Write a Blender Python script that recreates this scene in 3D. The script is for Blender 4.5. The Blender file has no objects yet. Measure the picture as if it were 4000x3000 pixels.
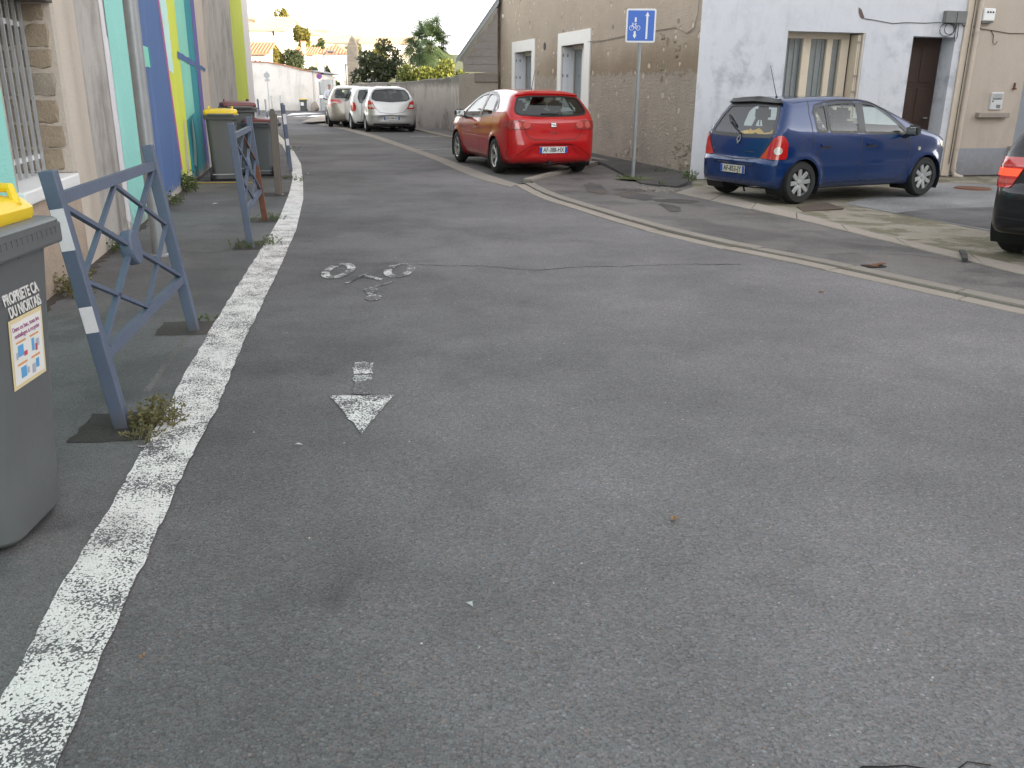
import bpy, bmesh, math, random
import numpy as np
from mathutils import Vector, Matrix
from mathutils.geometry import delaunay_2d_cdt
random.seed(7); RNG = np.random.default_rng(7)
SC = bpy.context.scene
COL = SC.collection
R = math.radians

# ------------------------------------------------------------------ camera, sky, sun, exposure
cam = bpy.data.cameras.new('camera'); cam.sensor_width = 36; cam.lens = 30.87; cam.clip_start = .05; cam.clip_end = 3000
camo = bpy.data.objects.new('camera', cam); COL.objects.link(camo); SC.camera = camo
PITCH, ROLL = math.atan(1157/3430), R(.6)
fwd = Vector((0, math.cos(PITCH), -math.sin(PITCH))); up0 = Vector((0, math.sin(PITCH), math.cos(PITCH))); r0 = Vector((1, 0, 0))
rgt = r0*math.cos(ROLL)+up0*math.sin(ROLL); upv = up0*math.cos(ROLL)-r0*math.sin(ROLL)
mw = Matrix.Identity(4)
for i in range(3): mw[i][0] = rgt[i]; mw[i][1] = upv[i]; mw[i][2] = -fwd[i]
mw[2][3] = 1.48; camo.matrix_world = mw

SUN_EL, SUN_AZ = R(13), R(118)          # azimuth clockwise from +Y (the view direction)
W = bpy.data.worlds.new('World'); SC.world = W; W.use_nodes = True
wn = W.node_tree; bg = wn.nodes['Background']
sky = wn.nodes.new('ShaderNodeTexSky'); sky.sky_type = 'NISHITA'; sky.sun_disc = False
sky.sun_elevation = SUN_EL; sky.sun_rotation = SUN_AZ; sky.air_density = 1.0; sky.dust_density = 1.0; sky.ozone_density = 1.0
hs = wn.nodes.new('ShaderNodeHueSaturation'); hs.inputs['Saturation'].default_value = .12; hs.inputs['Value'].default_value = 1.0
wn.links.new(sky.outputs[0], hs.inputs['Color']); wn.links.new(hs.outputs[0], bg.inputs['Color']); bg.inputs['Strength'].default_value = .15
sl = bpy.data.lights.new('sun', 'SUN'); sl.energy = 3.2; sl.angle = R(.5); sl.color = (1, .80, .50)
so = bpy.data.objects.new('sun', sl); COL.objects.link(so)
sd = Vector((math.sin(SUN_AZ)*math.cos(SUN_EL), math.cos(SUN_AZ)*math.cos(SUN_EL), math.sin(SUN_EL)))
so.rotation_euler = sd.to_track_quat('Z', 'Y').to_euler(); so.location = sd*60
SC.view_settings.view_transform = 'Standard'; SC.view_settings.look = 'None'; SC.view_settings.gamma = 1
SC.view_settings.use_curve_mapping = False; SC.view_settings.exposure = 2.35
SC.render.engine = 'CYCLES'; SC.cycles.max_bounces = 6; SC.cycles.transparent_max_bounces = 16; SC.cycles.use_denoising = True

# ------------------------------------------------------------------ node helpers
class NT:
    def __init__(s, name):
        s.m = bpy.data.materials.new(name); s.m.use_nodes = True; s.t = s.m.node_tree
        s.b = s.t.nodes['Principled BSDF']; s.out = s.t.nodes['Material Output']
    def n(s, typ, **k):
        o = s.t.nodes.new(typ)
        for a, v in k.items(): setattr(o, a, v)
        return o
    def l(s, a, b): s.t.links.new(a, b)
    def put(s, sock, v):
        if hasattr(v, 'is_output'): s.l(v, sock)
        elif isinstance(v, (tuple, list)) and len(v) == 3 and sock.type == 'RGBA': sock.default_value = (*v, 1)
        else: sock.default_value = v
    def obj(s): return s.n('ShaderNodeTexCoord').outputs['Object']
    def pos(s): return s.n('ShaderNodeNewGeometry').outputs['Position']
    def scl(s, vec, sc):
        m = s.n('ShaderNodeMapping'); s.l(vec, m.inputs['Vector']); m.inputs['Scale'].default_value = sc; return m.outputs[0]
    def noise(s, vec, scale, detail=3, rough=.55, dist=0, col=False):
        o = s.n('ShaderNodeTexNoise'); s.l(vec, o.inputs['Vector']); o.inputs['Scale'].default_value = scale
        o.inputs['Detail'].default_value = detail; o.inputs['Roughness'].default_value = rough; o.inputs['Distortion'].default_value = dist
        return o.outputs['Color' if col else 'Fac']
    def vor(s, vec, scale, feature='F1', out='Distance', rnd=1):
        o = s.n('ShaderNodeTexVoronoi'); o.feature = feature; s.l(vec, o.inputs['Vector']); o.inputs['Scale'].default_value = scale
        o.inputs['Randomness'].default_value = rnd; return o.outputs[out]
    def math(s, op, a, b=0., c=None, clamp=False):
        o = s.n('ShaderNodeMath', operation=op, use_clamp=clamp); s.put(o.inputs[0], a); s.put(o.inputs[1], b)
        if c is not None: s.put(o.inputs[2], c)
        return o.outputs[0]
    def ss(s, v, lo, hi):                       # smoothstep
        o = s.n('ShaderNodeMapRange', interpolation_type='SMOOTHSTEP'); s.put(o.inputs['Value'], v)
        o.inputs['From Min'].default_value = lo; o.inputs['From Max'].default_value = hi; return o.outputs[0]
    def mix(s, f, a, b, mode='MIX'):
        o = s.n('ShaderNodeMix', data_type='RGBA', blend_type=mode, clamp_factor=True)
        s.put(o.inputs[0], f); s.put(o.inputs[6], a); s.put(o.inputs[7], b); return o.outputs[2]
    def ramp(s, f, pts):
        o = s.n('ShaderNodeValToRGB'); s.put(o.inputs[0], f); e = o.color_ramp.elements
        while len(e) < len(pts): e.new(.5)
        for k, (p, c) in enumerate(pts): e[k].position = p; e[k].color = (*c, 1)
        return o.outputs[0]
    def gray(s, f):
        o = s.n('ShaderNodeCombineColor')
        for i in range(3): s.put(o.inputs[i], f)
        return o.outputs[0]
    def sep(s, vec):
        o = s.n('ShaderNodeSeparateXYZ'); s.l(vec, o.inputs[0]); return o.outputs
    def sepc(s, col):
        o = s.n('ShaderNodeSeparateColor'); s.l(col, o.inputs[0]); return o.outputs
    def bump(s, h, strength=.5, dist=.01, normal=None):
        o = s.n('ShaderNodeBump'); s.put(o.inputs['Height'], h); o.inputs['Strength'].default_value = strength; o.inputs['Distance'].default_value = dist
        if normal is not None: s.l(normal, o.inputs['Normal'])
        return o.outputs[0]
    def set(s, **k):
        for a, v in k.items(): s.put(s.b.inputs[a.replace('_', ' ')], v)
        return s.m

def plain(name, col, rough=.6, metal=0., var=.12, scale=6., bump=.0, bscale=80., spec=.5, coat=0.):
    t = NT(name); v = t.obj()
    n1 = t.noise(v, scale, 4); n2 = t.noise(v, scale*9, 3)
    f = t.math('ADD', t.math('MULTIPLY', n1, .7), t.math('MULTIPLY', n2, .3))
    c = t.mix(f, tuple(x*(1-var*1.6) for x in col), tuple(min(1, x*(1+var*1.4)) for x in col))
    t.set(Base_Color=c, Roughness=t.math('ADD', t.math('MULTIPLY', n2, .2), rough-.1), Metallic=metal)
    t.b.inputs['Specular IOR Level'].default_value = spec; t.b.inputs['Coat Weight'].default_value = coat; t.b.inputs['Coat Roughness'].default_value = .04
    if bump: t.set(Normal=t.bump(t.noise(v, bscale, 3), bump, .01))
    return t.m

def asphalt(name, base, seed=0., paint=None, wear=.5, patchy=.45, contrast=1., wet=0., tracks=False, warm=0., stone=120.):
    t = NT(name); p = t.pos(); v = t.n('ShaderNodeVectorMath', operation='ADD'); t.l(p, v.inputs[0]); v.inputs[1].default_value = (seed, seed*1.7, 0); v = v.outputs[0]
    wob = t.n('ShaderNodeVectorMath', operation='MULTIPLY_ADD'); t.l(t.noise(v, 160, 2, col=True), wob.inputs[0]); wob.inputs[1].default_value = (.006,)*3; t.l(v, wob.inputs[2]); wv = wob.outputs[0]
    cell = t.sepc(t.vor(wv, stone, out='Color')); d1 = t.vor(wv, stone, 'F1'); cell2 = t.sepc(t.vor(wv, stone*2.1, out='Color')); d2 = t.vor(wv, stone*2.1)
    big = t.noise(v, .45, 4, .6); mid = t.noise(v, 2.6, 4, .65); fine = t.noise(v, 420, 2)
    g = t.ramp(cell[0], [(0, (.50,)*3), (.35, (.78,)*3), (.7, (1.02,)*3), (.9, (1.22,)*3), (.985, (1.45,)*3), (1, (2.1,)*3)])
    g2 = t.ramp(cell2[1], [(0, (.7,)*3), (.6, (1.,)*3), (.95, (1.2,)*3), (1, (1.6,)*3)])
    grain = t.mix(.42, g, g2); grain = t.mix(contrast*.85, (1., 1., 1.), grain)
    tint = t.ramp(cell[1], [(0, (1.03, 1., .99)), (.45, (.98, 1., 1.)), (.75, (1.0, .99, 1.02)), (.93, (1.1, .98, .95)), (1, (1.18, .98, .88))])
    b = t.mix(1., t.mix(1., grain, tint, 'MULTIPLY'), base, 'MULTIPLY')
    crev = t.ss(d1, .58, .85); b = t.mix(t.math('MULTIPLY', crev, .58*contrast), b, tuple(x*.32 for x in base))
    L = t.math('ADD', t.math('MULTIPLY', t.ss(big, .25, .75), .75), t.math('MULTIPLY', mid, .65)); L = t.math('SUBTRACT', L, t.math('MULTIPLY', t.ss(t.noise(v, 1.3, 5, .6, .8), .56, .72), .22))           # 0..1.4
    if tracks:                                                            # polished wheel lanes are paler than the binder-rich edge
        x = t.sep(p); lane = t.math('ADD', x[0], t.math('MULTIPLY', t.noise(v, .3, 2), 1.6))
        L = t.math('ADD', L, t.math('MULTIPLY', t.ss(lane, -1.1, 1.5), .62)); L = t.math('SUBTRACT', L, .22); L = t.math('SUBTRACT', L, t.math('MULTIPLY', t.math('SUBTRACT', 1., t.ss(t.math('ABSOLUTE', t.math('SUBTRACT', lane, 1.1)), .1, .9)), .16))
    b = t.mix(1., b, t.gray(t.math('ADD', .42, t.math('MULTIPLY', L, .8))), 'MULTIPLY')
    rgh = t.math('ADD', .72, t.math('MULTIPLY', fine, .2))
    if wet:
        wm = t.ss(t.math('ADD', t.noise(v, 1.1, 4, .6, .3), 0.), .52, .60)
        b = t.mix(t.math('MULTIPLY', wm, wet), b, t.mix(1., b, (.42, .42, .44), 'MULTIPLY')); rgh = t.math('SUBTRACT', rgh, t.math('MULTIPLY', wm, .3*wet))
    if warm: b = t.mix(t.math('MULTIPLY', t.ss(t.noise(v, .9, 4), .5, .7), warm), b, (.12, .085, .06))
    h = t.math('ADD', t.math('SUBTRACT', 1., d1), t.math('ADD', t.math('MULTIPLY', cell[2], .5), t.math('MULTIPLY', t.math('SUBTRACT', 1., d2), .35)))
    hgt = t.bump(h, .62*contrast, .006)
    if paint:
        pn = t.math('ADD', t.math('MULTIPLY', t.noise(v, 70, 4, .65, .6), .75), t.math('MULTIPLY', t.noise(v, 5., 3), patchy))
        pn = t.math('SUBTRACT', pn, t.math('MULTIPLY', t.ss(d1, .35, .8), .18))
        pm = t.ss(pn, wear-.025, wear+.03)
        pc = t.mix(t.noise(v, 14, 3), tuple(x*.86 for x in paint), paint); pc = t.mix(t.ss(t.noise(v, 3.1, 4), .5, .75), pc, tuple(x*.74 for x in paint))
        b = t.mix(pm, b, pc)
    return t.set(Base_Color=b, Roughness=rgh, Normal=hgt, **{'Specular IOR Level': .35})

def stucco(name, col, dirt=(.25, .22, .18), da=.4, bump=.25, bs=60., spots=None, streak=0., lo=.48, hi=.75, low=0.):
    t = NT(name); v = t.obj()
    a = t.noise(v, .9, 5, .6); b = t.noise(v, 7, 4, .6); f = t.noise(v, 60, 3)
    c = t.mix(b, tuple(x*.9 for x in col), tuple(min(1, x*1.06) for x in col))
    c = t.mix(t.math('MULTIPLY', t.ss(t.math('ADD', t.math('MULTIPLY', a, .75), t.math('MULTIPLY', b, .25)), lo, hi), da), c, dirt)
    if streak:
        st = t.noise(t.scl(v, (1.5, 1.5, .33)), 1.5, 6, .68, .5); c = t.mix(t.math('MULTIPLY', t.ss(st, .47, .74), streak), c, tuple(x*.75 for x in dirt))
    if low:
        z = t.sep(v)[2]; c = t.mix(t.math('MULTIPLY', t.math('SUBTRACT', 1., t.ss(t.math('ADD', z, t.math('MULTIPLY', b, .5)), .1, .9)), low), c, tuple(x*.7 for x in dirt))
    h = t.math('ADD', t.noise(v, bs, 4, .6), t.math('MULTIPLY', t.noise(v, bs*.16, 3), 1.2))
    if spots:
        sm = t.ss(t.math('ADD', t.vor(v, 3.1, rnd=1), t.math('MULTIPLY', b, .55)), .52, .42); c = t.mix(t.math('MULTIPLY', sm, .8), c, spots); h = t.math('SUBTRACT', h, t.math('MULTIPLY', sm, .5))
    c = t.mix(.35, c, t.mix(1., c, t.gray(t.math('ADD', .55, t.math('MULTIPLY', f, .9))), 'MULTIPLY'))
    return t.set(Base_Color=c, Roughness=.92, Normal=t.bump(h, bump, .02), **{'Specular IOR Level': .2})

def glass(name, tint=(.55, .62, .60), dark=.0):
    t = NT(name); t.t.nodes.remove(t.b)
    tr = t.n('ShaderNodeBsdfTransparent'); tr.inputs[0].default_value = (*tint, 1)
    gl = t.n('ShaderNodeBsdfGlossy'); gl.inputs['Roughness'].default_value = .015
    fr = t.n('ShaderNodeFresnel'); fr.inputs[0].default_value = 1.65
    gb = t.n('ShaderNodeNewGeometry').outputs['Backfacing']; lw = t.n('ShaderNodeLayerWeight'); lw.inputs[0].default_value = .5       # thin sheet: no total reflection from behind
    fac = t.math('ADD', t.math('MULTIPLY', fr.outputs[0], t.math('SUBTRACT', 1., gb)), t.math('MULTIPLY', gb, .04))
    mx = t.n('ShaderNodeMixShader'); t.l(t.math('ADD', fac, dark, clamp=True), mx.inputs[0]); t.l(tr.outputs[0], mx.inputs[1]); t.l(gl.outputs[0], mx.inputs[2]); t.l(mx.outputs[0], t.out.inputs[0])
    return t.m

def carpaint(name, col, metal=.0, rough=.32, flake=.0):
    t = NT(name); v = t.obj(); n = t.noise(v, 3, 3); d = t.noise(v, 40, 3)
    c = t.mix(n, tuple(x*.94 for x in col), tuple(min(1, x*1.05) for x in col))
    z = t.sep(v)[2]; dirt = t.math('MULTIPLY', t.math('SUBTRACT', 1., t.ss(t.math('ADD', z, t.math('MULTIPLY', d, .2)), .2, .5)), .22)
    c = t.mix(dirt, c, (.10, .09, .08))
    t.set(Base_Color=c, Metallic=metal, Roughness=t.math('ADD', rough, t.math('MULTIPLY', dirt, .8)))
    t.b.inputs['Coat Weight'].default_value = .85; t.b.inputs['Coat Roughness'].default_value = .03; t.b.inputs['Specular IOR Level'].default_value = .25
    return t.m

def leafmat(name, c1, c2, trans=.25, scale=3.):
    t = NT(name); v = t.obj(); f = t.noise(v, scale, 3); f2 = t.noise(v, scale*14, 1)
    c = t.ramp(t.math('ADD', t.math('MULTIPLY', f, .5), t.math('MULTIPLY', f2, .5)), [(.3, c1), (.7, c2)])
    t.set(Base_Color=c, Roughness=.6); tl = t.n('ShaderNodeBsdfTranslucent'); t.l(c, tl.inputs[0])
    mx = t.n('ShaderNodeMixShader'); mx.inputs[0].default_value = trans; t.l(t.b.outputs[0], mx.inputs[1]); t.l(tl.outputs[0], mx.inputs[2]); t.l(mx.outputs[0], t.out.inputs[0])
    return t.m

M = {}
A_BASE = (.150, .1435, .148)
M['road'] = asphalt('road_asphalt', A_BASE, tracks=True)
M['side'] = asphalt('pavement_asphalt', (.135, .131, .131), 11., wet=.5, contrast=.85, stone=150)
M['park'] = asphalt('parking_asphalt', (.115, .111, .110), 23., wet=.7, contrast=.9)
M['rpave'] = asphalt('old_pavement_asphalt', (.165, .155, .148), 31., wet=.5, warm=.25, contrast=.9, stone=130)
M['ramp'] = asphalt('ramp_asphalt', (.075, .071, .068), 37., warm=.2, contrast=.8, stone=140)
M['paint'] = asphalt('worn_line_paint', A_BASE, paint=(.80, .76, .735), wear=.545, patchy=.55)
M['kpaint'] = asphalt('kerb_line_paint', (.2, .19, .18), paint=(.80, .765, .74), wear=.43)
M['mark'] = asphalt('faded_marking_paint', A_BASE, paint=(.74, .72, .70), wear=.85, patchy=.95, tracks=True)
M['mark2'] = asphalt('faint_marking_paint', A_BASE, paint=(.66, .65, .63), wear=.86, patchy=.95, tracks=True)
M['mark3'] = asphalt('arrow_paint', A_BASE, paint=(.78, .755, .73), wear=.635, patchy=.6, tracks=True)
M['gravel'] = asphalt('blue_gravel', (.26, .265, .265), 5., contrast=1.1, stone=75)
M['patch'] = asphalt('dark_patch', (.095, .088, .085), 41., warm=.5, contrast=.8, stone=150)
M['footing'] = asphalt('footing_soil', (.058, .05, .045), 47., warm=.6, contrast=.9, stone=140)
M['conc'] = stucco('kerb_concrete', (.27, .24, .21), (.14, .125, .11), .6, .35, 70)
M['concpale'] = stucco('pale_concrete', (.32, .28, .242), (.17, .15, .125), .6, .3, 60)
def mosscr():
    t = NT('mossy_concrete'); p = t.pos(); a = t.noise(p, 2.2, 5, .65); b = t.noise(p, 40, 4)
    k = t.noise(p, 1.5, 6, .68, .4)
    c = t.mix(b, (.20, .175, .14), (.30, .265, .21)); c = t.mix(t.ss(k, .46, .56), c, t.mix(b, (.10, .092, .058), (.17, .152, .095)))
    c = t.mix(t.math('MULTIPLY', t.ss(a, .62, .7), .7), c, (.36, .33, .28))
    return t.set(Base_Color=c, Roughness=.95, Normal=t.bump(b, .4, .02))
M['moss'] = mosscr()
M['dark'] = plain('near_black', (.012, .012, .013), .6)
M['crack'] = plain('crack_dark', (.012, .011, .011), .95)
M['soil'] = plain('soil', (.045, .036, .028), .95, bump=.6, bscale=50)
M['galv'] = plain('galvanised_steel', (.30, .31, .32), .5, .55, .18, 9., .05, 120)
M['signback'] = plain('sign_grey', (.45, .46, .47), .4, .4)
M['barrier'] = plain('blue_grey_enamel', (.098, .122, .175), .42, 0, .10, 5., .04, 160)
def enamel():
    t = NT('blue_grey_enamel_chipped'); v = t.obj(); n = t.noise(v, 5, 4); f = t.noise(v, 38, 4, .7); g = t.noise(v, 2.2, 3)
    c = t.mix(n, (.066, .085, .130), (.100, .126, .185)); c = t.mix(t.ss(f, .66, .70), c, (.16, .17, .19)); ch = t.ss(t.math('ADD', f, t.math('MULTIPLY', g, .25)), .815, .83); c = t.mix(ch, c, (.13, .06, .035))
    z = t.sep(v)[2]; c = t.mix(t.math('MULTIPLY', t.math('SUBTRACT', 1., t.ss(t.math('ADD', z, t.math('MULTIPLY', f, .15)), .05, .22)), .6), c, (.09, .08, .07))
    return t.set(Base_Color=c, Roughness=t.math('ADD', .38, t.math('MULTIPLY', f, .25)), Normal=t.bump(t.math('SUBTRACT', f, ch), .12, .01))
M['barrier'] = enamel()
M['rust'] = plain('rusty_steel', (.145, .060, .034), .85, 0, .35, 14., .3, 90)
M['brown'] = plain('brown_post_paint', (.13, .105, .088), .7, 0, .2, 6., .1, 60)
M['white'] = plain('white_paint', (.75, .75, .74), .5, 0, .06)
M['whitefilm'] = plain('white_band', (.66, .63, .66), .5, 0, .10, 20)
M['wood'] = plain('dark_wood', (.035, .017, .011), .55, 0, .25, 5., .15, 60)
M['binbody'] = plain('bin_grey_plastic', (.098, .104, .108), .45, 0, .10, 4., .03, 300)
M['binyellow'] = plain('bin_yellow_plastic', (.72, .50, .015), .38, 0, .06, 3.)
M['binred'] = plain('bin_maroon_plastic', (.155, .040, .042), .45, 0, .25, 7.)
M['rubber'] = plain('rubber', (.018, .018, .019), .8, 0, .15, 20, .1, 120)
M['zinc'] = plain('zinc_fascia', (.36, .38, .40), .5, .2)
M['chrome'] = plain('chrome', (.42, .42, .43), .22, 1.)
M['alloy'] = plain('alloy_silver', (.50, .49, .46), .38, .7, .08)
M['hubcap'] = plain('hubcap_silver', (.42, .42, .42), .42, .4, .08)
M['trim'] = plain('black_trim', (.012, .012, .013), .35)
M['blackplastic'] = plain('black_plastic', (.025, .026, .028), .6)
M['seat'] = plain('seat_fabric', (.03, .03, .033), .9)
M['plate'] = plain('plate_white', (.72, .72, .70), .35, 0, .03)
M['platedirty'] = plain('plate_cream', (.62, .59, .50), .4, 0, .08)
M['euro'] = plain('plate_blue', (.02, .08, .40), .4, 0, .05)
M['ink'] = plain('plate_ink', (.012, .012, .012), .5)
M['redlens'] = plain('red_lens', (.50, .014, .012), .12, 0, .1, 30, spec=.7, coat=1.)
M['redlens2'] = plain('deep_red_lens', (.30, .010, .012), .10, 0, .2, 40, spec=.8, coat=1.)
M['pinklens'] = plain('pale_red_lens', (.52, .07, .06), .12, 0, .15, 40, spec=.7, coat=1.)
M['darklens'] = plain('dark_red_lens', (.20, .012, .012), .12, 0, .1, 30, spec=.7, coat=1.)
M['clearlens'] = plain('clear_lens', (.55, .52, .47), .12, 0, .15, 40, spec=.7, coat=1.)
M['cglass'] = glass('car_glass', (.78, .85, .83))
M['tglass'] = glass('tinted_car_glass', (.30, .36, .36), .02)
M['wglass'] = glass('window_glass', (.78, .80, .80), .03)
M['curtain'] = plain('net_curtain', (.74, .75, .78), .9, 0, .1, 8)
M['leaf_dark'] = leafmat('dark_leaves', (.022, .036, .018), (.085, .11, .045))
M['leaf_mid'] = leafmat('mid_leaves', (.025, .045, .014), (.09, .12, .035))
M['leaf_yel'] = leafmat('yellow_green_leaves', (.10, .145, .035), (.30, .31, .075), .35)
M['leaf_plum'] = leafmat('plum_leaves', (.030, .052, .030), (.11, .125, .062), .3)
M['leaf_gold'] = leafmat('golden_leaves', (.10, .10, .02), (.25, .22, .05), .3)
M['palm'] = leafmat('palm_fronds', (.022, .052, .026), (.085, .125, .05), .2)
M['weed'] = leafmat('weed_leaves', (.055, .085, .022), (.14, .19, .055), .25, 20)
M['weeddry'] = leafmat('dry_weed_leaves', (.10, .10, .035), (.22, .19, .085), .25, 20)
M['bark'] = plain('bark', (.06, .045, .034), .95, 0, .3, 8, .5, 40)
M['dryleaf'] = plain('dry_leaf', (.26, .15, .075), .8, 0, .3, 60)
M['litter'] = plain('litter_white', (.55, .54, .52), .8, 0, .2, 60)

# ------------------------------------------------------------------ object helpers
def tag(o, label=None, cat=None, group=None, kind=None):
    if label: o['label'] = label
    if cat: o['category'] = cat
    if group: o['group'] = group
    if kind: o['kind'] = kind
    return o
def empty(name, loc=(0, 0, 0), rz=0., label=None, cat=None, group=None):
    o = bpy.data.objects.new(name, None); COL.objects.link(o); o.location = loc; o.rotation_euler = (0, 0, rz); o.empty_display_size = .2
    return tag(o, label, cat, group)
def add(name, mesh, parent=None, loc=None, rot=None):
    o = bpy.data.objects.new(name, mesh); COL.objects.link(o)
    if parent is not None: o.parent = parent
    if loc is not None: o.location = loc
    if rot is not None: o.rotation_euler = rot
    return o
def mesh(name, V, F, mats, smooth=False, mi=None):
    m = bpy.data.meshes.new(name); m.from_pydata([tuple(map(float, v)) for v in V], [], [tuple(f) for f in F])
    for x in (mats if isinstance(mats, (list, tuple)) else [mats]): m.materials.append(x)
    if mi is not None: m.polygons.foreach_set('material_index', mi)
    if smooth: m.polygons.foreach_set('use_smooth', [True]*len(m.polygons))
    m.update(); return m
class B:                                         # a box / bar / tube collector that becomes one mesh
    def __init__(s): s.V = []; s.F = []
    def _add(s, V, F):
        k = len(s.V); s.V += [tuple(v) for v in V]; s.F += [tuple(i+k for i in f) for f in F]; return s
    def box(s, x0, x1, y0, y1, z0, z1, bev=0.):
        if bev <= 0:
            V = [(x, y, z) for z in (z0, z1) for y in (y0, y1) for x in (x0, x1)]
            return s._add(V, [(0, 2, 3, 1), (4, 5, 7, 6), (0, 1, 5, 4), (2, 6, 7, 3), (0, 4, 6, 2), (1, 3, 7, 5)])
        bm = bmesh.new(); bmesh.ops.create_cube(bm, size=1)
        for v in bm.verts: v.co = Vector(((x0+x1)/2+v.co.x*(x1-x0), (y0+y1)/2+v.co.y*(y1-y0), (z0+z1)/2+v.co.z*(z1-z0)))
        bmesh.ops.bevel(bm, geom=bm.edges[:], offset=bev, segments=2, affect='EDGES', profile=.5)
        return s.bm(bm)
    def bm(s, bm):
        bm.verts.index_update(); s._add([v.co[:] for v in bm.verts], [[v.index for v in f.verts] for f in bm.faces]); bm.free(); return s
    def bar(s, p, q, w, h=None, up=(0, 0, 1)):   # rectangular bar from p to q
        p, q = Vector(p), Vector(q); h = h or w; d = (q-p).normalized(); u = Vector(up)
        if abs(d.dot(u)) > .98: u = Vector((0, 1, 0))
        a = d.cross(u).normalized()*w/2; b = a.cross(d).normalized()*h/2
        V = [c+i*a+j*b for c in (p, q) for i, j in ((-1, -1), (1, -1), (1, 1), (-1, 1))]
        return s._add([v[:] for v in V], [(3, 2, 1, 0), (4, 5, 6, 7), (0, 1, 5, 4), (1, 2, 6, 5), (2, 3, 7, 6), (3, 0, 4, 7)])
    def tube(s, pts, r, n=10, cap=True):
        pts = [Vector(p) for p in pts]; rs = r if isinstance(r, (list, tuple)) else [r]*len(pts); V = []; F = []
        for i, p in enumerate(pts):
            d = (pts[min(i+1, len(pts)-1)]-pts[max(i-1, 0)]).normalized(); u = Vector((0, 0, 1)) if abs(d.z) < .9 else Vector((1, 0, 0))
            a = d.cross(u).normalized(); b = d.cross(a)
            V += [(p+a*math.cos(2*math.pi*k/n)*rs[i]+b*math.sin(2*math.pi*k/n)*rs[i])[:] for k in range(n)]
        for i in range(len(pts)-1):
            for k in range(n): F.append((i*n+k, i*n+(k+1) % n, (i+1)*n+(k+1) % n, (i+1)*n+k))
        if cap: F += [tuple(range(n)), tuple(range((len(pts)-1)*n, len(pts)*n))[::-1]]
        return s._add(V, F)
    def prism(s, poly, axis, t0, t1):            # polygon in the two other axes, extruded along axis
        n = len(poly); V = []
        for t in (t0, t1):
            for a, b in poly: V.append({0: (t, a, b), 1: (a, t, b), 2: (a, b, t)}[axis])
        return s._add(V, [tuple(range(n)), tuple(range(n, 2*n))[::-1]]+[(i, i+n, (i+1) % n+n, (i+1) % n) for i in range(n)])
    def lathe(s, prof, axis=2, n=24, c=(0, 0, 0)):
        V = []; F = []; m = len(prof)
        for k in range(n):
            a = 2*math.pi*k/n
            for r, h in prof:
                u, w = r*math.cos(a), r*math.sin(a); V.append({2: (c[0]+u, c[1]+w, c[2]+h), 1: (c[0]+u, c[1]+h, c[2]+w), 0: (c[0]+h, c[1]+u, c[2]+w)}[axis])
        for k in range(n):
            for i in range(m-1): F.append((k*m+i, ((k+1) % n)*m+i, ((k+1) % n)*m+i+1, k*m+i+1))
        return s._add(V, F)
    def done(s, name, mat, parent=None, smooth=False, loc=None, rot=None, fix=True):
        m = mesh(name, s.V, s.F, mat, smooth)
        if fix:
            bm = bmesh.new(); bm.from_mesh(m); bmesh.ops.recalc_face_normals(bm, faces=bm.faces[:]); bm.to_mesh(m); bm.free()
        if smooth: m.set_sharp_from_angle(angle=R(38))
        return add(name, m, parent, loc, rot)

def inside(poly, X, Y):
    c = np.zeros(X.shape, bool); n = len(poly); j = n-1
    for i in range(n):
        (xi, yi), (xj, yj) = poly[i], poly[j]
        t = (yi > Y) != (yj > Y)
        c ^= t & (X < (xj-xi)*(Y-yi)/((yj-yi) if yj != yi else 1e-12)+xi); j = i
    return c
def fill(poly, h, holes=(), maxpts=6000):        # triangulated polygon with inner grid points
    loops = [list(poly)]+[list(q) for q in holes]; pts = []; edges = []
    for lp in loops:
        k0 = len(pts); L = []
        for i in range(len(lp)):
            a, b = np.array(lp[i]), np.array(lp[(i+1) % len(lp)]); n = max(1, int(np.ceil(np.linalg.norm(b-a)/h)))
            L += [tuple(a+(b-a)*t/n) for t in range(n)]
        pts += L; edges += [(k0+i, k0+(i+1) % len(L)) for i in range(len(L))]
    P = np.array(pts); lo, hi = P.min(0), P.max(0)
    gx, gy = np.meshgrid(np.arange(lo[0]+h/2, hi[0], h), np.arange(lo[1]+h/2, hi[1], h)); gx, gy = gx.ravel(), gy.ravel()
    ok = inside(loops[0], gx, gy)
    for q in loops[1:]: ok &= ~inside(q, gx, gy)
    gx, gy = gx[ok], gy[ok]
    if len(gx):
        keep = np.array([np.min(np.hypot(P[:, 0]-a, P[:, 1]-b)) > h*.45 for a, b in zip(gx, gy)]); gx, gy = gx[keep], gy[keep]
    allp = [Vector(p) for p in pts]+[Vector((float(a), float(b))) for a, b in zip(gx, gy)]
    v, e, f, *_ = delaunay_2d_cdt(allp, edges, [], 0, 1e-6)
    V = np.array([x[:] for x in v]); T = [t for t in f if len(t) == 3]
    C = np.array([V[list(t)].mean(0) for t in T]); ok = inside(loops[0], C[:, 0], C[:, 1])
    for q in loops[1:]: ok &= ~inside(q, C[:, 0], C[:, 1])
    return V, [t for t, k in zip(T, ok) if k]
def sheet(name, poly, z, mat, h=4., parent=None, holes=(), kind='structure'):
    V, T = fill(poly, h, holes); Z = z if callable(z) else (lambda x, y: z)
    T = [t if np.cross(V[t[1]]-V[t[0]], V[t[2]]-V[t[0]]) > 0 else (t[0], t[2], t[1]) for t in T]
    o = add(name, mesh(name, [(x, y, Z(x, y)) for x, y in V], T, mat), parent)
    if parent is None and kind: o['kind'] = kind
    return o
def strip(L, Rr):
    return list(L)+list(Rr)[::-1]
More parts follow.
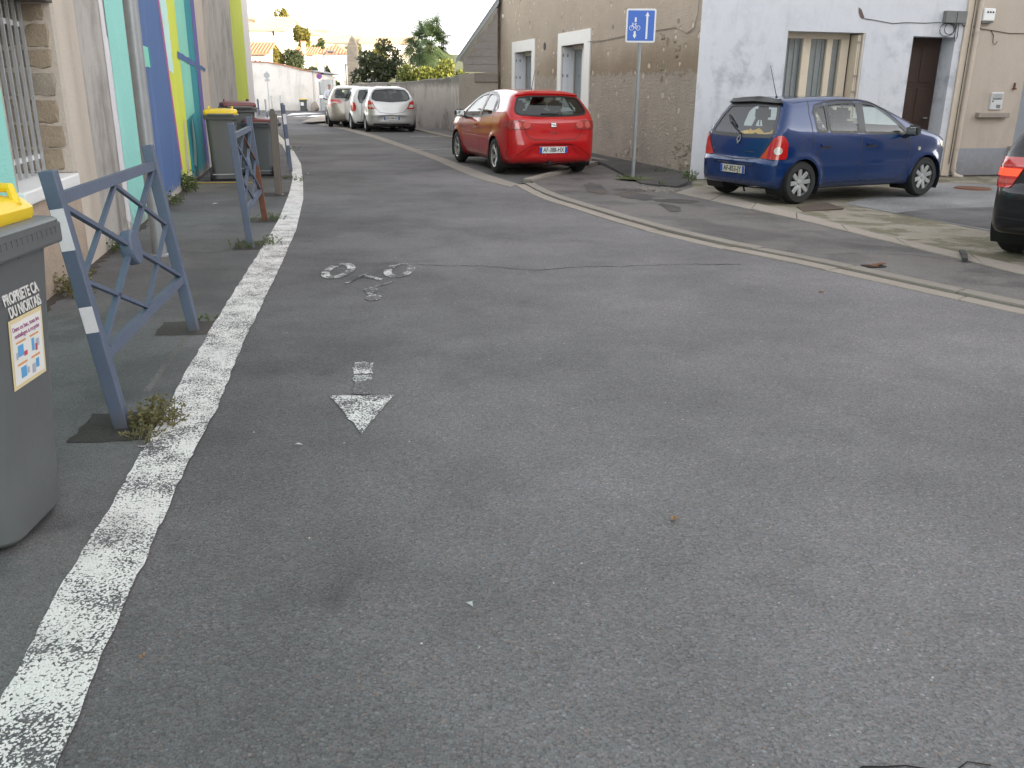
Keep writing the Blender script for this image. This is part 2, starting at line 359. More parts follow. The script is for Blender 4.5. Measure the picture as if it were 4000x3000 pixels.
def resample(path, step):
    P = [np.array(p, float) for p in path]; out = [P[0]]; acc = 0
    seg = [np.linalg.norm(P[i+1]-P[i]) for i in range(len(P)-1)]; tot = sum(seg); n = max(1, round(tot/step)); res = []
    for k in range(n+1):
        d = tot*k/n; i = 0
        while i < len(seg)-1 and d > seg[i]: d -= seg[i]; i += 1
        res.append(P[i]+(P[i+1]-P[i])*min(1, d/max(seg[i], 1e-9)))
    return res
def catmull(P, n=8, closed=False):
    P = [np.array(p, float) for p in P]; N = len(P); out = []
    for i in range(N if closed else N-1):
        a, b, c, d = (P[(i-1) % N] if closed or i > 0 else 2*P[0]-P[1]), P[i], P[(i+1) % N], (P[(i+2) % N] if closed or i+2 < N else 2*P[-1]-P[-2])
        for k in range(n):
            t = k/n; out.append(.5*((2*b)+(-a+c)*t+(2*a-5*b+4*c-d)*t*t+(-a+3*b-3*c+d)*t**3))
    if not closed: out.append(P[-1])
    return out
def textmesh(s, size, name='lettering', depth=.001, bold=0.):
    c = bpy.data.curves.new(name, 'FONT'); c.body = s; c.size = size; c.align_x = 'CENTER'; c.align_y = 'CENTER'; c.extrude = depth; c.offset = bold; c.resolution_u = 3
    o = bpy.data.objects.new(name, c); COL.objects.link(o); dg = bpy.context.evaluated_depsgraph_get(); m = bpy.data.meshes.new_from_object(o.evaluated_get(dg))
    bpy.data.objects.remove(o); m.name = name; return m
def rnd_poly(c, rx, ry, n=14, j=.25):
    return [(c[0]+rx*(1+random.uniform(-j, j))*math.cos(2*math.pi*k/n), c[1]+ry*(1+random.uniform(-j, j))*math.sin(2*math.pi*k/n)) for k in range(n)]


# ------------------------------------------------------------------ ground
def zr(x, y): return .03-.018*min(max((x-.15)*.93+(y-14.6)*.365, 0), 3.4)
def hill(x, y):
    t = max(0, y-62); return -.35+ (1.2*min(t/14, 1) if y < 76 else 1.2)+ max(0, y-84)*.085*(1 if y < 150 else 0) + (66*.085 if y >= 150 else 0)
gs_, gy = [], []
xs = np.linspace(-160, 160, 33); ys = np.concatenate([[-60, -20, 20, 50], np.linspace(58, 150, 32), [260, 600]])
V = [(x*(3 if y > 200 else 1), y, hill(x, y)) for y in ys for x in xs]; nx = len(xs)
F = [(j*nx+i, j*nx+i+1, (j+1)*nx+i+1, (j+1)*nx+i) for j in range(len(ys)-1) for i in range(nx-1)]
tag(add('terrain', mesh('terrain', V, F, plain('hill_grass', (.075, .085, .035), .95, 0, .3, .3), True)), kind='structure')

KERB = [(12, 1.2), (9, 2.0), (6.4, 3.2), (5, 4.5), (4.2, 5.5), (3.68, 6.2), (3.29, 6.88), (2.94, 7.51), (2.57, 8.14), (2.1, 8.8), (1.69, 9.57), (1.355, 10.38), (.81, 11.92), (.43, 13.1), (.18, 14.45)]
ARM = [(.15, 14.84), (1.6, 18.75)]
PK = [(1.95, 18.9), (-1.93, 27.49), (-3.49, 32.3), (-5.2, 36.6), (-7.3, 40.6)]
GL = [(-8.9, 40.2), (-8.26, 37.7), (-6.29, 33.2), (-4.37, 27.8), (-1.95, 20.2), (-.63, 15.28), (-.06, 14.02)]
GR = [(-8.5, 41.), (-7.95, 38.8), (-6.08, 33.7), (-4.12, 28.1), (-1.72, 20.4), (-.42, 15.9), (.06, 14.5)]
road = [(-40, -30), (40, -30), (40, 1.2)]+KERB+[(.06, 14.5)]+[(1.6, 18.8), (1.95, 18.9), (-1.93, 27.6), (-3.49, 32.4), (-5.2, 36.7), (-7.3, 40.7), (-7.3, 62), (-40, 62)]
sheet('road', road, 0., M['road'], 6.)
# left pavement and its painted edge
LL = [(-3, -.30), (0, -.90), (1.74, -1.255), (2.34, -1.385), (3.02, -1.49), (3.37, -1.55), (4.29, -1.72), (5.11, -1.87), (6.35, -2.08), (8.16, -2.37), (10.08, -2.69), (12.78, -3.22), (14.73, -3.64), (18.41, -4.56), (23.45, -6.0), (30.5, -8.23), (37, -10.3), (44, -11.98), (47.3, -11.8)]
LR = [(-3, -.08), (0, -.69), (1.61, -1.025), (2.13, -1.12), (3.19, -1.305), (3.99, -1.42), (4.92, -1.59), (6.21, -1.8), (7.61, -2.02), (9.42, -2.33), (12.26, -2.9), (14.39, -3.39), (17.88, -4.23), (22.6, -5.55), (29.1, -7.56), (36, -9.75), (43.5, -11.6), (46.9, -11.6)]
_la, _ra = np.array(LL), np.array(LR)
def xl(y): return float(np.interp(y, _la[:, 0], _la[:, 1]))
def xr_(y): return float(np.interp(y, _ra[:, 0], _ra[:, 1]))
yy = list(np.arange(-3, 44, .5))
sheet('pavement', [(xl(y)+.02, y) for y in yy]+[(-16, 48), (-16, 60), (-30, 60), (-30, -3)], .005, M['side'], 4.)
def jag(x, a=.006): return x+random.uniform(-a, a)
def line(y0, y1, step=.06):
    ys = np.arange(y0, y1+step/2, step); return [(jag(xl(y)), y) for y in ys]+[(jag(xr_(y)), y-.02) for y in ys[::-1]]
o = sheet('edge_line', line(-1.5, 3.42), .009, M['paint'], .5)
o = sheet('edge_line', line(3.42, 9.4, .08), .009, M['paint'], .6)
o = sheet('edge_line', rnd_poly((-1.52, 3.47), .09, .012, 12, .3), .0095, M['paint'], .5)
kerb = empty('painted_kerb', (0, 0, 0)); kerb['kind'] = 'structure'
y = 9.42
while y < 46:
    y2 = y+random.uniform(.85, 1.1)*(1 if y < 24 else 2); g = .008 if y < 20 else .02; t = .018+random.uniform(-.004, .004)
    n = 4; a = [(xl(y+g+(y2-y-2*g)*k/n)+.0, y+g+(y2-y-2*g)*k/n) for k in range(n+1)]; b = [(xr_(q[1]-.03), q[1]-.03) for q in a]
    P = a+b[::-1]; mid = np.mean(P, 0)
    bb = B().prism(P, 2, -.05, t-.006); top = [(p[0]+(mid[0]-p[0])*.012, p[1]+(mid[1]-p[1])*.012) for p in P]
    k0 = len(bb.V); m_ = len(P); bb._add([(p[0], p[1], t-.006) for p in P]+[(p[0], p[1], t) for p in top], [(i, (i+1) % m_, (i+1) % m_+m_, i+m_) for i in range(m_)]+[tuple(range(m_, 2*m_))])
    bb.done('kerb_stone', M['kpaint'], kerb); y = y2
# parking bay, gutters, right kerb
park = [p for p in GR]+[(.15, 14.84), (1.6, 18.75)]+PK
sheet('parking_bay', park, .004, M['park'], 3.)
def stones(name, A, Bp, n, z0, z1, mat, parent, gap=.008, zf=None):
    A = resample(A, 1); Bp = resample(Bp, 1)
    def at(P, t):
        P = np.array(P); s = np.linspace(0, 1, len(P)); return np.array([np.interp(t, s, P[:, 0]), np.interp(t, s, P[:, 1])])
    for i in range(n):
        e = gap/2/max(1e-6, sum(np.linalg.norm(np.array(A[k+1])-np.array(A[k])) for k in range(len(A)-1)))
        ts = np.linspace(i/n+e, (i+1)/n-e, 4); P = [tuple(at(A, t)) for t in ts]+[tuple(at(Bp, t)) for t in ts[::-1]]
        dz = random.uniform(-.004, .004); c = np.mean(P, 0); zz = z1+dz if zf is None else zf(*c)+z1+dz
        bb = B().prism(P, 2, z0, zz-.008); q = [tuple(np.array(p)+(c-np.array(p))*min(.12, .008/max(.01, np.linalg.norm(c-np.array(p))))) for p in P]; m_ = len(P)
        bb._add([(*p, zz-.008) for p in P]+[(*p, zz) for p in q], [(i, (i+1) % m_, (i+1) % m_+m_, i+m_) for i in range(m_)]+[tuple(range(m_, 2*m_))])
        bb.done(name, mat, parent)
def offset(path, w):
    P = [np.array(p, float) for p in path]; out = []
    for i, p in enumerate(P):
        d = P[min(i+1, len(P)-1)]-P[max(i-1, 0)]; d /= np.linalg.norm(d); out.append(p+np.array([-d[1], d[0]])*w)
    return out
kb = empty('kerb', (0, 0, 0)); kb['kind'] = 'structure'
KP = catmull(KERB, 4); KP = KP[4:]                                 # runs away from the camera: left of the path is the road
stones('kerb_stone', KP, offset(KP, -.15), 15, -.2, .032, M['conc'], kb, .012)
stones('kerb_stone', ARM, offset(ARM, -.14), 4, -.2, .06, M['conc'], kb, .012)
stones('kerb_stone', PK, offset(PK, -.14), 22, -.2, .06, M['conc'], kb, .012)
gut = empty('gutter', (0, 0, 0)); gut['kind'] = 'structure'
stones('gutter_slab', offset(KP, .005), offset(KP, .17), 13, -.1, .008, M['concpale'], gut, .008)
stones('gutter_slab', GR, GL, 24, -.1, .008, M['conc'], gut, .008)
# right pavement (falls gently towards the houses)
RP = [tuple(p) for p in offset(KP, -.13)]+[(.28, 14.85), (1.75, 18.75), (2.1, 18.95), (-1.8, 27.5), (-3.36, 32.35), (-5.1, 36.7), (-3.2, 37), (-1.2, 30), (.4, 27.5), (3.6, 16.5), (14, 19.5), (30, 19.5), (30, 1.2)]
sheet('right_pavement', RP, lambda x, y: zr(x, y)+(.025*min(1, max(0, (y-18.7)/1.)) if y > 18.7 else 0), M['rpave'], 1.2)
BAND_O = [(1.75, 15.2), (2.44, 13.52), (3.32, 11.09), (3.9, 9.05), (4.36, 7.41), (5.2, 4.6), (6.6, 3.9)]
BAND_I = [(2.2, 15.6), (2.82, 14.23), (3.55, 11.46), (4.04, 9.3), (4.58, 7.7), (5.45, 5.0), (6.8, 4.2)]
BAND_O, BAND_I = BAND_O[1:], BAND_I[1:]
stones('kerb_stone', BAND_O, BAND_I, 11, -.2, .014, M['concpale'], kb, .01, zr)
sheet('forecourt_concrete', [(2.84, 14.23), (3.57, 11.46), (4.06, 9.3), (4.6, 7.7), (5.47, 5.0), (7.4, 6.2), (6.5, 8.3), (5.5, 10.0), (4.7, 12.6), (7.4, 15.75), (8.7, 15.6), (9.4, 17.2), (3.1, 15.7)], lambda x, y: zr(x, y)+.007, M['moss'], 1.)
sheet('forecourt_gravel', [(4.66, 12.58), (7.35, 15.75), (8.73, 15.35), (13, 16.2), (13, 6), (7.4, 6.2), (6.5, 8.3), (5.48, 9.99)], lambda x, y: zr(x, y)+.012, M['gravel'], 1.)
sheet('tar_patch', [(6.2, 10.1), (5.55, 10.1), (5.0, 11.6), (5.6, 12.0), (7.6, 12.6), (9, 12.2), (9, 9)], lambda x, y: zr(x, y)+.017, M['side'], 1.)
# dark ramp of asphalt banked up against the wall
rp = [(2.09, 14.75), (2.35, 14.45), (2.62, 14.3), (2.85, 14.75), (3.06, 15.7), (2.9, 16.64), (2.69, 17.58), (2.34, 19.18), (1.95, 20.95), (1.5, 20.6), (1.85, 18.4), (2.0, 16.2)]
def zramp(x, y):
    s = -(x-3.084)*.964-(y-15.787)*.265                   # distance from the facade
    return zr(x, y)+.006+.10*max(0, 1-s/1.0)**1.5+.02
ro = sheet('pavement_ramp', rp, zramp, M['ramp'], .35)
bm = bmesh.new(); bm.from_mesh(ro.data); ed = [e for e in bm.edges if e.is_boundary]; r = bmesh.ops.extrude_edge_only(bm, edges=ed)
for v in r['geom']:
    if isinstance(v, bmesh.types.BMVert): v.co.z -= .12
bm.to_mesh(ro.data); bm.free()
for c, rx, ry in [((1.25, 13.9), .18, .75), ((1.75, 12.9), .25, .5), ((2.3, 12.4), .3, .28), ((2.05, 11.6), .12, .45), ((1.9, 13.75), .3, .22)]:
    a = rnd_poly(c, rx, ry, 18, .28); sheet('damp_patch', a, lambda x, y: zr(x, y)+.004, M['patch'], .5)
rub = B()
for k in range(170):
    x, y = random.gauss(2.25, .22), random.gauss(13.9, .3); s = random.uniform(.008, .028); z = zr(x, y)
    bmx = bmesh.new(); bmesh.ops.create_icosphere(bmx, subdivisions=1, radius=s)
    for v in bmx.verts: v.co = Vector((x+v.co.x*random.uniform(.8, 1.2), y+v.co.y*random.uniform(.8, 1.2), z+v.co.z*.6))
    rub.bm(bmx)
tag(rub.done('rubble', M['conc']), kind='stuff')
def patch(name, c, w, l, rot, mat, z=.0075):
    ca, sa = math.cos(rot), math.sin(rot); P = [(-w/2, -l/2), (w/2, -l/2), (w/2, l/2), (-w/2, l/2)]; Q = []
    for i in range(4):
        a, b = np.array(P[i]), np.array(P[(i+1) % 4])
        for k in range(6): q = a+(b-a)*k/6+np.array([random.uniform(-.012, .012), random.uniform(-.012, .012)]); Q.append((c[0]+q[0]*ca-q[1]*sa, c[1]+q[0]*sa+q[1]*ca))
    return sheet(name, Q, z, mat, .3)
patch('footing_patch', (-1.77, 3.71), .36, .36, .15, M['footing']); patch('footing_patch', (-2.07, 5.42), .36, .34, .15, M['footing'])
patch('footing_patch', (-2.5, 8.5), .4, .5, .15, M['footing']); patch('footing_patch', (-2.85, 10.2), .4, .4, .2, M['footing']); patch('footing_patch', (-3.4, 12.7), .5, .5, .2, M['footing']); patch('footing_patch', (-4.05, 15.2), .6, .5, .2, M['footing'])
sheet('scrape_mark', [(-1.87, 4.2), (-1.83, 4.19), (-2.0, 5.25), (-2.03, 5.26)], .0062, M['rpave'], .2)
# dirt washed against the foot of the walls
def dirt(path, w, z):
    P = resample(path, .09); a = [tuple(p) for p in P]; b = [tuple(q) for q in offset(P, -w)]; b = [(q[0]+(p[0]-q[0])*random.uniform(-.3, .8), q[1]+(p[1]-q[1])*random.uniform(-.3, .8)) for p, q in zip(a, b)]
    Z = z if callable(z) else (lambda x, y: z); n = len(a); o = add('dirt_strip', mesh('dirt_strip', [(*p, Z(*p)+.012) for p in a]+[(*p, Z(*p)) for p in b], [(i, i+n, i+n+1, i+1) for i in range(n-1)], M['soil'])); o['kind'] = 'structure'
dirt([(-3.73+.2149*5, 8.0-.9766*5), (-3.73-.2149*15, 8.0+.9766*15)], .09, .0075)
dirt([(3.09+.97*.05, 15.77), (3.09+.97*4.1, 15.77+.2425*4.1)], .06, lambda x, y: zr(x, y)+.010)
dirt([(3.09+.97*5.0, 15.77+.2425*5.0), (3.09+.97*8, 15.77+.2425*8)], .07, lambda x, y: zr(x, y)+.012)
# cracks
def crack(name, pts, w, z):
    P = resample(pts, .05); P = [np.array(p)+np.array([0, random.uniform(-.018, .018)]) for p in P]; W = [w*random.uniform(.3, 1.2) for _ in P]
    a = [(p[0], p[1]+q/2) for p, q in zip(P, W)]; b = [(p[0], p[1]-q/2) for p, q in zip(P, W)]; n = len(P); Z = z if callable(z) else (lambda x, y: z)
    o = add(name, mesh(name, [(*p, Z(*p)) for p in a+b], [(i, i+n, i+n+1, i+1) for i in range(n-1)], M['crack'])); o['kind'] = 'structure'
crack('road_crack', [(-.93, 7.64), (-.6, 7.60), (-.28, 7.6), (-.03, 7.51), (.16, 7.42), (.37, 7.51), (.61, 7.61), (.94, 7.65), (1.28, 7.73), (1.62, 7.79), (2.04, 7.79)], .014, .003)
crack('road_crack', [(-1.6, 7.5), (-1.3, 7.62), (-.93, 7.64)], .006, .0105)
crack('road_crack', [(.62, 1.62), (.75, 1.615), (.86, 1.64), (.98, 1.635), (1.12, 1.66)], .007, .003)
crack('pavement_crack', [(2.9, 8.2), (3.3, 8.35), (3.8, 8.3), (4.2, 8.0)], .012, lambda x, y: zr(x, y)+.003)
crack('forecourt_crack', [(3.62, 11.4), (3.75, 10.8), (3.95, 10.0), (4.1, 9.5)], .02, lambda x, y: zr(x, y)+.022)
# road markings
def mark(name, poly, mat, z=.0045, h=.4): return sheet(name, poly, z, mat, h)
def rag(poly, a=.008, n=10):
    out = []
    for i in range(len(poly)):
        p, q = np.array(poly[i]), np.array(poly[(i+1) % len(poly)])
        for k in range(n): out.append(tuple(p+(q-p)*k/n+np.array([random.uniform(-a, a), random.uniform(-a, a)])))
    return out
mark('arrow_marking', rag([(-.894, 4.73), (-.787, 4.74), (-.76, 4.53), (-.86, 4.52)]), M['mark3'])
mark('arrow_marking', rag([(-.855, 4.50), (-.755, 4.51), (-.72, 4.19), (-.80, 4.185)]), M['mark2'])
mark('arrow_marking', rag([(-.915, 4.165), (-.601, 4.185), (-.671, 3.657)], .006, 14), M['mark3'])
def ring(c, rx, ry, w, n=28):
    o = [(c[0]+rx*math.cos(2*math.pi*k/n), c[1]+ry*math.sin(2*math.pi*k/n)) for k in range(n)]
    return [o[k] for k in range(n)], [(c[0]+(rx-w)*math.cos(2*math.pi*k/n), c[1]+(ry-w*1.6)*math.sin(2*math.pi*k/n)) for k in range(n)]
for c in ((-1.475, 7.33), (-.968, 7.40)):
    a, b = ring(c, .13, .34, .07); sheet('bicycle_marking', a, .0045, M['mark'], .2, holes=[b])
mark('bicycle_marking', rag([(-1.34, 6.84), (-1.30, 6.83), (-1.20, 7.22), (-1.24, 7.28), (-1.28, 7.05)], .01), M['mark'])
mark('bicycle_marking', rag([(-1.22, 7.16), (-1.06, 7.02), (-1.06, 6.95), (-1.25, 7.08)], .01), M['mark2'])
mark('bicycle_marking', rag([(-.945, 6.95), (-.965, 6.85), (-1.08, 6.69), (-1.05, 6.80)], .006), M['mark'])
mark('bicycle_marking', rag([(-1.15, 6.62), (-1.10, 6.70), (-1.03, 6.62), (-1.05, 6.46), (-1.10, 6.45)], .012), M['mark2'])
mark('bicycle_marking', rnd_poly((-1.03, 6.34), .062, .105, 20, .06), M['mark'])
for a, b, c, d in (((-2.37, 22.41), (-1.57, 22.8), (-1.58, 22.9), (-2.38, 22.5)), ((-3.25, 28.41), (-2.3, 28.75), (-2.31, 28.87), (-3.26, 28.52))): mark('bay_line', [a, b, c, d], M['paint'], .008, 1)
for P in ([(-11.79, 47.3), (-10.9, 52.3), (-12.05, 52.8), (-12.46, 51.3)], [(-10.83, 45.7), (-10.5, 47.1), (-10.86, 47.2), (-11.1, 45.8)], [(-10.4, 45.83), (-9.92, 45.74), (-9.6, 48.7), (-10.69, 48.6)], [(-9.68, 46.07), (-9.0, 46.0), (-8.9, 47.4), (-9.5, 47.5)]): mark('crossing_stripe', P, M['white'], .006, 3)
sheet('island', [(-8.7, 37.4), (-8.2, 36.9), (-7.8, 38.4), (-8.2, 42), (-8.9, 45), (-9.5, 44.8), (-9.2, 41.5)], .09, M['concpale'], 3)
# drain plate, manhole, broken cover
def zsheet(name, poly, dz, mat): return sheet(name, poly, lambda x, y: zr(x, y)+dz, mat, .5)
t = empty('drain_cover', (4.05, 11.95, zr(4.05, 11.95)), 0, 'rusty brown square drain plate in the concrete behind the blue car', 'drain cover')
B().prism([(-.30, -.46), (.34, -.12), (.33, .52), (-.24, .02)], 2, .012, .024).done('cover_plate', plain('rust_plate', (.10, .072, .055), .8, .2, .2, 9, .3, 60), t)
t = empty('manhole_cover', (7.55, 14.75, zr(7.5, 14.7)), 0, 'dark round manhole lid in the gravel near the downpipe', 'manhole')
B().lathe([(0, .03), (.27, .03), (.29, .012)], n=24).done('lid', M['rust'], t)
t = empty('broken_ground_box', (3.16, 7.64, zr(3.16, 7.64)), .3, 'small broken rusty access cover sunk in the right pavement', 'access cover')
bb = B(); bb.prism([(-.10, -.07), (.09, -.06), (.11, .06), (-.08, .07)], 2, .004, .008); bb.done('opening', M['crack'], t)
bb = B(); bb.bar((-.02, .0, .012), (.13, .03, .02), .05, .006); bb.bar((-.05, .04, .012), (.0, -.06, .012), .035, .006); bb.done('rust_flap', M['rust'], t)
t = empty('rubber_strip', (4.2, 8.15, zr(4.2, 8.15)+.02), 1.0, 'black strip of rubber lying across the pale concrete band', 'rubber strip')
B().bar((-.2, -.03, .015), (.03, .0, .015), .05, .02).bar((.02, 0, .016), (.25, .05, .02), .05, .022).done('strip', M['blackplastic'], t)
# leaves and litter on the road
lv = [((.59, 2.857), .026, 'dry orange leaf alone in the middle of the near road'), ((2.39, 6.68), .03, 'dry leaf on the road near the right gutter'), ((-.994, 2.015), .012, 'tiny pale leaf close to the near white line'), ((-2.05, 3.1), .02, 'small leaf beside the grey bin')]
for p, s, lb in lv:
    o = add('dry_leaf', mesh('dry_leaf', [(-s, 0, .004), (-.3*s, .5*s, .012), (.6*s, .35*s, .006), (s, 0, .016), (.5*s, -.4*s, .006), (-.4*s, -.4*s, .012), (0, 0, .004)], [(6, i, (i+1) % 6) for i in range(6)], M['dryleaf']), None, (*p, .004), (0, 0, random.uniform(0, 6))); tag(o, lb, 'leaf')
lt = [((-.12, 2.289), .016, 'white speck of litter on the dark near road'), ((-.92, 3.51), .02, 'white scrap left of the arrow head'), ((-2.427, 5.45), .035, 'white paper scrap behind the near barrier'), ((-3.66, 15.9), .04, 'white scrap beside the kerb bend'), ((-.08, 2.07), .008, 'small white pebble on the near road'), ((-3.3, 12.72), .05, 'white fragment at the foot of the brown post'), ((-3.9, 11.6), .05, 'white fragment on the left pavement')]
for p, s, lb in lt:
    o = add('litter', mesh('litter', [(-s, -.3*s, .003), (.2*s, -.5*s, .01), (s, .1*s, .004), (.1*s, .5*s, .012)], [(0, 1, 2, 3)], M['litter']), None, (*p, .005), (0, 0, random.uniform(0, 6))); tag(o, lb, 'litter')
gst = B()
for k in range(150):
    x = random.uniform(-2.2, 3.4); y = random.uniform(1.6, 9)**1.0; s = random.uniform(.0015, .004)
    gst._add([(x-s, y-s, .001), (x+s, y-s*.7, .001), (x+s*.6, y+s, .001), (x-s*.7, y+s*.8, .001), (x, y, .001+s)], [(0, 1, 4), (1, 2, 4), (2, 3, 4), (3, 0, 4)])
tag(gst.done('grit', M['litter']), kind='stuff')

# ------------------------------------------------------------------ left mural building (local x runs along the wall, local -y faces the street)
M['cream'] = stucco('cream_render', (.56, .49, .42), (.33, .29, .25), .35, .2, 70, streak=.25)
M['dirtyrender'] = stucco('dirty_render', (.46, .43, .40), (.22, .20, .185), .75, .2, 60, streak=.8, lo=.42, hi=.66)
M['greyrender'] = stucco('grey_concrete_render', (.45, .42, .385), (.18, .17, .16), .8, .2, 50, streak=.55, lo=.44, hi=.7, low=.3)
M['offwhite'] = stucco('offwhite_render', (.66, .62, .60), (.42, .38, .36), .4, .2, 40, streak=.2)
def mural(name, c, dirt=.12, fade=None):
    t = NT(name); v = t.obj(); a = t.noise(v, 1.2, 4); st = t.noise(t.scl(v, (1.6, 1.6, .3)), 1.5, 5, .65, .4); f = t.noise(v, 60, 4)
    col = t.mix(a, tuple(x*.92 for x in c), tuple(min(1, x*1.05) for x in c))
    col = t.mix(t.math('MULTIPLY', t.ss(st, .52, .75), dirt*2), col, tuple(min(1, x*1.25+.06) for x in c))
    z = t.sep(v)[2]; ch = t.ss(t.math('ADD', z, t.math('MULTIPLY', t.noise(v, 9, 4), .5)), .42, .30)
    col = t.mix(t.math('MULTIPLY', ch, .8), col, (.30, .27, .24))
    return t.set(Base_Color=col, Roughness=.85, Normal=t.bump(t.math('ADD', f, t.math('MULTIPLY', t.noise(v, 11, 5), 1.2)), .35, .02), **{'Specular IOR Level': .25})
M['teal'] = mural('mural_aqua', (.29, .63, .57)); M['blue'] = mural('mural_indigo', (.085, .145, .31), .22); M['pink'] = mural('mural_pink', (.42, .13, .30))
M['mint'] = mural('mural_pale_mint', (.52, .74, .70)); M['lime'] = mural('mural_lime', (.60, .66, .085)); M['green'] = mural('mural_green', (.24, .59, .48))
M['petrol'] = mural('mural_petrol', (.035, .27, .32)); M['violet'] = mural('mural_violet', (.14, .12, .33)); M['primer'] = mural('mural_white', (.70, .68, .70)); M['lime2'] = mural('mural_lime_stripe', (.50, .56, .07))
M['jamb'] = stucco('jamb_mortar', (.52, .46, .40), (.36, .30, .24), .5, .6, 40)
def stonemat(name, c):
    t = NT(name); v = t.obj(); a = t.noise(v, 9, 5, .65); b = t.noise(v, 45, 4, .6)
    col = t.mix(a, tuple(x*.72 for x in c), tuple(x*1.2 for x in c)); col = t.mix(t.math('MULTIPLY', b, .5), col, tuple(x*.85 for x in c))
    return t.set(Base_Color=col, Roughness=.95, Normal=t.bump(t.math('ADD', a, b), .7, .03))
M['stone'] = stonemat('limestone', (.36, .295, .215)); M['stone2'] = stonemat('limestone_grey', (.37, .325, .26))
tl = empty('mural_building', (-3.73, 8.0, 0), math.atan2(.9766, -.2149), 'building with a striped aqua, indigo and lime mural and a barred window', 'building')
H = 4.7
bb = B(); OPN = (-2.17, -.75, .80, 2.07)          # window opening s0, s1, z0, z1
bb.box(-14, OPN[0], 0, .5, -.3, H).box(OPN[1], 24.3, 0, .5, -.3, H).box(OPN[0], OPN[1], 0, .5, -.3, OPN[2]-.08).box(OPN[0], OPN[1], 0, .5, OPN[3], H)
bb.box(23.8, 24.3, .5, 8, -.3, H).box(-14, -13.5, .5, 8, -.3, H).box(-14, 24.3, 7.5, 8, -.3, H)
bb.done('wall', M['dirtyrender'], tl)
B().prism([(-.25, H), (4, H+.7), (8.25, H), (8.25, H+.12), (4, H+.84), (-.25, H+.12)], 0, -14.2, 24.5).done('roof', plain('tile_red', (.33, .12, .06), .8, 0, .25, 3), tl)
def band(name, poly, mat, d=.004, rough=0.012, th=None):
    P = []
    for i in range(len(poly)):
        a, b = np.array(poly[i]), np.array(poly[(i+1) % len(poly)]); L = np.linalg.norm(b-a); n = max(1, int(L/.14)) if rough else 1
        P += [tuple(a+(b-a)*k/n+(np.array([random.uniform(-rough, rough)*.4, random.uniform(-rough, rough)]) if k else 0)) for k in range(n)]
    V, T = fill(P, 1.2); T = [t if np.cross(V[t[1]]-V[t[0]], V[t[2]]-V[t[0]]) > 0 else (t[0], t[2], t[1]) for t in T]
    return add(name, mesh(name, [(x, -d, z) for x, z in V], T, mat), tl)
def rect(a, b, z0, z1): return [(a, z0), (b, z0), (b, z1), (a, z1)]
band('paint_band', rect(-14, -2.22, -.05, H), M['teal'])
band('paint_band', rect(-.64, .02, -.05, H), M['cream']); 
band('paint_band', [(1.04, 0), (1.30, 0), (1.27, 1.9), (1.20, 1.92), (1.19, H), (1.0, H), (1.02, 1.9)], M['primer'], .004, .03)
band('paint_band', rect(1.255, 2.95, .0, H), M['teal'], .007)
band('paint_band', [(2.95, 0), (3.5, .04), (4.1, .10), (5.18, .12), (5.2, .3), (4.70, 2.55), (4.2, H), (2.95, H)], M['blue'], .0045, .02)
band('paint_band', [(2.95, 1.67), (3.53, 1.67), (3.50, 1.90), (2.95, 1.91)], M['green'], .008); band('paint_band', [(3.53, 1.67), (3.62, 1.69), (3.57, 1.92), (3.49, 1.90)], M['petrol'], .0105)
band('paint_band', [(5.19, .30), (5.34, .30), (4.82, 2.56), (4.3, H), (4.18, H), (4.69, 2.53)], M['pink'], .0075, .004)
band('paint_band', [(5.20, .1), (6.31, .1), (6.31, H), (4.35, H), (5.34, .3)], M['lime'], .005)
band('paint_band', [(5.03, 1.66), (5.47, 1.63), (5.46, 2.6), (5.4, H), (4.36, H), (4.85, 2.55)], M['mint'], .009)
band('paint_band', [(5.72, .1), (6.1, .1), (6.08, .6), (6.03, 1.0), (5.92, .9)], M['jamb'], .008, .03)
band('paint_band', [(6.31, .95), (7.42, 1.05), (7.46, H), (6.31, H)], M['green'], .006); band('paint_band', [(6.31, .05), (8.25, .05), (8.3, H), (7.46, H), (7.42, 1.05), (6.31, .95)], M['petrol'], .0065)
band('paint_band', [(6.7, .25), (7.0, .2), (7.15, .6), (7.0, 1.0), (6.85, .7)], M['mint'], .0095, .0)
band('paint_band', rect(8.3, 8.84, .05, H), M['violet'], .007); band('paint_band', [(6.03, 1.85), (9.6, 1.71), (9.62, 1.77), (6.03, 1.95)], M['blue'], .012)
band('paint_band', rect(8.87, 10.16, -.05, H), M['cream'], .004); band('paint_band', rect(10.2, 16.7, -.05, H), M['greyrender'], .004)
band('paint_band', rect(16.7, 21.2, -.05, H), M['lime2'], .005); band('paint_band', rect(21.23, 24.3, -.05, H), M['offwhite'], .0045)
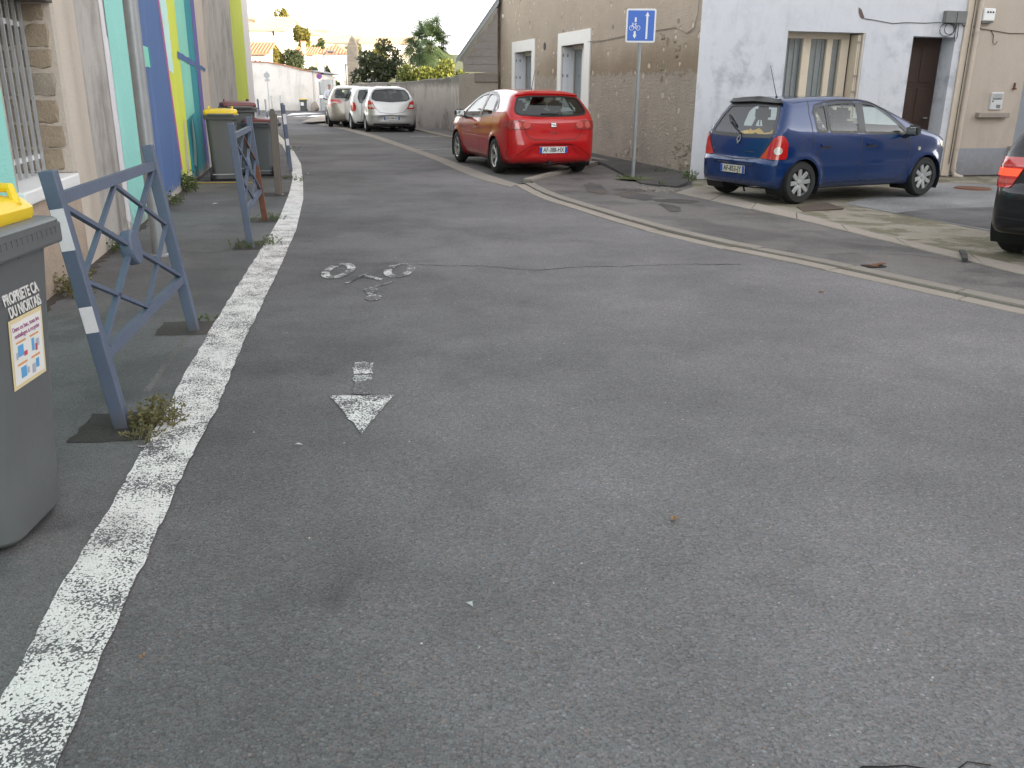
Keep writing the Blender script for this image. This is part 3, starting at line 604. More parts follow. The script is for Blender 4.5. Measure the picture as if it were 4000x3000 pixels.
# barred window: stone jamb, sill, pane, bars
bb = B(); bb.box(OPN[1]-.012, OPN[1]+.11, -.006, .49, OPN[2], OPN[3]+.06); bb.done('jamb', M['jamb'], tl)
bb = B(); bb.box(OPN[0]-.05, OPN[1]+.11, -.004, .12, -.1, OPN[2]-.085); bb.done('spandrel', stucco('pink_sand_render', (.43, .34, .27), (.28, .22, .17), .6, .5, 40, low=.4), tl)
B().box(OPN[0]-.05, OPN[1]-.02, -.05, .46, OPN[2]-.10, OPN[2]-.005, .012).done('window_sill', M['white'], tl)
B().box(OPN[0]-.03, OPN[1]+.05, -.02, .46, OPN[3]-.01, OPN[3]+.09, .01).done('lintel', stonemat('dark_lintel', (.16, .13, .11)), tl)
wf = B(); wf.box(OPN[0], OPN[1], .42, .46, OPN[2], OPN[2]+.07).box(OPN[0], OPN[1], .42, .46, OPN[3]-.08, OPN[3]).box(OPN[0], OPN[0]+.07, .42, .46, OPN[2]+.07, OPN[3]-.08).box(OPN[1]-.10, OPN[1]-.02, .42, .46, OPN[2]+.07, OPN[3]-.08)
wnd = wf.done('window', M['white'], tl); B().box(OPN[0]+.05, OPN[1]-.06, .435, .445, OPN[2]+.05, OPN[3]-.06).done('pane', M['wglass'], wnd)
B().box(OPN[0], OPN[1], .49, .5, OPN[2], OPN[3]).done('curtain', M['curtain'], wnd)
for z in (.93, 1.90): B().box(OPN[0]+.02, OPN[1]-.005, .205, .225, z-.018, z+.018).done('grille_rail', M['white'], tl)
for k in range(9): x = OPN[0]+.1+k*.155; B().bar((x, .19, OPN[2]+.005), (x, .19, OPN[3]-.012), .022).done('grille_bar', M['signback'], tl)
def rock(x0, x1, z0, z1, y0, y1, mat, parent, axis='jamb'):       # an uneven stone; its face looks along -x (jamb) or -y (wall)
    bm = bmesh.new(); bmesh.ops.create_cube(bm, size=1); bmesh.ops.subdivide_edges(bm, edges=bm.edges[:], cuts=2, use_grid_fill=True)
    sx, sy, sz = random.uniform(0, 9), random.uniform(0, 9), random.uniform(0, 9)
    for v in bm.verts:
        c = v.co.copy(); l = max(abs(c.x), abs(c.y), abs(c.z)); rnd = c.normalized()*.56; c = c*.62+rnd*.38
        v.co = Vector(((x0+x1)/2+c.x*(x1-x0)*1.04+random.uniform(-.008, .008), (y0+y1)/2+c.y*(y1-y0)*1.04+random.uniform(-.012, .012), (z0+z1)/2+c.z*(z1-z0)*1.04+random.uniform(-.012, .012)))
    return B().bm(bm).done('stone', mat, parent, True)
z = OPN[2]+.02
while z < OPN[3]-.06:
    h = random.uniform(.10, .17); y = .02+random.uniform(0, .03)
    while y < .46:
        w = random.uniform(.13, .26); y2 = min(.47, y+w); rock(OPN[1]-.028, OPN[1]+.03, z, min(z+h, OPN[3]-.02), y, y2, random.choice([M['stone'], M['stone2']]), tl); y = y2+random.uniform(.015, .04)
    z += h+random.uniform(.02, .04)
# street lamp column in front of the mural
t = empty('lamp_column', (-3.20, 7.9, 0), 0, 'tall grey galvanised lamp column in front of the mural', 'lamp post')
B().tube([(0, 0, -.05), (0, 0, .9), (0, 0, 3.5), (0, 0, 7)], [.062, .062, .058, .045], 20).done('pole', M['galv'], t, True)
B().tube([(0, 0, 6.9), (.3, .1, 7.2), (1.0, .3, 7.35)], .035, 10).done('arm', M['galv'], t, True); B().box(.9, 1.5, .18, .42, 7.28, 7.42, .04).done('lamp_head', M['galv'], t)
B().lathe([(.066, 0), (.085, .0), (.085, .02), (.066, .03)], n=20).done('base_collar', M['galv'], t)

# ------------------------------------------------------------------ beige house on the right (local x along the facade away from the camera, local +y faces the street)
P0 = (3.084, 15.787); DB = (-.26503, .96424)
def beige():
    t = NT('old_beige_render'); v = t.obj(); s = t.sep(v); a = t.noise(v, .8, 5, .6); b = t.noise(v, 6, 5, .62); f = t.noise(v, 55, 4, .6); e = t.noise(v, 2.5, 5, .65)
    zz = t.math('ADD', s[2], t.math('MULTIPLY', t.math('SUBTRACT', b, .5), .42)); zz = t.math('ADD', zz, t.math('MULTIPLY', t.math('SUBTRACT', e, .5), .34))
    up = t.mix(t.math('ADD', t.math('MULTIPLY', a, .6), t.math('MULTIPLY', b, .4)), (.33, .275, .215), (.68, .57, .465)); up = t.mix(t.math('MULTIPLY', t.ss(e, .5, .68), .5), up, (.50, .42, .345))
    damp = t.math('MULTIPLY', t.math('SUBTRACT', 1., t.ss(t.math('ADD', s[2], t.math('MULTIPLY', a, .9)), 2.2, 3.1)), .8)
    damp = t.math('MULTIPLY', damp, t.math('SUBTRACT', 1., t.ss(s[0], 7.5, 11.)))
    up = t.mix(damp, up, (.285, .215, .145))
    low = t.mix(t.math('ADD', t.math('MULTIPLY', e, .6), t.math('MULTIPLY', b, .4)), (.29, .25, .205), (.72, .61, .515)); low = t.mix(t.math('MULTIPLY', t.ss(a, .5, .7), .5), low, (.36, .315, .275))
    m = t.ss(zz, 1.72, 1.80); far = t.ss(s[0], 9.0, 12.5); m = t.math('MAXIMUM', m, far); c = t.mix(m, low, up)
    sp = t.math('MAXIMUM', t.ss(t.math('ADD', t.vor(v, 3.4), t.math('MULTIPLY', b, .6)), .52, .42), t.ss(t.math('ADD', t.vor(t.scl(v, (1., 1., .6)), 8.), t.math('MULTIPLY', e, .7)), .48, .38)); c = t.mix(t.math('MULTIPLY', sp, .85), c, (.80, .67, .55))
    dk = t.ss(t.math('ADD', t.vor(v, 1.7), t.math('MULTIPLY', b, .5)), .40, .33); c = t.mix(t.math('MULTIPLY', dk, .5), c, (.16, .12, .085))
    c = t.mix(.65, c, t.mix(1., c, t.gray(t.math('ADD', .50, t.math('MULTIPLY', f, 1.15))), 'MULTIPLY'))
    rough = t.math('ADD', t.math('MULTIPLY', t.noise(v, 22, 5, .65), t.math('SUBTRACT', 2.2, t.math('MULTIPLY', m, 1.4))), t.math('MULTIPLY', t.noise(v, 90, 3), .5))
    rough = t.math('ADD', rough, t.math('SUBTRACT', t.math('MULTIPLY', m, .8), sp))
    return t.set(Base_Color=c, Roughness=.95, Normal=t.bump(rough, .95, .05), **{'Specular IOR Level': .15})
M['beige'] = beige()
M['winwhite'] = plain('window_white_paint', (.72, .70, .67), .5, 0, .05); M['shutter'] = plain('shutter_paint', (.68, .69, .73), .45, 0, .05)
tb = empty('beige_house', (*P0, 0), math.atan2(DB[1], DB[0]), 'old beige rendered house with two white framed windows behind the red car', 'house')
HB = 7.6; LB = 13.75
WINS = [(5.70, 7.33, 1.02, 2.455, 5.30, 7.62, .86, 2.745), (9.90, 11.62, 1.02, 2.44, 9.62, 11.93, .86, 2.73)]
def wallholes(L0, L1, z0, z1, holes, y0, y1):       # boxes round rectangular holes; the holes are sorted along x
    bb = B(); x = L0
    for a, b, c, d in holes: bb.box(x, a, y0, y1, z0, z1); bb.box(a, b, y0, y1, z0, c); bb.box(a, b, y0, y1, d, z1); x = b
    bb.box(x, L1, y0, y1, z0, z1); return bb
bb = wallholes(0, LB, -.4, HB, [w[:4] for w in WINS], -.45, 0); bb.box(1.15, 1.6, -8.5, -.45, -.4, HB).box(LB-.45, LB, -8.5, -.45, -.4, HB).box(1.15, LB, -9, -8.5, -.4, HB)
bb.done('wall', M['beige'], tb)
B().prism([(.35, HB), (-4.5, HB+1.9), (-9.35, HB), (-9.35, HB+.12), (-4.5, HB+2.05), (.35, HB+.12)], 0, .02, LB+.2).done('roof', plain('old_tile', (.30, .13, .075), .85, 0, .3, 3), tb)
for (a, b, c, d, A, Bx, C, D) in WINS:
    f = B(); f.box(A, Bx, .0, .03, d, D).box(A, a, .0, .03, C, d).box(b, Bx, .0, .03, C, d).box(a, b, .0, .03, C, c)
    fo = f.done('window_surround', M['winwhite'], tb)
    w = B(); y0, y1 = -.31, -.25                                                                  # casement near the back of the reveal
    w.box(a, b, y0, y1, c, c+.10).box(a, b, y0, y1, d-.09, d).box(a, a+.08, y0, y1, c+.1, d-.09).box(b-.08, b, y0, y1, c+.1, d-.09); xm = (a+b)/2; w.box(xm-.05, xm+.05, y0, y1+.01, c+.1, d-.09)
    wo = w.done('window', M['winwhite'], tb)
    B().box(a+.04, b-.04, -.285, -.275, c+.06, d-.05).done('pane', M['wglass'], wo)
    cu = B()
    for k in range(26): x = a+.05+(b-a-.1)*k/26; cu.box(x, x+(b-a-.1)/26, -.335-.012*(k % 2), -.325-.012*(k % 2), c+.08, d-.06)
    cu.done('curtain', M['curtain'], wo); B().box(a-.05, b+.05, -.6, -.46, c-.1, d+.1).done('room', M['dark'], wo)
    B().box(a, b, -.25, .045, c-.04, c+.012, .008).done('window_sill', M['winwhite'], tb)
    for k in range(2): B().box(a-.02, b+.02, .03, .055, c-.075-.05*k, c-.05-.05*k).done('apron_moulding', M['winwhite'], tb)
    # shutters folded back against the far reveal
    s = B(); s.box(b-.035, b-.005, -.245, -.13, c+.03, d-.02).box(b-.035, b-.008, -.126, -.012, c+.03, d-.02); sh = s.done('shutter', M['shutter'], tb)
    for z in (c+.18, (c+d)/2, d-.25): B().box(b-.05, b-.03, -.15, -.105, z, z+.07).done('hinge', M['galv'], sh); B().box(b-.05, b-.03, -.03, .0, z, z+.07).done('hinge', M['galv'], sh)
    B().box(b-.06, b-.03, -.245, -.17, c+.32, c+.345).done('latch', M['galv'], sh)
    s = B(); s.box(b-.075, b-.045, -.247, -.15, c+.03, d-.02); s.done('shutter', M['shutter'], tb)
for k in range(44):                                         # stones laid bare low on the corner and here and there
    if k < 22: x, z = abs(random.gauss(.05, .32))+.03, random.uniform(-.05, .6)
    elif k < 32: x, z = random.gauss(2.6, .5), random.uniform(.02, .32)
    else: x, z = random.uniform(.2, 1.5), random.uniform(1.7, 2.6)
    w, h = random.uniform(.05, .13), random.uniform(.04, .08); rock(x, x+w, z, z+h, -.02, random.uniform(.006, .02), random.choice([M['stone'], M['stone2'], M['beige']]), tb)
B().tube([(5.42, .035, 2.47), (4.4, .02, 2.46), (3.4, .02, 2.49), (2.2, .02, 2.51), (.95, .02, 2.52), (.72, .02, 2.46), (.45, .02, 2.40), (.2, .02, 2.47), (.1, .02, 2.7), (.07, .02, 3.2), (.07, .02, 5)], .008, 6).done('cable', M['concpale'], tb, True)
B().tube([(13.2, .03, 3.9), (13.5, .06, 3.78), (14.5, .2, 3.75), (22, 1.5, 4.1), (34, 2.8, 5.0)], .012, 5).done('overhead_cable', M['trim'], tb)
B().lathe([(0, .03), (.05, .03), (.06, 0)], axis=1, n=12, c=(13.05, 0, 3.5)).done('wall_plate', M['white'], tb)
B().lathe([(0, .01), (.09, .012), (.1, 0)], axis=1, n=12, c=(8.78, 0, 2.5)).done('vent_hole', M['patch'], tb)

# ------------------------------------------------------------------ blue-white house (local x to the right, local -y faces the street)
EB = (.97014, .24254)
def bluewhite():
    t = NT('blue_white_render'); v = t.obj(); s = t.sep(v); a = t.noise(v, .75, 5, .6); b = t.noise(v, 3.2, 5, .62); f = t.noise(v, 70, 3); st = t.noise(t.scl(v, (4, 4, .5)), 1.3, 4)
    c = t.mix(a, (.52, .53, .575), (.66, .665, .695)); band_ = t.math('SUBTRACT', 1., t.ss(t.math('ABSOLUTE', t.math('SUBTRACT', s[2], 1.75)), .2, .95))
    g = t.math('ADD', t.math('MULTIPLY', b, .6), t.math('MULTIPLY', a, .5)); g = t.math('MULTIPLY', t.ss(g, .50, .70), t.math('ADD', .25, t.math('MULTIPLY', band_, .7)))
    c = t.mix(t.math('MULTIPLY', g, .75), c, (.27, .285, .335)); c = t.mix(t.math('MULTIPLY', t.ss(b, .62, .74), .5), c, (.70, .71, .74))
    c = t.mix(t.math('MULTIPLY', t.ss(st, .55, .75), .25), c, (.33, .34, .37)); c = t.mix(t.math('MULTIPLY', t.math('SUBTRACT', 1., t.ss(t.math('ADD', s[2], t.math('MULTIPLY', b, .5)), .1, .6)), .5), c, (.40, .38, .36))
    return t.set(Base_Color=c, Roughness=.9, Normal=t.bump(t.math('ADD', t.math('MULTIPLY', t.noise(v, 12, 5), 1.), t.math('MULTIPLY', f, .4)), .22, .02), **{'Specular IOR Level': .25})
M['bluewhite'] = bluewhite()
tw = empty('pale_blue_house', (*P0, 0), math.atan2(EB[1], EB[0]), 'pale blue-white rendered house behind the blue car', 'house')
HW = 7.8; WW = (1.63, 3.14, 1.02, 2.45); DW = (4.11, 4.98, -.1, 2.42)
bb = wallholes(.0, 5.12, -.4, HW, [WW, DW], 0, .40); bb.box(4.7, 5.12, .4, 9, -.4, HW).box(.46, 5.12, 8.6, 9, -.4, HW)
bb.done('wall', M['bluewhite'], tw); B().prism([(-.3, HW), (4.5, HW+1.8), (9.3, HW), (9.3, HW+.12), (4.5, HW+1.94), (-.3, HW+.12)], 0, -.1, 5.12).done('roof', M['stone2'], tw)
a, b, c, d = WW; M['winbeige'] = plain('window_beige_paint', (.62, .53, .42), .55, 0, .08)
w = B(); y0, y1 = .28, .33
w.box(a, b-.12, y0, y1, d-.10, d).box(a, b-.12, y0, y1, c, c+.07).box(2.10, 2.25, y0-.02, y1, c+.07, d-.1).box(2.57, 2.68, y0-.02, y1, c+.07, d-.1).box(2.84, 3.00, y0-.03, y1, c+.07, d-.1).box(a, a+.07, y0, y1, c+.07, d-.1)
wo = w.done('window', M['winbeige'], tw)
for x0, x1 in ((a+.05, 2.12), (2.23, 2.59), (2.66, 2.86)): B().box(x0, x1, .305, .315, c+.05, d-.08).done('pane', M['wglass'], wo)
cu = B()
for k in range(34): x = a+.03+k*.036; cu.box(x, x+.036, .34+.012*((k*7) % 3), .35+.012*((k*7) % 3), c+.02, d-.04)
cu.done('curtain', M['curtain'], wo); B().box(a-.1, b+.1, .42, .6, c-.1, d+.1).done('room', M['dark'], wo)
s = B()
for k in range(2): x = b-.105+k*.034; s.box(x, x+.026, .05, .27, c+.02, d-.03)
sh = s.done('shutter', M['winbeige'], tw)
for z in (1.45, 1.72, 2.28): B().box(b-.112, b-.04, .038, .052, z, z+.04).done('hinge', M['concpale'], sh); B().lathe([(0, .02), (.022, .02), (.025, 0)], axis=1, n=12, c=(2.92, .245, 1.42)).done('lock', M['galv'], sh)
B().box(b-.03, b-.002, .01, .39, c, d).done('reveal', plain('reveal_render', (.60, .54, .47), .9, 0, .08), tw)
B().box(a-.04, b+.04, -.04, .28, c-.06, c+.01, .01).done('window_sill', M['concpale'], tw)
a, b, c, d = DW
dr = B(); dr.box(a+.02, b-.02, .33, .38, 0, d); door = dr.done('door', M['wood'], tw)
pn = B()
for z0, z1 in ((.2, .85), (.95, 1.55), (1.65, 2.25)): pn.box(a+.12, a+.38, .318, .332, z0, z1, .006).box(a+.48, a+.74, .318, .332, z0, z1, .006)
pn.done('door_panel', M['wood'], door); B().tube([(b-.12, .33, 1.02), (b-.12, .28, 1.02), (b-.2, .28, 1.02)], .012, 8).done('handle', M['galv'], door)
B().box(a-.03, b+.03, -.10, .33, -.12, .03, .01).done('door_step', M['conc'], tw)
# wall cable, chipped corner, grey junction boxes with loops of cable
B().tube([(3.07, -.008, 2.68), (3.3, -.008, 2.66), (3.64, -.008, 2.615), (3.9, -.008, 2.64), (4.3, -.008, 2.64), (4.63, -.008, 2.66)], .006, 6).done('cable', M['patch'], tw)
V = [(2.93, -.004, 2.86), (2.99, -.004, 2.83), (3.07, -.004, 2.70), (3.05, -.004, 2.67), (2.99, -.004, 2.69), (2.94, -.004, 2.78)]
add('chipped_patch', mesh('chip', V, [tuple(range(6))], plain('chip', (.14, .10, .09), .95)), tw)
t = empty('junction_boxes', (P0[0]+EB[0]*4.87, P0[1]+EB[1]*4.87, 2.65), math.atan2(EB[1], EB[0]), 'pair of weathered grey cable boxes with loops under them on the blue-white wall', 'junction box')
M['oldbox'] = plain('weathered_grey_box', (.17, .175, .17), .8, 0, .25, 8)
B().box(-.22, -.005, -.10, 0, 0, .20, .008).done('box', M['oldbox'], t); B().box(.005, .21, -.10, 0, 0, .20, .008).done('box', M['oldbox'], t)
lp = [(-.12+.15*math.cos(k/16*2*math.pi), -.03-.01*math.sin(k), -.11+.11*math.sin(k/16*2*math.pi)) for k in range(17)]
B().tube(lp, .007, 6).tube([(p[0]*.75+.02, p[1]-.012, p[2]*.85+.0) for p in lp], .007, 6).tube([(.08, -.02, 0), (.07, -.02, -.22), (.10, -.02, -.30), (.13, -.02, -.22), (.12, -.02, 0)], .006, 6).tube([(.18, -.03, 0), (.22, -.02, -.04), (.45, -.02, -.05)], .009, 6).done('cable_loop', M['trim'], t)

# ------------------------------------------------------------------ beige house at the right edge (same facade line)
M['tan'] = stucco('tan_render', (.47, .405, .345), (.30, .26, .22), .35, .2, 80, streak=.2); M['bluegrey'] = stucco('blue_grey_plinth', (.30, .31, .345), (.22, .20, .19), .5, .2, 70, low=.6)
tt = empty('tan_house', (P0[0]+EB[0]*5.125, P0[1]+EB[1]*5.125, 0), math.atan2(EB[1], EB[0]), 'tan rendered house with a blue-grey plinth at the right edge', 'house')
WT = (1.50, 2.6, .53, 2.2)
bb = wallholes(0, 9, -.4, 7.0, [WT], 0, .4); bb.box(0, .4, .4, 9, -.4, 7).box(8.6, 9, .4, 9, -.4, 7).box(0, 9, 8.6, 9, -.4, 7)
bb.done('wall', M['tan'], tt); B().prism([(-.3, 7), (4.5, 8.8), (9.3, 7), (9.3, 7.12), (4.5, 8.94), (-.3, 7.12)], 0, 0, 9.1).done('roof', M['stone2'], tt)
B().box(.20, 9, -.012, .0, -.3, .485).done('plinth', M['bluegrey'], tt); B().box(.0, .16, -.03, .0, -.3, 7).done('pilaster', plain('pilaster_paint', (.55, .47, .38), .9, 0, .1), tt)
B().box(WT[0], WT[1], .2, .25, WT[2], WT[3]).done('window', plain('grey_shutter', (.26, .28, .32), .6), tt); B().box(WT[0]-.10, WT[1]+.1, -.09, .2, .37, .52, .015).done('window_sill', M['concpale'], tt)
B().tube([(.235, -.06, 7), (.235, -.06, 2.6), (.215, -.06, .45), (.21, -.06, .1), (.24, -.09, .0), (.34, -.2, -.04)], .042, 14).done('downpipe', plain('downpipe_paint', (.50, .42, .35), .6, 0, .12), tt, True)
cl = B()
for z in (.12, .47, 2.5): cl.lathe([(.043, -.02), (.05, -.02), (.05, .02), (.043, .02)], n=14, c=(.222, -.06, z))
cl.done('pipe_clip', M['tan'], tt); B().tube([(.125, -.05, 7), (.11, -.05, .2)], .008, 6).done('wall_cable', M['patch'], tt)
def onh3(x, z, name, label, cat):
    return empty(name, (P0[0]+EB[0]*x, P0[1]+EB[1]*x, z), math.atan2(EB[1], EB[0]), label, cat)
t = onh3(5.53, 2.70, 'meter_box', 'white meter box with a row of small dark marks high on the tan wall', 'meter box')
B().box(-.12, .12, -.11, 0, 0, .21, .015).done('box', M['white'], t); B().box(-.12, .12, -.09, -.005, -.03, .004).done('underside', M['oldbox'], t)
mk = B()
for k in range(3): mk.box(-.06+k*.055, -.025+k*.055, -.113, -.110, .13, .16)
mk.done('printed_marks', M['ink'], t)
t = onh3(6.08, 1.18, 'letter_box', 'white letter box set in the tan wall above a stone ledge', 'letter box')
B().box(-.135, .135, -.03, .02, 0, .31, .012).done('box', plain('letterbox_paint', (.55, .56, .57), .45), t); B().box(-.11, .11, -.038, -.028, .20, .285).done('flap', M['signback'], t); B().box(-.10, .10, -.034, -.028, .185, .197).done('slot', M['ink'], t)
B().box(.0, .09, -.033, -.029, .03, .09).done('sticker', M['oldbox'], t); B().lathe([(0, -.036), (.015, -.034), (.015, -.028)], axis=1, n=10, c=(-.09, 0, .15)).done('lock', M['ink'], t)
t = onh3(6.0, 1.04, 'stone_ledge', 'pale stone ledge projecting under the letter box', 'ledge'); B().box(-.32, .36, -.10, .02, 0, .09, .012).done('ledge', M['concpale'], t)
t = onh3(5.5, 2.57, 'wall_wire', 'thin brown wire with a hook running along the tan wall', 'wire')
B().tube([(-.05, -.01, .02), (.0, -.012, -.0), (.25, -.012, -.02), (.6, -.012, -.06), (1.2, -.012, -.05), (3, -.012, -.02)], .006, 5).tube([(.2, -.012, -.02), (.27, -.012, -.10), (.28, -.014, -.22), (.32, -.03, -.26), (.36, -.03, -.2)], .006, 5).done('wire', M['bark'], t)
t = onh3(6.42, 1.54, 'wall_bracket', 'small rusty bracket on the tan wall beside the window', 'bracket'); B().box(-.03, .03, -.05, 0, 0, .03, .004).box(-.012, .012, -.03, 0, .03, .12).done('bracket', M['rust'], t)

# ------------------------------------------------------------------ lean-to of concrete blocks, garden wall
M['block'] = stucco('concrete_block', (.33, .30, .285), (.22, .20, .19), .5, .5, 45)
ts = empty('lean_to', (-.53, 28.6, 0), 0, 'lean-to of grey concrete blocks with a sloping zinc edged roof', 'shed')
YS = 0
B().prism([(-1.2, 1.86), (0, 1.95), (0, -.2), (-1.2, -.2)], 1, 0, .3).done('rough_base', stucco('rough_wall', (.37, .33, .29), (.20, .18, .155), .6, .6, 22), ts)
B().box(-.72, .0, -.06, .0, 1.64, 1.90, .012).done('concrete_lintel', M['conc'], ts)
def rz_(x): return 2.28+(x+1.08)*1.36
row = 0; z = 1.93
while z < 3.7:
    h = .205; x = -.03-(.25 if row % 2 else 0.)
    xr2 = -.012
    edges_ = [-.012]+[e for e in (-.012-.25*(row % 2 == 1)-.5*k for k in range(0, 4)) if -1.12 < e < -.02]+[-1.07]
    for i in range(len(edges_)-1):
        x1, x0 = edges_[i]-.009, edges_[i+1]+.009
        if x1-x0 < .05: continue
        P = [(x0, z), (x1, z), (x1, min(z+h, rz_(x1)-.02)), (x0, min(z+h, rz_(x0)-.02))]
        if P[3][1] <= z+.01:
            k = x0+(z+.02-rz_(x0))/1.36+.02
            if k > x1-.04 or rz_(x1)-.02 < z+.04: continue
            P[0] = (k, z); P[3] = (k+.005, z+.01)
        B().prism(P, 1, -.012+random.uniform(-.003, .003), .18).done('block', M['block'], ts)
    z += h+.018; row += 1
B().prism([(-1.07, 1.93), (-.012, 1.93), (-.012, 3.64), (-1.07, 2.2)], 1, .0, .17).done('mortar', M['concpale'], ts)
B().prism([(-1.30, 2.14), (-1.27, 2.30), (.02, 4.06), (.02, 3.86)], 1, -.10, -.05).done('fascia', M['zinc'], ts)
B().prism([(-1.27, 2.28), (-1.27, 2.32), (.02, 4.08), (.02, 4.04)], 1, -.14, 5).done('roof', M['zinc'], ts)
def gwall():
    t = NT('garden_wall_render'); p = t.pos(); a = t.noise(p, 1.1, 5, .65); b = t.noise(p, 7, 5, .65); st = t.noise(t.scl(p, (1., 1., .5)), 1.1, 6, .7, .6); z = t.sep(p)[2]
    c = t.mix(a, (.27, .235, .21), (.42, .37, .335)); c = t.mix(t.math('MULTIPLY', t.ss(st, .46, .66), .75), c, (.14, .125, .108))
    c = t.mix(t.ss(t.math('ADD', z, t.math('MULTIPLY', b, .5)), 1.65, 1.95), c, (.12, .112, .095)); c = t.mix(t.math('MULTIPLY', t.ss(b, .58, .7), .5), c, (.46, .41, .37))
    return t.set(Base_Color=c, Roughness=.95, Normal=t.bump(t.math('ADD', b, t.noise(p, 35, 4)), .6, .04))
M['gwall'] = gwall()
GWP = [(-1.62, 28.62), (-1.9, 30.5), (-2.35, 33.9), (-3.0, 34.9), (-4.1, 36.6), (-5.6, 38.9), (-7.3, 41.4)]; GWH = [1.83, 1.84, 1.80, 1.74, 1.66, 1.60, 1.56]
V = []; F = []; P = GWP
for i in range(len(P)-1):
    n = 8
    for k in range(n+(i == len(P)-2)):
        f = k/n; q = np.array(P[i])*(1-f)+np.array(P[i+1])*f; d = np.array(P[i+1])-np.array(P[i]); d /= np.linalg.norm(d); o_ = np.array([d[1], -d[0]])*.32
        h = GWH[i]*(1-f)+GWH[i+1]*f+random.uniform(-.025, .025); V += [(*q, -.2), (*q, h), (*(q+o_*.5), h+.05), (*(q+o_), h), (*(q+o_), -.2)]
m_ = len(V)//5
F = [(i*5+j, (i+1)*5+j, (i+1)*5+j+1, i*5+j+1) for i in range(m_-1) for j in range(4)]+[(0, 1, 2, 3, 4), tuple(range(m_*5-5, m_*5))[::-1]]
o = add('garden_wall', mesh('garden_wall', V, F, M['gwall'])); tag(o, 'weathered grey stone garden wall beside the silver cars', 'wall')

# ------------------------------------------------------------------ cars: a smooth body solved from three silhouettes, then cut into panels and windows
class Grid2:
    def __init__(s, poly, h=.012, pad=.45):
        P = np.array(poly); s.lo = P.min(0)-pad; n = np.ceil((P.max(0)+pad-s.lo)/h).astype(int)+1; s.h = h; s.n = n
        gx, gy = np.meshgrid(s.lo[0]+np.arange(n[0])*h, s.lo[1]+np.arange(n[1])*h, indexing='ij')
        D = np.full(gx.shape, 1e9); Q = np.roll(P, -1, 0)
        for a, b in zip(P, Q):
            d = b-a; L = d@d+1e-12; t = np.clip(((gx-a[0])*d[0]+(gy-a[1])*d[1])/L, 0, 1)
            D = np.minimum(D, (gx-a[0]-t*d[0])**2+(gy-a[1]-t*d[1])**2)
        D = np.sqrt(D); D[inside([tuple(p) for p in P], gx, gy)] *= -1; s.D = D
    def __call__(s, x, y):
        fx = np.clip((x-s.lo[0])/s.h, 0, s.n[0]-1.001); fy = np.clip((y-s.lo[1])/s.h, 0, s.n[1]-1.001); i = fx.astype(int); j = fy.astype(int); u = fx-i; v = fy-j; D = s.D
        return D[i, j]*(1-u)*(1-v)+D[i+1, j]*u*(1-v)+D[i, j+1]*(1-u)*v+D[i+1, j+1]*u*v
def smax(a, b, k):
    h = np.maximum(k-np.abs(a-b), 0)/k; return np.maximum(a, b)+h*h*k*.25
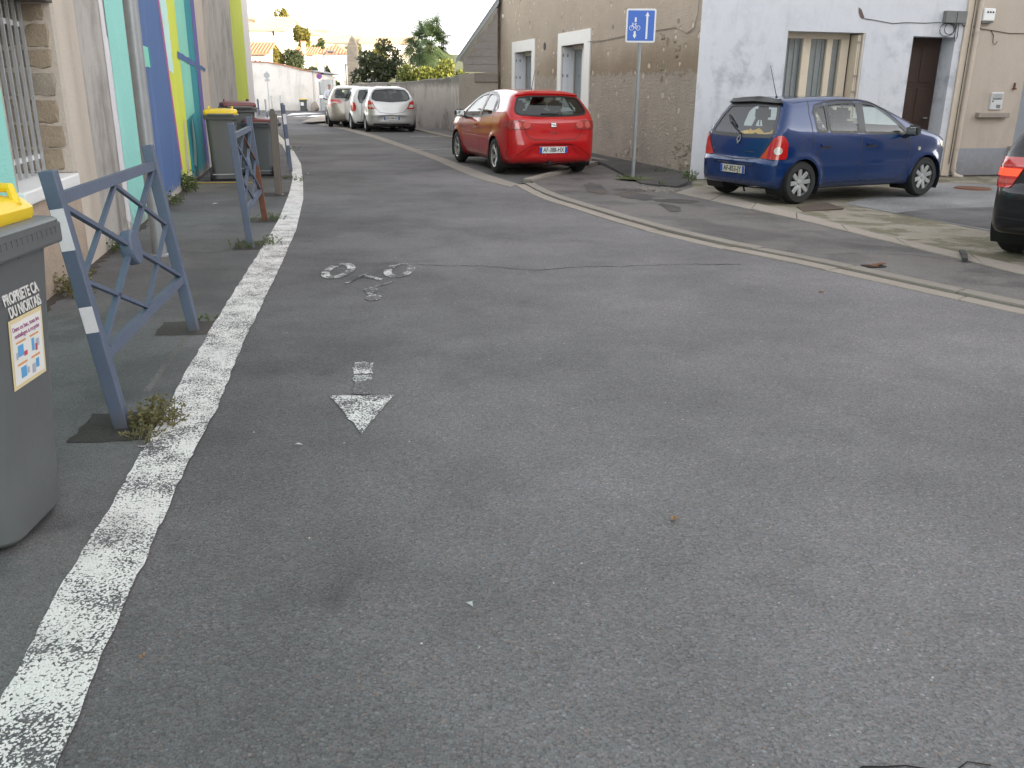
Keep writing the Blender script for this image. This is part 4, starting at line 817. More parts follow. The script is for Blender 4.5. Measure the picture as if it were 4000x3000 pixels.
class Car:
    def __init__(s, name, label, pos, rot, spec, paint, group=None, res=1.):
        s.sp = spec; s.root = empty(name, pos, rot, label, 'car', group); s.paint = paint
        prof = catmull(spec['profile'], 6, True); s.gs = Grid2(prof); s.gp = Grid2(catmull(spec['plan']+[(x, -y) for x, y in spec['plan'][::-1]], 5, True), .015)
        hz, hw = zip(*spec['hw']); zz = np.linspace(hz[0], hz[-1], 200); w = np.interp(zz, hz, hw); ker = np.ones(9)/9; w = np.convolve(np.pad(w, 4, 'edge'), ker, 'valid'); s.zz, s.w = zz, w; s.dw = np.gradient(w, zz)
        s.xr = spec['xr']; s.xf = spec['xf']; s.k = spec.get('k', .11); s.bumps = spec.get('bumps', []); s.wb = spec['wb']; s.rw = spec['rw']
        s.body_mesh(res)
    def f(s, x, y, z):
        ay = np.abs(y); w = np.interp(z, s.zz, s.w); d = np.interp(z, s.zz, s.dw)
        a = smax(s.gs(x, z), (ay-w)/np.sqrt(1+d*d), s.k); a = smax(a, s.gp(x, y), .10)
        for xc in (0, s.wb):
            r = np.sqrt((x-xc)**2+(z-s.rw)**2); a = a-.016*np.exp(-((r-s.rw*1.16)/.055)**2)*(ay > .45)
        for fn in s.bumps: a = a+fn(x, ay, z)
        return a
    def march(s, O, D, tmax=2.6, n=26):
        lo = np.zeros(len(O)); hi = np.full(len(O), tmax)
        for _ in range(n):
            m = (lo+hi)/2; p = O+D*m[:, None]; v = s.f(p[:, 0], p[:, 1], p[:, 2]) > 0; hi = np.where(v, m, hi); lo = np.where(v, lo, m)
        return O+D*lo[:, None]
    def grad(s, p, e=.004):
        g = np.stack([s.f(*(p+np.eye(3)[i]*e).T)-s.f(*(p-np.eye(3)[i]*e).T) for i in range(3)], 1); return g/(np.linalg.norm(g, axis=1, keepdims=True)+1e-9)
    def body_mesh(s, res):
        zc = s.sp.get('zc', .62); x0, x1 = s.xr+.5, s.xf-.5; N = int(118*res); Fn = int(26*res); Mn = int(132*res); Mn -= Mn % 2
        th = np.linspace(0, 2*np.pi, Mn, endpoint=False); c, sn = np.cos(th), np.sin(th); O = []; D = []
        rows = [(x0, -(90-90*k/Fn)) for k in range(1, Fn)]+[(x0+(x1-x0)*k/N, 0) for k in range(N+1)]+[(x1, 90*k/Fn) for k in range(1, Fn)]
        for x, ph in rows:
            ph = np.radians(ph); O.append(np.stack([np.full(Mn, x), 0*c, np.full(Mn, zc)], 1)); D.append(np.stack([np.full(Mn, np.sin(ph)), np.cos(ph)*c, np.cos(ph)*sn], 1))
        O.append(np.array([[x0, 0, zc], [x1, 0, zc]])); D.append(np.array([[-1., 0, 0], [1., 0, 0]]))
        P = s.march(np.concatenate(O), np.concatenate(D)); nr = len(rows); r = nr*Mn
        F = [(i*Mn+j, i*Mn+(j+1) % Mn, (i+1)*Mn+(j+1) % Mn, (i+1)*Mn+j) for i in range(nr-1) for j in range(Mn)]
        F += [(r, (j+1) % Mn, j) for j in range(Mn)]+[(r+1, (nr-1)*Mn+j, (nr-1)*Mn+(j+1) % Mn) for j in range(Mn)]
        m = mesh('t', P, F, s.paint); s.bmx = bmesh.new(); s.bmx.from_mesh(m); bpy.data.meshes.remove(m); bmesh.ops.recalc_face_normals(s.bmx, faces=s.bmx.faces[:])
    # a view: direction angle a (90 left side, -90 right side, 180 rear, 0 front); polygons are points (u, z) with u along e
    def view(s, a, base=None):
        a = np.radians(a); d = np.array([np.cos(a), np.sin(a), 0]); e = np.array([-np.sin(a), np.cos(a), 0])
        if base is None: base = np.array([s.xr+.75, 0, 0]) if abs(np.cos(a)) > .3 and np.cos(a) < 0 else (np.array([s.xf-2.25, 0, 0]) if np.cos(a) > .3 else np.zeros(3))
        return d, e, base
    def uv(s, vw, p):
        d, e, b = vw; return (float((np.array(p)-b)@e), p[2])
    def project(s, vw, U, off=0.):
        d, e, b = vw; U = np.asarray(U, float); O = b+U[:, :1]*e; O[:, 2] = U[:, 1]; P = s.march(O, np.tile(d, (len(O), 1)))
        return P+s.grad(P)*off if off else P
    def cut(s, vw, poly, take=True, minn=.12):
        d, e, b = vw; bm = s.bmx; P = np.array(poly); lo, hi = P.min(0)-.06, P.max(0)+.06; ev, dv, bv = Vector(e), Vector(d), Vector(b)
        fs = []
        for f in bm.faces:
            c = f.calc_center_median(); u = (c-bv).dot(ev)
            if lo[0] < u < hi[0] and lo[1] < c.z < hi[1] and f.normal.dot(dv) > minn-.1: fs.append(f)
        for i in range(len(poly)):
            p, q = poly[i], poly[(i+1) % len(poly)]; p3 = bv+ev*p[0]; p3.z = p[1]; q3 = bv+ev*q[0]; q3.z = q[1]
            if (q3-p3).length < 1e-5: continue
            n = (q3-p3).cross(dv).normalized(); fs = [f for f in fs if f.is_valid]
            g = set(fs); 
            for f in fs: g.update(f.edges); g.update(f.verts)
            r = bmesh.ops.bisect_plane(bm, geom=list(g), plane_co=p3, plane_no=n, dist=1e-5); fs = [x for x in r['geom'] if isinstance(x, bmesh.types.BMFace)]
        C = [(f, f.calc_center_median()) for f in fs if f.is_valid and f.normal.dot(dv) > minn-.1]
        if not C: return []
        ins = inside(poly, np.array([(c-bv).dot(ev) for f, c in C]), np.array([c.z for f, c in C])); sel = [f for (f, c), k in zip(C, ins) if k]
        if take == 'delete': bmesh.ops.delete(bm, geom=sel, context='FACES'); return []
        return sel
    def split(s, sel, name, mat, parent=None):
        idx = {}; V = []; F = []
        for f in sel:
            q = []
            for v in f.verts:
                if v not in idx: idx[v] = len(V); V.append(v.co[:])
                q.append(idx[v])
            F.append(q)
        bmesh.ops.delete(s.bmx, geom=sel, context='FACES'); return add(name, mesh(name, V, F, mat, True), parent or s.root)
    def patch(s, name, vw, poly, mat, off=.004, h=.045, skirt=.008, parent=None, holes=()):
        V, T = fill(poly, h, holes); P = s.project(vw, V, off); d = vw[0]
        T = [t if np.cross(P[t[1]]-P[t[0]], P[t[2]]-P[t[0]])@d > 0 else (t[0], t[2], t[1]) for t in T]; P = list(P); F = list(T)
        if skirt:
            ec = {}
            for t in T:
                for i in range(3): a, b = t[i], t[(i+1) % 3]; ec[(a, b)] = 1
            bd = [k for k in ec if (k[1], k[0]) not in ec]; G = s.grad(np.array(P)); mp = {}
            for a, b in bd:
                for i in (a, b):
                    if i not in mp: mp[i] = len(P); P.append(P[i]-G[i]*skirt)
                F.append((b, a, mp[a], mp[b]))
        o = add(name, mesh(name, P, F, mat, True), parent or s.root); o.data.set_sharp_from_angle(angle=R(35)); return o
    def ribbon(s, name, vw, path, w, mat, off=.002, closed=False, parent=None, step=.05, wi=None):
        P = list(path)+([path[0]] if closed else []); P = np.array(resample(P, step)); 
        T = np.gradient(P, axis=0)
        if closed: T[0] = T[-1] = P[1]-P[-2]
        T /= np.linalg.norm(T, axis=1, keepdims=True)+1e-9; N = np.stack([-T[:, 1], T[:, 0]], 1); wo = w/2 if wi is None else w; wn = w/2 if wi is None else wi
        A = s.project(vw, P+N*wo, off); Bq = s.project(vw, P-N*wn, off); n = len(P); V = list(A)+list(Bq); F = [(i, i+n, i+n+1, i+1) for i in range(n-1)]
        d = vw[0]; f = F[n//2]
        if np.cross(V[f[1]]-V[f[0]], V[f[2]]-V[f[0]])@d < 0: F = [q[::-1] for q in F]
        return add(name, mesh(name, V, F, mat, True), parent or s.root)
    def window(s, vw, poly, gl, trim=.03, name='window', inset=.004):
        poly = [tuple(p) for p in catmull_corner(poly)]; s.cut(vw, poly, 'delete')
        w = s.patch(name, vw, poly, gl, -inset, .06, 0)
        if trim: s.ribbon('window_trim', vw, poly, trim, M['trim'], .0025, True, w, .03)
        return w
    def wheels(s, rim, tr):
        r = s.rw; wd = s.sp.get('tw', .195); yo = s.sp['track']/2
        prof = [(r*.62, -wd/2), (r*.90, -wd/2+.004), (r*.975, -wd/2+.03), (r, -wd/2+.055), (r, wd/2-.055), (r*.975, wd/2-.03), (r*.90, wd/2-.004), (r*.66, wd/2-.004), (r*.62, wd/2-.02)]
        ty = B().lathe(prof, 1, 40)
        for xc in (0, s.wb):
            for sg in (1, -1):
                w = add('wheel', None, s.root) if False else None
                m = mesh('tyre', ty.V, ty.F, M['rubber'], True); o = add('wheel', m, s.root, (xc, sg*(yo-wd/2+.0), r)); o.rotation_euler = (0, random.uniform(0, 1), 0 if sg > 0 else math.pi)
                bmz = bmesh.new(); bmz.from_mesh(m); bmesh.ops.recalc_face_normals(bmz, faces=bmz.faces[:]); bmz.to_mesh(m); bmz.free(); m.set_sharp_from_angle(angle=R(50))
                rim(r, wd).done('rim', tr, o, True)
                B().lathe([(0, -.02), (r*.64, -.02), (r*.64, .012), (0, .012)], 1, 24).done('brake_disc', M['blackplastic'], o)
        for xc in (0, s.wb):
            for sg in (1, -1):
                a = [(xc+r*1.17*math.cos(t), r+r*1.17*math.sin(t)) for t in np.linspace(-.55, math.pi+.55, 26)]
                V = [(x, y, z) for y in (sg*.45, sg*(yo+.005)) for x, z in a]; n = len(a); F = [(i, i+1, i+1+n, i+n) for i in range(n-1)]+[tuple(range(n))]
                add('wheel_well', mesh('well', V, F, M['dark']), s.root)
    def finish(s):
        m = bpy.data.meshes.new('body'); bmesh.ops.recalc_face_normals(s.bmx, faces=s.bmx.faces[:]); s.bmx.to_mesh(m); s.bmx.free(); m.materials.append(s.paint); m.polygons.foreach_set('use_smooth', [True]*len(m.polygons)); add('body', m, s.root)
    def interior(s, x_front, zs=.55, rear=True, col=None):
        w = s.sp['hw'][3][1]-.22
        B().box(s.xr+.35, s.wb-.2, -w, w, .30, .36).done('cabin_floor', M['dark'], s.root)
        B().box(s.wb-.55, s.wb-.2, -w, w, .5, .90, .05).done('dashboard', M['seat'], s.root)
        def seat(x, y, wd, heads):
            b = B(); b.box(x, x+.52, y-wd/2, y+wd/2, .38, zs, .05); bmq = bmesh.new(); bmesh.ops.create_cube(bmq, size=1); bmesh.ops.bevel(bmq, geom=bmq.edges[:], offset=.18, segments=2, affect='EDGES')
            for v in bmq.verts: v.co = Vector((x+v.co.x*.13-.04-(v.co.z)*.20, y+v.co.y*wd, .80+v.co.z*.56))
            b.bm(bmq)
            for hy in heads:
                bmq = bmesh.new(); bmesh.ops.create_cube(bmq, size=1); bmesh.ops.bevel(bmq, geom=bmq.edges[:], offset=.2, segments=2, affect='EDGES')
                for v in bmq.verts: v.co = Vector((x-.17+v.co.x*.10, y+hy+v.co.y*.26, 1.17+v.co.z*.19))
                b.bm(bmq); b.tube([(x-.17, y+hy-.05, 1.0), (x-.17, y+hy-.05, 1.1)], .008, 6).tube([(x-.17, y+hy+.05, 1.0), (x-.17, y+hy+.05, 1.1)], .008, 6)
            b.done('seat', col or M['seat'], s.root, True)
        for sg in (1, -1): seat(x_front, sg*.36, .46, [0])
        if rear: seat(x_front-.82, 0, 1.15, [-.36, .36])
        b = B(); b.lathe([(.165, 0), (.18, .012), (.195, 0), (.18, -.012), (.165, 0)], 0, 22, (0, 0, 0)); b.bar((0, -.17, 0), (0, .17, 0), .03, .02)
        b.done('steering_wheel', M['blackplastic'], s.root, True, (x_front+.52, .36, .90), (0, R(-24), 0))
    def plate(s, vw, u, z, text, white, tilt=0., w=.52, h=.11, euro2=True):
        P = s.project(vw, [(u, z)])[0]; d, e, b = vw; a = math.atan2(d[1], d[0])+math.pi/2
        o = add('number_plate', None, s.root) if False else None
        bb = B().box(-w/2, w/2, -.006, .004, -h/2, h/2, .003); o = bb.done('number_plate', white, s.root, False, tuple(P+d*.012), (tilt, 0, a))
        B().box(-w/2, -w/2+.045, -.0085, -.0065, -h/2+.003, h/2-.003).done('blue_band', M['euro'], o)
        if euro2: B().box(w/2-.045, w/2, -.0085, -.0065, -h/2+.003, h/2-.003).done('blue_band', M['euro'], o)
        tm = textmesh(text, h*.98, 'registration', .0008, .0012); tm.materials.append(M['ink']); xs = np.array([v.co[:] for v in tm.vertices]); sc = (w-.13)/(xs[:, 0].max()-xs[:, 0].min())
        o2 = add('registration', tm, o, (0, -.0085, 0), (R(90), 0, 0)); o2.scale = (sc, 1., 1); return o
def catmull_corner(poly, r=.035, n=4):                  # rounds the corners of a polygon
    out = []; N = len(poly)
    for i in range(N):
        a, b, c = np.array(poly[i-1], float), np.array(poly[i], float), np.array(poly[(i+1) % N], float); la, lc = np.linalg.norm(a-b), np.linalg.norm(c-b); rr = min(r, la*.45, lc*.45)
        p, q = b+(a-b)/la*rr, b+(c-b)/lc*rr
        for k in range(n+1): t = k/n; out.append((1-t)**2*p+2*t*(1-t)*b+t*t*q)
    return out
def circle(c, r, n=30): return [(c[0]+r*math.cos(2*math.pi*k/n), c[1]+r*math.sin(2*math.pi*k/n)) for k in range(n)]
def rim_spokes(n, wid, twin=0., taper=.7, dish=.03, lip=.93, rf=.64):
    def mk(r, wd):
        b = B(); R0 = r*rf; y0 = wd/2-.012; b.lathe([(R0*lip, y0-.05), (R0*lip, y0-.008), (R0*1.0, y0+.004), (R0*1.03, y0-.004), (R0*1.03, y0-.05)], 1, 36)
        b.lathe([(0, y0-dish+.012), (R0*.17, y0-dish+.010), (R0*.24, y0-dish-.006), (R0*.24, y0-.06)], 1, 20)
        for k in range(n):
            for tw in ((-twin, twin) if twin else (0,)):
                a = 2*math.pi*k/n+tw; ca, sa = math.cos(a), math.sin(a); V = []
                for t, yq, wq in ((.16, y0-dish, wid*.85), (.45, y0-dish+.01, wid), (.75, y0-.006, wid*(1+taper)/2*1.05), (.96, y0-.006, wid*taper)):
                    for q, dy in ((-1, -.014), (-.72, 0), (.72, 0), (1, -.014)): rr = R0*t; u = q*wq*R0/2; V.append((ca*rr-sa*u, yq+dy, sa*rr+ca*u))
                b._add(V, [(i*4+j, i*4+j+1, i*4+j+5, i*4+j+4) for i in range(3) for j in range(3)])
        return b
    return mk
def mirror_part(car, p, sg, mat, cover):
    b = B(); bmq = bmesh.new(); bmesh.ops.create_cube(bmq, size=1); bmesh.ops.bevel(bmq, geom=bmq.edges[:], offset=.22, segments=3, affect='EDGES')
    for v in bmq.verts: v.co = Vector((v.co.x*.13*(1 if v.co.x > 0 else .75), v.co.y*.20, v.co.z*.145))
    o = b.bm(bmq).done('mirror', cover, car.root, True, (p[0], sg*p[1], p[2]))
    B().box(-.052, -.046, -.075, .075, -.05, .05, .002).done('mirror_glass', M['mirrorg'], o); B().bar((.0, -sg*.06, -.05), (.03, -sg*.20, -.11), .07, .04).done('mirror_arm', mat, o)
M['mirrorg'] = plain('mirror_glass', (.7, .72, .72), .03, 1.)
def common(car, sides=(90, -90)):
    for a in sides:
        vw = car.view(a); sg = 1 if a > 0 else -1
        for xc in (0, car.wb):
            c = circle(car.uv(vw, (xc, 0, car.rw+.005)), car.rw*1.15, 32); car.cut(vw, c, 'delete', .0)
            car.ribbon('wheel_arch_lip', vw, [c[i] for i in range(-3, 20)], .03, car.sp.get('lip', car.paint), .003, False, None, .03)
def antenna(car, p, L=.4, back=.22):
    b = B(); b.tube([p, (p[0]-back*.04, p[1], p[2]+.02)], [.022, .010], 8).tube([(p[0]-back*.04, p[1], p[2]+.02), (p[0]-back, p[1], p[2]+L)], [.006, .003], 6); b.done('antenna', M['blackplastic'], car.root, True)
def seams(car, vw, paths, w=.011):
    for p in paths: car.ribbon('panel_gap', vw, p, w, M['dark'], .0012, False, None, .04)
def S(car, vw, pts):                                    # side-view (x, z) points -> view coordinates
    return [car.uv(vw, (x, 0, z)) for x, z in pts]
def Rr(car, vw, pts):                                   # rear-view (y, z) points -> view coordinates
    return [car.uv(vw, (0, y, z)) for y, z in pts]

# --- red hatchback
sp = dict(xr=-.80, xf=3.51, wb=2.578, rw=.313, track=1.735, zc=.62, k=.12,
  profile=[(-.55, .20), (-.72, .27), (-.79, .42), (-.80, .56), (-.755, .70), (-.735, .82), (-.70, .95), (-.61, 1.03), (-.47, 1.21), (-.34, 1.345), (-.20, 1.41), (.2, 1.445), (.8, 1.458), (1.35, 1.425), (1.75, 1.325), (2.2, 1.13), (2.6, .965), (2.95, .89), (3.25, .78), (3.44, .63), (3.51, .47), (3.48, .32), (3.36, .21), (2.5, .18), (1.2, .18), (.2, .18)],
  hw=[(.10, .74), (.22, .80), (.38, .862), (.55, .885), (.70, .888), (.82, .878), (.90, .862), (.97, .835), (1.05, .795), (1.2, .715), (1.34, .635), (1.42, .57), (1.5, .48)],
  plan=[(-.80, 0), (-.795, .35), (-.76, .60), (-.66, .775), (-.42, .862), (0, .888), (1.3, .888), (2.5, .876), (2.95, .83), (3.25, .69), (3.42, .46), (3.51, .2), (3.51, 0)],
  bumps=[lambda x, ay, z: .030*np.clip((ay*0+1), 0, 1)*np.exp(-(np.maximum(np.abs(z-.445)-.075, 0)/.02)**2)*np.exp(-(np.maximum(ay-(.34+.9*np.maximum(.50-z, 0)), 0)/.03)**2)*(x < -.5),
         lambda x, ay, z: -.012*np.exp(-((z-(.86-.035*x))/.045)**2)*(ay > .5)*(x > -.3)*(x < 3.0)])
car = Car('red_hatchback', 'bright red five-door hatchback parked nose away beside the beige house', (.447, 16.70, .004), R(108.7), sp, carpaint('red_paint', (.43, .006, .008), .0, .28))
lft, rgt_, rear, frt = car.view(90), car.view(-90), car.view(180), car.view(0)
for vw in (lft, rgt_):
    for P in ([(1.02, .955), (2.16, .925), (2.10, .985), (1.72, 1.235), (1.42, 1.345), (1.06, 1.378)], [(.95, .958), (.985, 1.378), (.72, 1.365), (.44, 1.315), (.30, 1.01)], [(.25, 1.03), (.375, 1.285), (.22, 1.215), (.11, 1.11)]):
        car.window(vw, S(car, vw, P), M['cglass'], .034)
    car.ribbon('window_trim', vw, S(car, vw, [(.09, 1.11), (.22, 1.245), (.45, 1.345), (.75, 1.40), (1.1, 1.405), (1.45, 1.37), (1.76, 1.25), (2.2, .95)]), .022, M['trim'], .004)
tg = [(-.60, 1.035), (-.30, 1.015), (0, 1.01), (.30, 1.015), (.60, 1.035), (.665, 1.07), (.64, 1.16), (.56, 1.31), (.30, 1.335), (0, 1.34), (-.30, 1.335), (-.56, 1.31), (-.64, 1.16), (-.665, 1.07)]
car.window(rear, Rr(car, rear, tg), M['tglass'], .028, 'rear_window')
car.window(frt, [car.uv(frt, (0, y, z)) for y, z in [(-.62, 1.0), (.62, 1.0), (.52, 1.33), (-.52, 1.33)]], M['cglass'], .03, 'windscreen')
common(car)
sel = car.cut(rear, Rr(car, rear, [(-.60, .985), (-.56, .84), (-.50, .70), (-.40, .625), (0, .61), (.40, .625), (.50, .70), (.56, .84), (.60, .985), (.3, .968), (0, .963), (-.3, .968)])); car.split(sel, 'tailgate', car.paint)
for vw in (lft, rgt_):
    for P in ([(1.0, .94), (2.18, .90), (2.26, .70), (2.16, .36), (1.95, .26), (1.02, .26)], [(.96, .94), (.98, .26), (.52, .26), (.42, .50), (.22, .70), (.16, .96)]):
        sel = car.cut(vw, S(car, vw, P)); car.split(sel, 'door', car.paint)
    seams(car, vw, [S(car, vw, [(2.18, .90), (2.26, .70), (2.16, .36), (1.95, .26), (.52, .26), (.42, .50), (.22, .70), (.16, .96), (.22, 1.02)]), S(car, vw, [(1.0, 1.38), (.98, .95), (.99, .60), (1.0, .26)])])
    for x in (1.22,): car.patch('door_handle', vw, S(car, vw, catmull_corner([(x-.11, .80), (x+.09, .815), (x+.09, .845), (x-.11, .835)], .012)), car.paint, .022, .04, .03); car.patch('handle_recess_shade', vw, S(car, vw, catmull_corner([(x-.10, .775), (x+.08, .785), (x+.085, .82), (x-.10, .815)], .015)), M['darklens'], .003, .04, 0)  # flat dark patch below the handle paints the shade of its recess
seams(car, rear, [Rr(car, rear, [(.60, .985), (.56, .84), (.50, .70), (.40, .625), (0, .61), (-.40, .625), (-.50, .70), (-.56, .84), (-.60, .985)])], .012)
car.ribbon('bumper_recess_edge', rear, Rr(car, rear, [(.70, .34), (.58, .42), (.46, .50), (.36, .535), (.2, .545), (0, .545), (-.2, .545), (-.36, .535), (-.46, .50), (-.58, .42), (-.70, .34)]), .014, M['darkpaint'] if 'darkpaint' in M else carpaint('deep_red', (.20, .004, .005)), .003)
for sg in (1, -1):
    vw = car.view(180-sg*32); pts = [(-.74, .40*sg, .80), (-.74, .42*sg, .90), (-.72, .58*sg, .945), (-.62, .74*sg, .935), (-.44, .82*sg, .90), (-.42, .82*sg, .85), (-.60, .79*sg, .80)]
    lo_ = catmull_corner([car.uv(vw, p) for p in pts], .05); L = car.patch('tail_light', vw, lo_, M['redlens2'], .010, .04, .014); car.ribbon('lamp_seal', vw, lo_, .012, M['dark'], .003, True, L)
    for (cy, cz, rr) in ((.50, .868, .058), (.66, .868, .05)): car.patch('lamp_ring', vw, circle(car.uv(vw, (-.73, cy*sg, cz)), rr, 16), M['pinklens'], .014, .03, .005, L)
    mirror_part(car, (1.83, 1.0, 1.0), sg, M['blackplastic'], M['blackplastic'])
car.patch('brake_light', rear, Rr(car, rear, [(-.20, 1.375), (.20, 1.375), (.19, 1.392), (-.19, 1.392)]), M['darklens'], .008, .05, .012)
# roof spoiler lip over the rear glass
car.patch('spoiler', rear, Rr(car, rear, [(-.58, 1.335), (-.3, 1.36), (0, 1.366), (.3, 1.36), (.58, 1.335), (.54, 1.362), (.28, 1.398), (0, 1.404), (-.28, 1.398), (-.54, 1.362)]), car.paint, .030, .04, .035)
car.plate(rear, Rr(car, rear, [(0, .445)])[0][0], .445, 'AF-388-HX', M['plate'], R(4))
P = car.project(rear, Rr(car, rear, [(0, .865)]), .0)[0]
eb = B(); eb.box(-.05, .05, -.012, .004, -.042, .042, .010); e1 = eb.done('emblem', M['chrome'], car.root, False, (P[0]-.01, 0, .865), (R(-14), 0, -math.pi/2))
eb = B(); eb.box(-.05, .022, -.016, -.011, .006, .012).box(-.022, .05, -.016, -.011, -.012, -.006); eb.done('emblem_groove', M['blackplastic'], e1)
P = car.project(rear, Rr(car, rear, [(0, .735)]), .0)[0]; tm = textmesh('L E O N', .045, 'model_letters', .002); tm.materials.append(M['chrome']); add('model_letters', tm, car.root, (P[0]-.006, 0, .735), (R(90), 0, -math.pi/2))
B().tube([(-.60, .05, .24), (-.72, .05, .22)], .04, 12).done('exhaust', M['dark'], car.root); car.ribbon('lower_diffuser', rear, Rr(car, rear, [(.66, .235), (.3, .225), (-.3, .225), (-.66, .235)]), .035, M['blackplastic'], .004)
wp = B(); P1 = car.project(rear, Rr(car, rear, [(0, 1.03), (-.12, 1.06), (-.40, 1.075)]), .02); wp.tube([tuple(p) for p in P1], .008, 6); wp.done('wiper', M['blackplastic'], car.root)
antenna(car, (.45, 0, 1.445), .34, .17)
car.patch('headlight', car.view(35), catmull_corner([car.uv(car.view(35), p) for p in ((3.40, .40, .66), (3.2, .68, .72), (2.95, .82, .80), (3.0, .80, .70), (3.3, .6, .60))]), M['clearlens'], .006)
car.wheels(rim_spokes(5, .20, .13, .9, .03), M['alloy']); car.interior(1.15); car.finish()

# --- blue small hatchback
sp = dict(xr=-.575, xf=3.24, wb=2.472, rw=.288, track=1.60, zc=.60, k=.10, tw=.175,
  profile=[(-.38, .21), (-.53, .28), (-.575, .42), (-.572, .545), (-.545, .575), (-.50, .60), (-.475, .75), (-.44, .90), (-.33, 1.12), (-.215, 1.31), (-.16, 1.362), (.1, 1.392), (.6, 1.417), (1.1, 1.412), (1.45, 1.36), (1.85, 1.20), (2.3, 1.01), (2.6, .93), (2.9, .85), (3.1, .74), (3.2, .60), (3.24, .45), (3.2, .30), (3.08, .21), (2.3, .185), (1.2, .185), (.3, .185)],
  hw=[(.10, .70), (.22, .76), (.36, .808), (.52, .82), (.70, .82), (.82, .806), (.90, .785), (1.0, .745), (1.15, .672), (1.28, .60), (1.37, .53), (1.45, .42)],
  plan=[(-.575, 0), (-.57, .40), (-.54, .60), (-.44, .74), (-.2, .80), (.1, .82), (1.3, .82), (2.3, .812), (2.75, .77), (3.02, .63), (3.18, .40), (3.24, .15), (3.24, 0)],
  bumps=[lambda x, ay, z: -.010*np.exp(-((z-.545)/.022)**2)*(x < .1)*np.clip((.1-x)/.3, 0, 1),
         lambda x, ay, z: .02*np.exp(-(np.maximum(np.abs(z-.435)-.07, 0)/.015)**2)*np.exp(-(np.maximum(ay-.36, 0)/.03)**2)*(x < -.3),
         lambda x, ay, z: -.009*np.exp(-((z-.50)/.022)**2)*(ay > .5)*(x > .32)*(x < 2.1)])
car = Car('blue_hatchback', 'dark blue five-door hatchback parked on the forecourt of the pale blue house', (3.57, 13.02, zr(3.6, 13)+.012), R(27.6), sp, carpaint('blue_paint', (.005, .029, .118), .12, .22))
lft, rgt_, rear, frt = car.view(90), car.view(-90), car.view(180), car.view(0)
for vw in (lft, rgt_):
    for P in ([(1.13, .935), (1.98, .915), (1.96, .96), (1.62, 1.20), (1.42, 1.31), (1.20, 1.335)], [(.48, .955), (1.03, .94), (1.09, 1.335), (.80, 1.335), (.52, 1.31)], [(.24, .965), (.44, .957), (.48, 1.305), (.32, 1.27), (.245, 1.20)]):
        car.window(vw, S(car, vw, P), M['cglass'], .034)
    car.patch('pillar_trim', vw, S(car, vw, [(1.045, .93), (1.12, .93), (1.185, 1.34), (1.10, 1.34)]), M['trim'], .0035, .05, 0)
    car.ribbon('window_trim', vw, S(car, vw, [(.21, 1.19), (.30, 1.305), (.52, 1.345), (.8, 1.37), (1.2, 1.37), (1.45, 1.34), (1.66, 1.225), (2.02, .96)]), .020, M['trim'], .004)
tg = [(-.60, .90), (0, .885), (.60, .90), (.62, .94), (.55, 1.15), (.47, 1.29), (0, 1.305), (-.47, 1.29), (-.55, 1.15), (-.62, .94)]
car.window(rear, Rr(car, rear, tg), M['cglass'], .05, 'rear_window')
car.window(frt, [car.uv(frt, (0, y, z)) for y, z in [(-.60, .99), (.60, .99), (.49, 1.28), (-.49, 1.28)]], M['cglass'], .03, 'windscreen')
common(car)
sel = car.cut(rear, Rr(car, rear, [(-.66, .872), (-.52, .70), (-.44, .595), (0, .575), (.44, .595), (.52, .70), (.66, .872), (0, .85)])); car.split(sel, 'tailgate', car.paint)
for vw in (lft, rgt_):
    for P in ([(1.10, .92), (2.05, .89), (2.10, .70), (2.02, .34), (1.88, .27), (1.12, .27)], [(.18, .94), (1.06, .92), (1.08, .27), (.46, .27), (.36, .52), (.20, .72)]):
        sel = car.cut(vw, S(car, vw, P)); car.split(sel, 'door', car.paint)
    seams(car, vw, [S(car, vw, [(2.05, .90), (2.10, .70), (2.02, .34), (1.88, .27), (.46, .27), (.36, .52), (.20, .72), (.15, .94), (.15, 1.2), (.20, 1.345)]), S(car, vw, [(1.12, 1.36), (1.08, .93), (1.09, .60), (1.10, .27)])])
    for x in (1.30, .40):
        car.patch('door_handle', vw, S(car, vw, catmull_corner([(x-.11, .765), (x+.07, .77), (x+.09, .795), (x+.02, .815), (x-.10, .805)], .02)), car.paint, .022, .03, .028); car.patch('handle_recess_shade', vw, S(car, vw, catmull_corner([(x-.10, .735), (x+.08, .74), (x+.09, .785), (x-.10, .785)], .02)), M['trim'], .003, .04, 0)  # recess shade under each handle is a flat black patch
    car.patch('indicator', vw, S(car, vw, circle((2.28, .70), .028, 10)), M['clearlens'], .008, .03, .008)
car.ribbon('fuel_flap_gap', rgt_, S(car, rgt_, circle((-.02, .79), .085, 20)), .005, M['dark'], .0015, True)
seams(car, rear, [Rr(car, rear, [(.66, .872), (.52, .70), (.44, .595), (0, .575), (-.44, .595), (-.52, .70), (-.66, .872)])], .012)
for sg in (1, -1):
    vw = car.view(180-sg*40); pts = [(-.36, .70*sg, .905), (-.47, .46*sg, .60), (-.40, .74*sg, .60), (-.26, .80*sg, .61), (-.25, .79*sg, .80), (-.28, .76*sg, .88)]
    pts = [(-.40, .635*sg, .885), (-.47, .555*sg, .70), (-.50, .485*sg, .605), (-.40, .71*sg, .60), (-.29, .77*sg, .61), (-.285, .77*sg, .80), (-.30, .725*sg, .895), (-.34, .68*sg, .915)]
    L = car.patch('tail_light', vw, catmull_corner([car.uv(vw, p) for p in pts], .03), M['redlens'], .010, .04, .014)
    car.patch('reversing_lamp', vw, circle(car.uv(vw, (-.38, .70*sg, .715)), .05, 18), M['clearlens'], .015, .03, .006, L)
    mirror_part(car, (1.93, .93, .96), sg, M['trim'], car.paint if sg > 0 else M['blackplastic'])
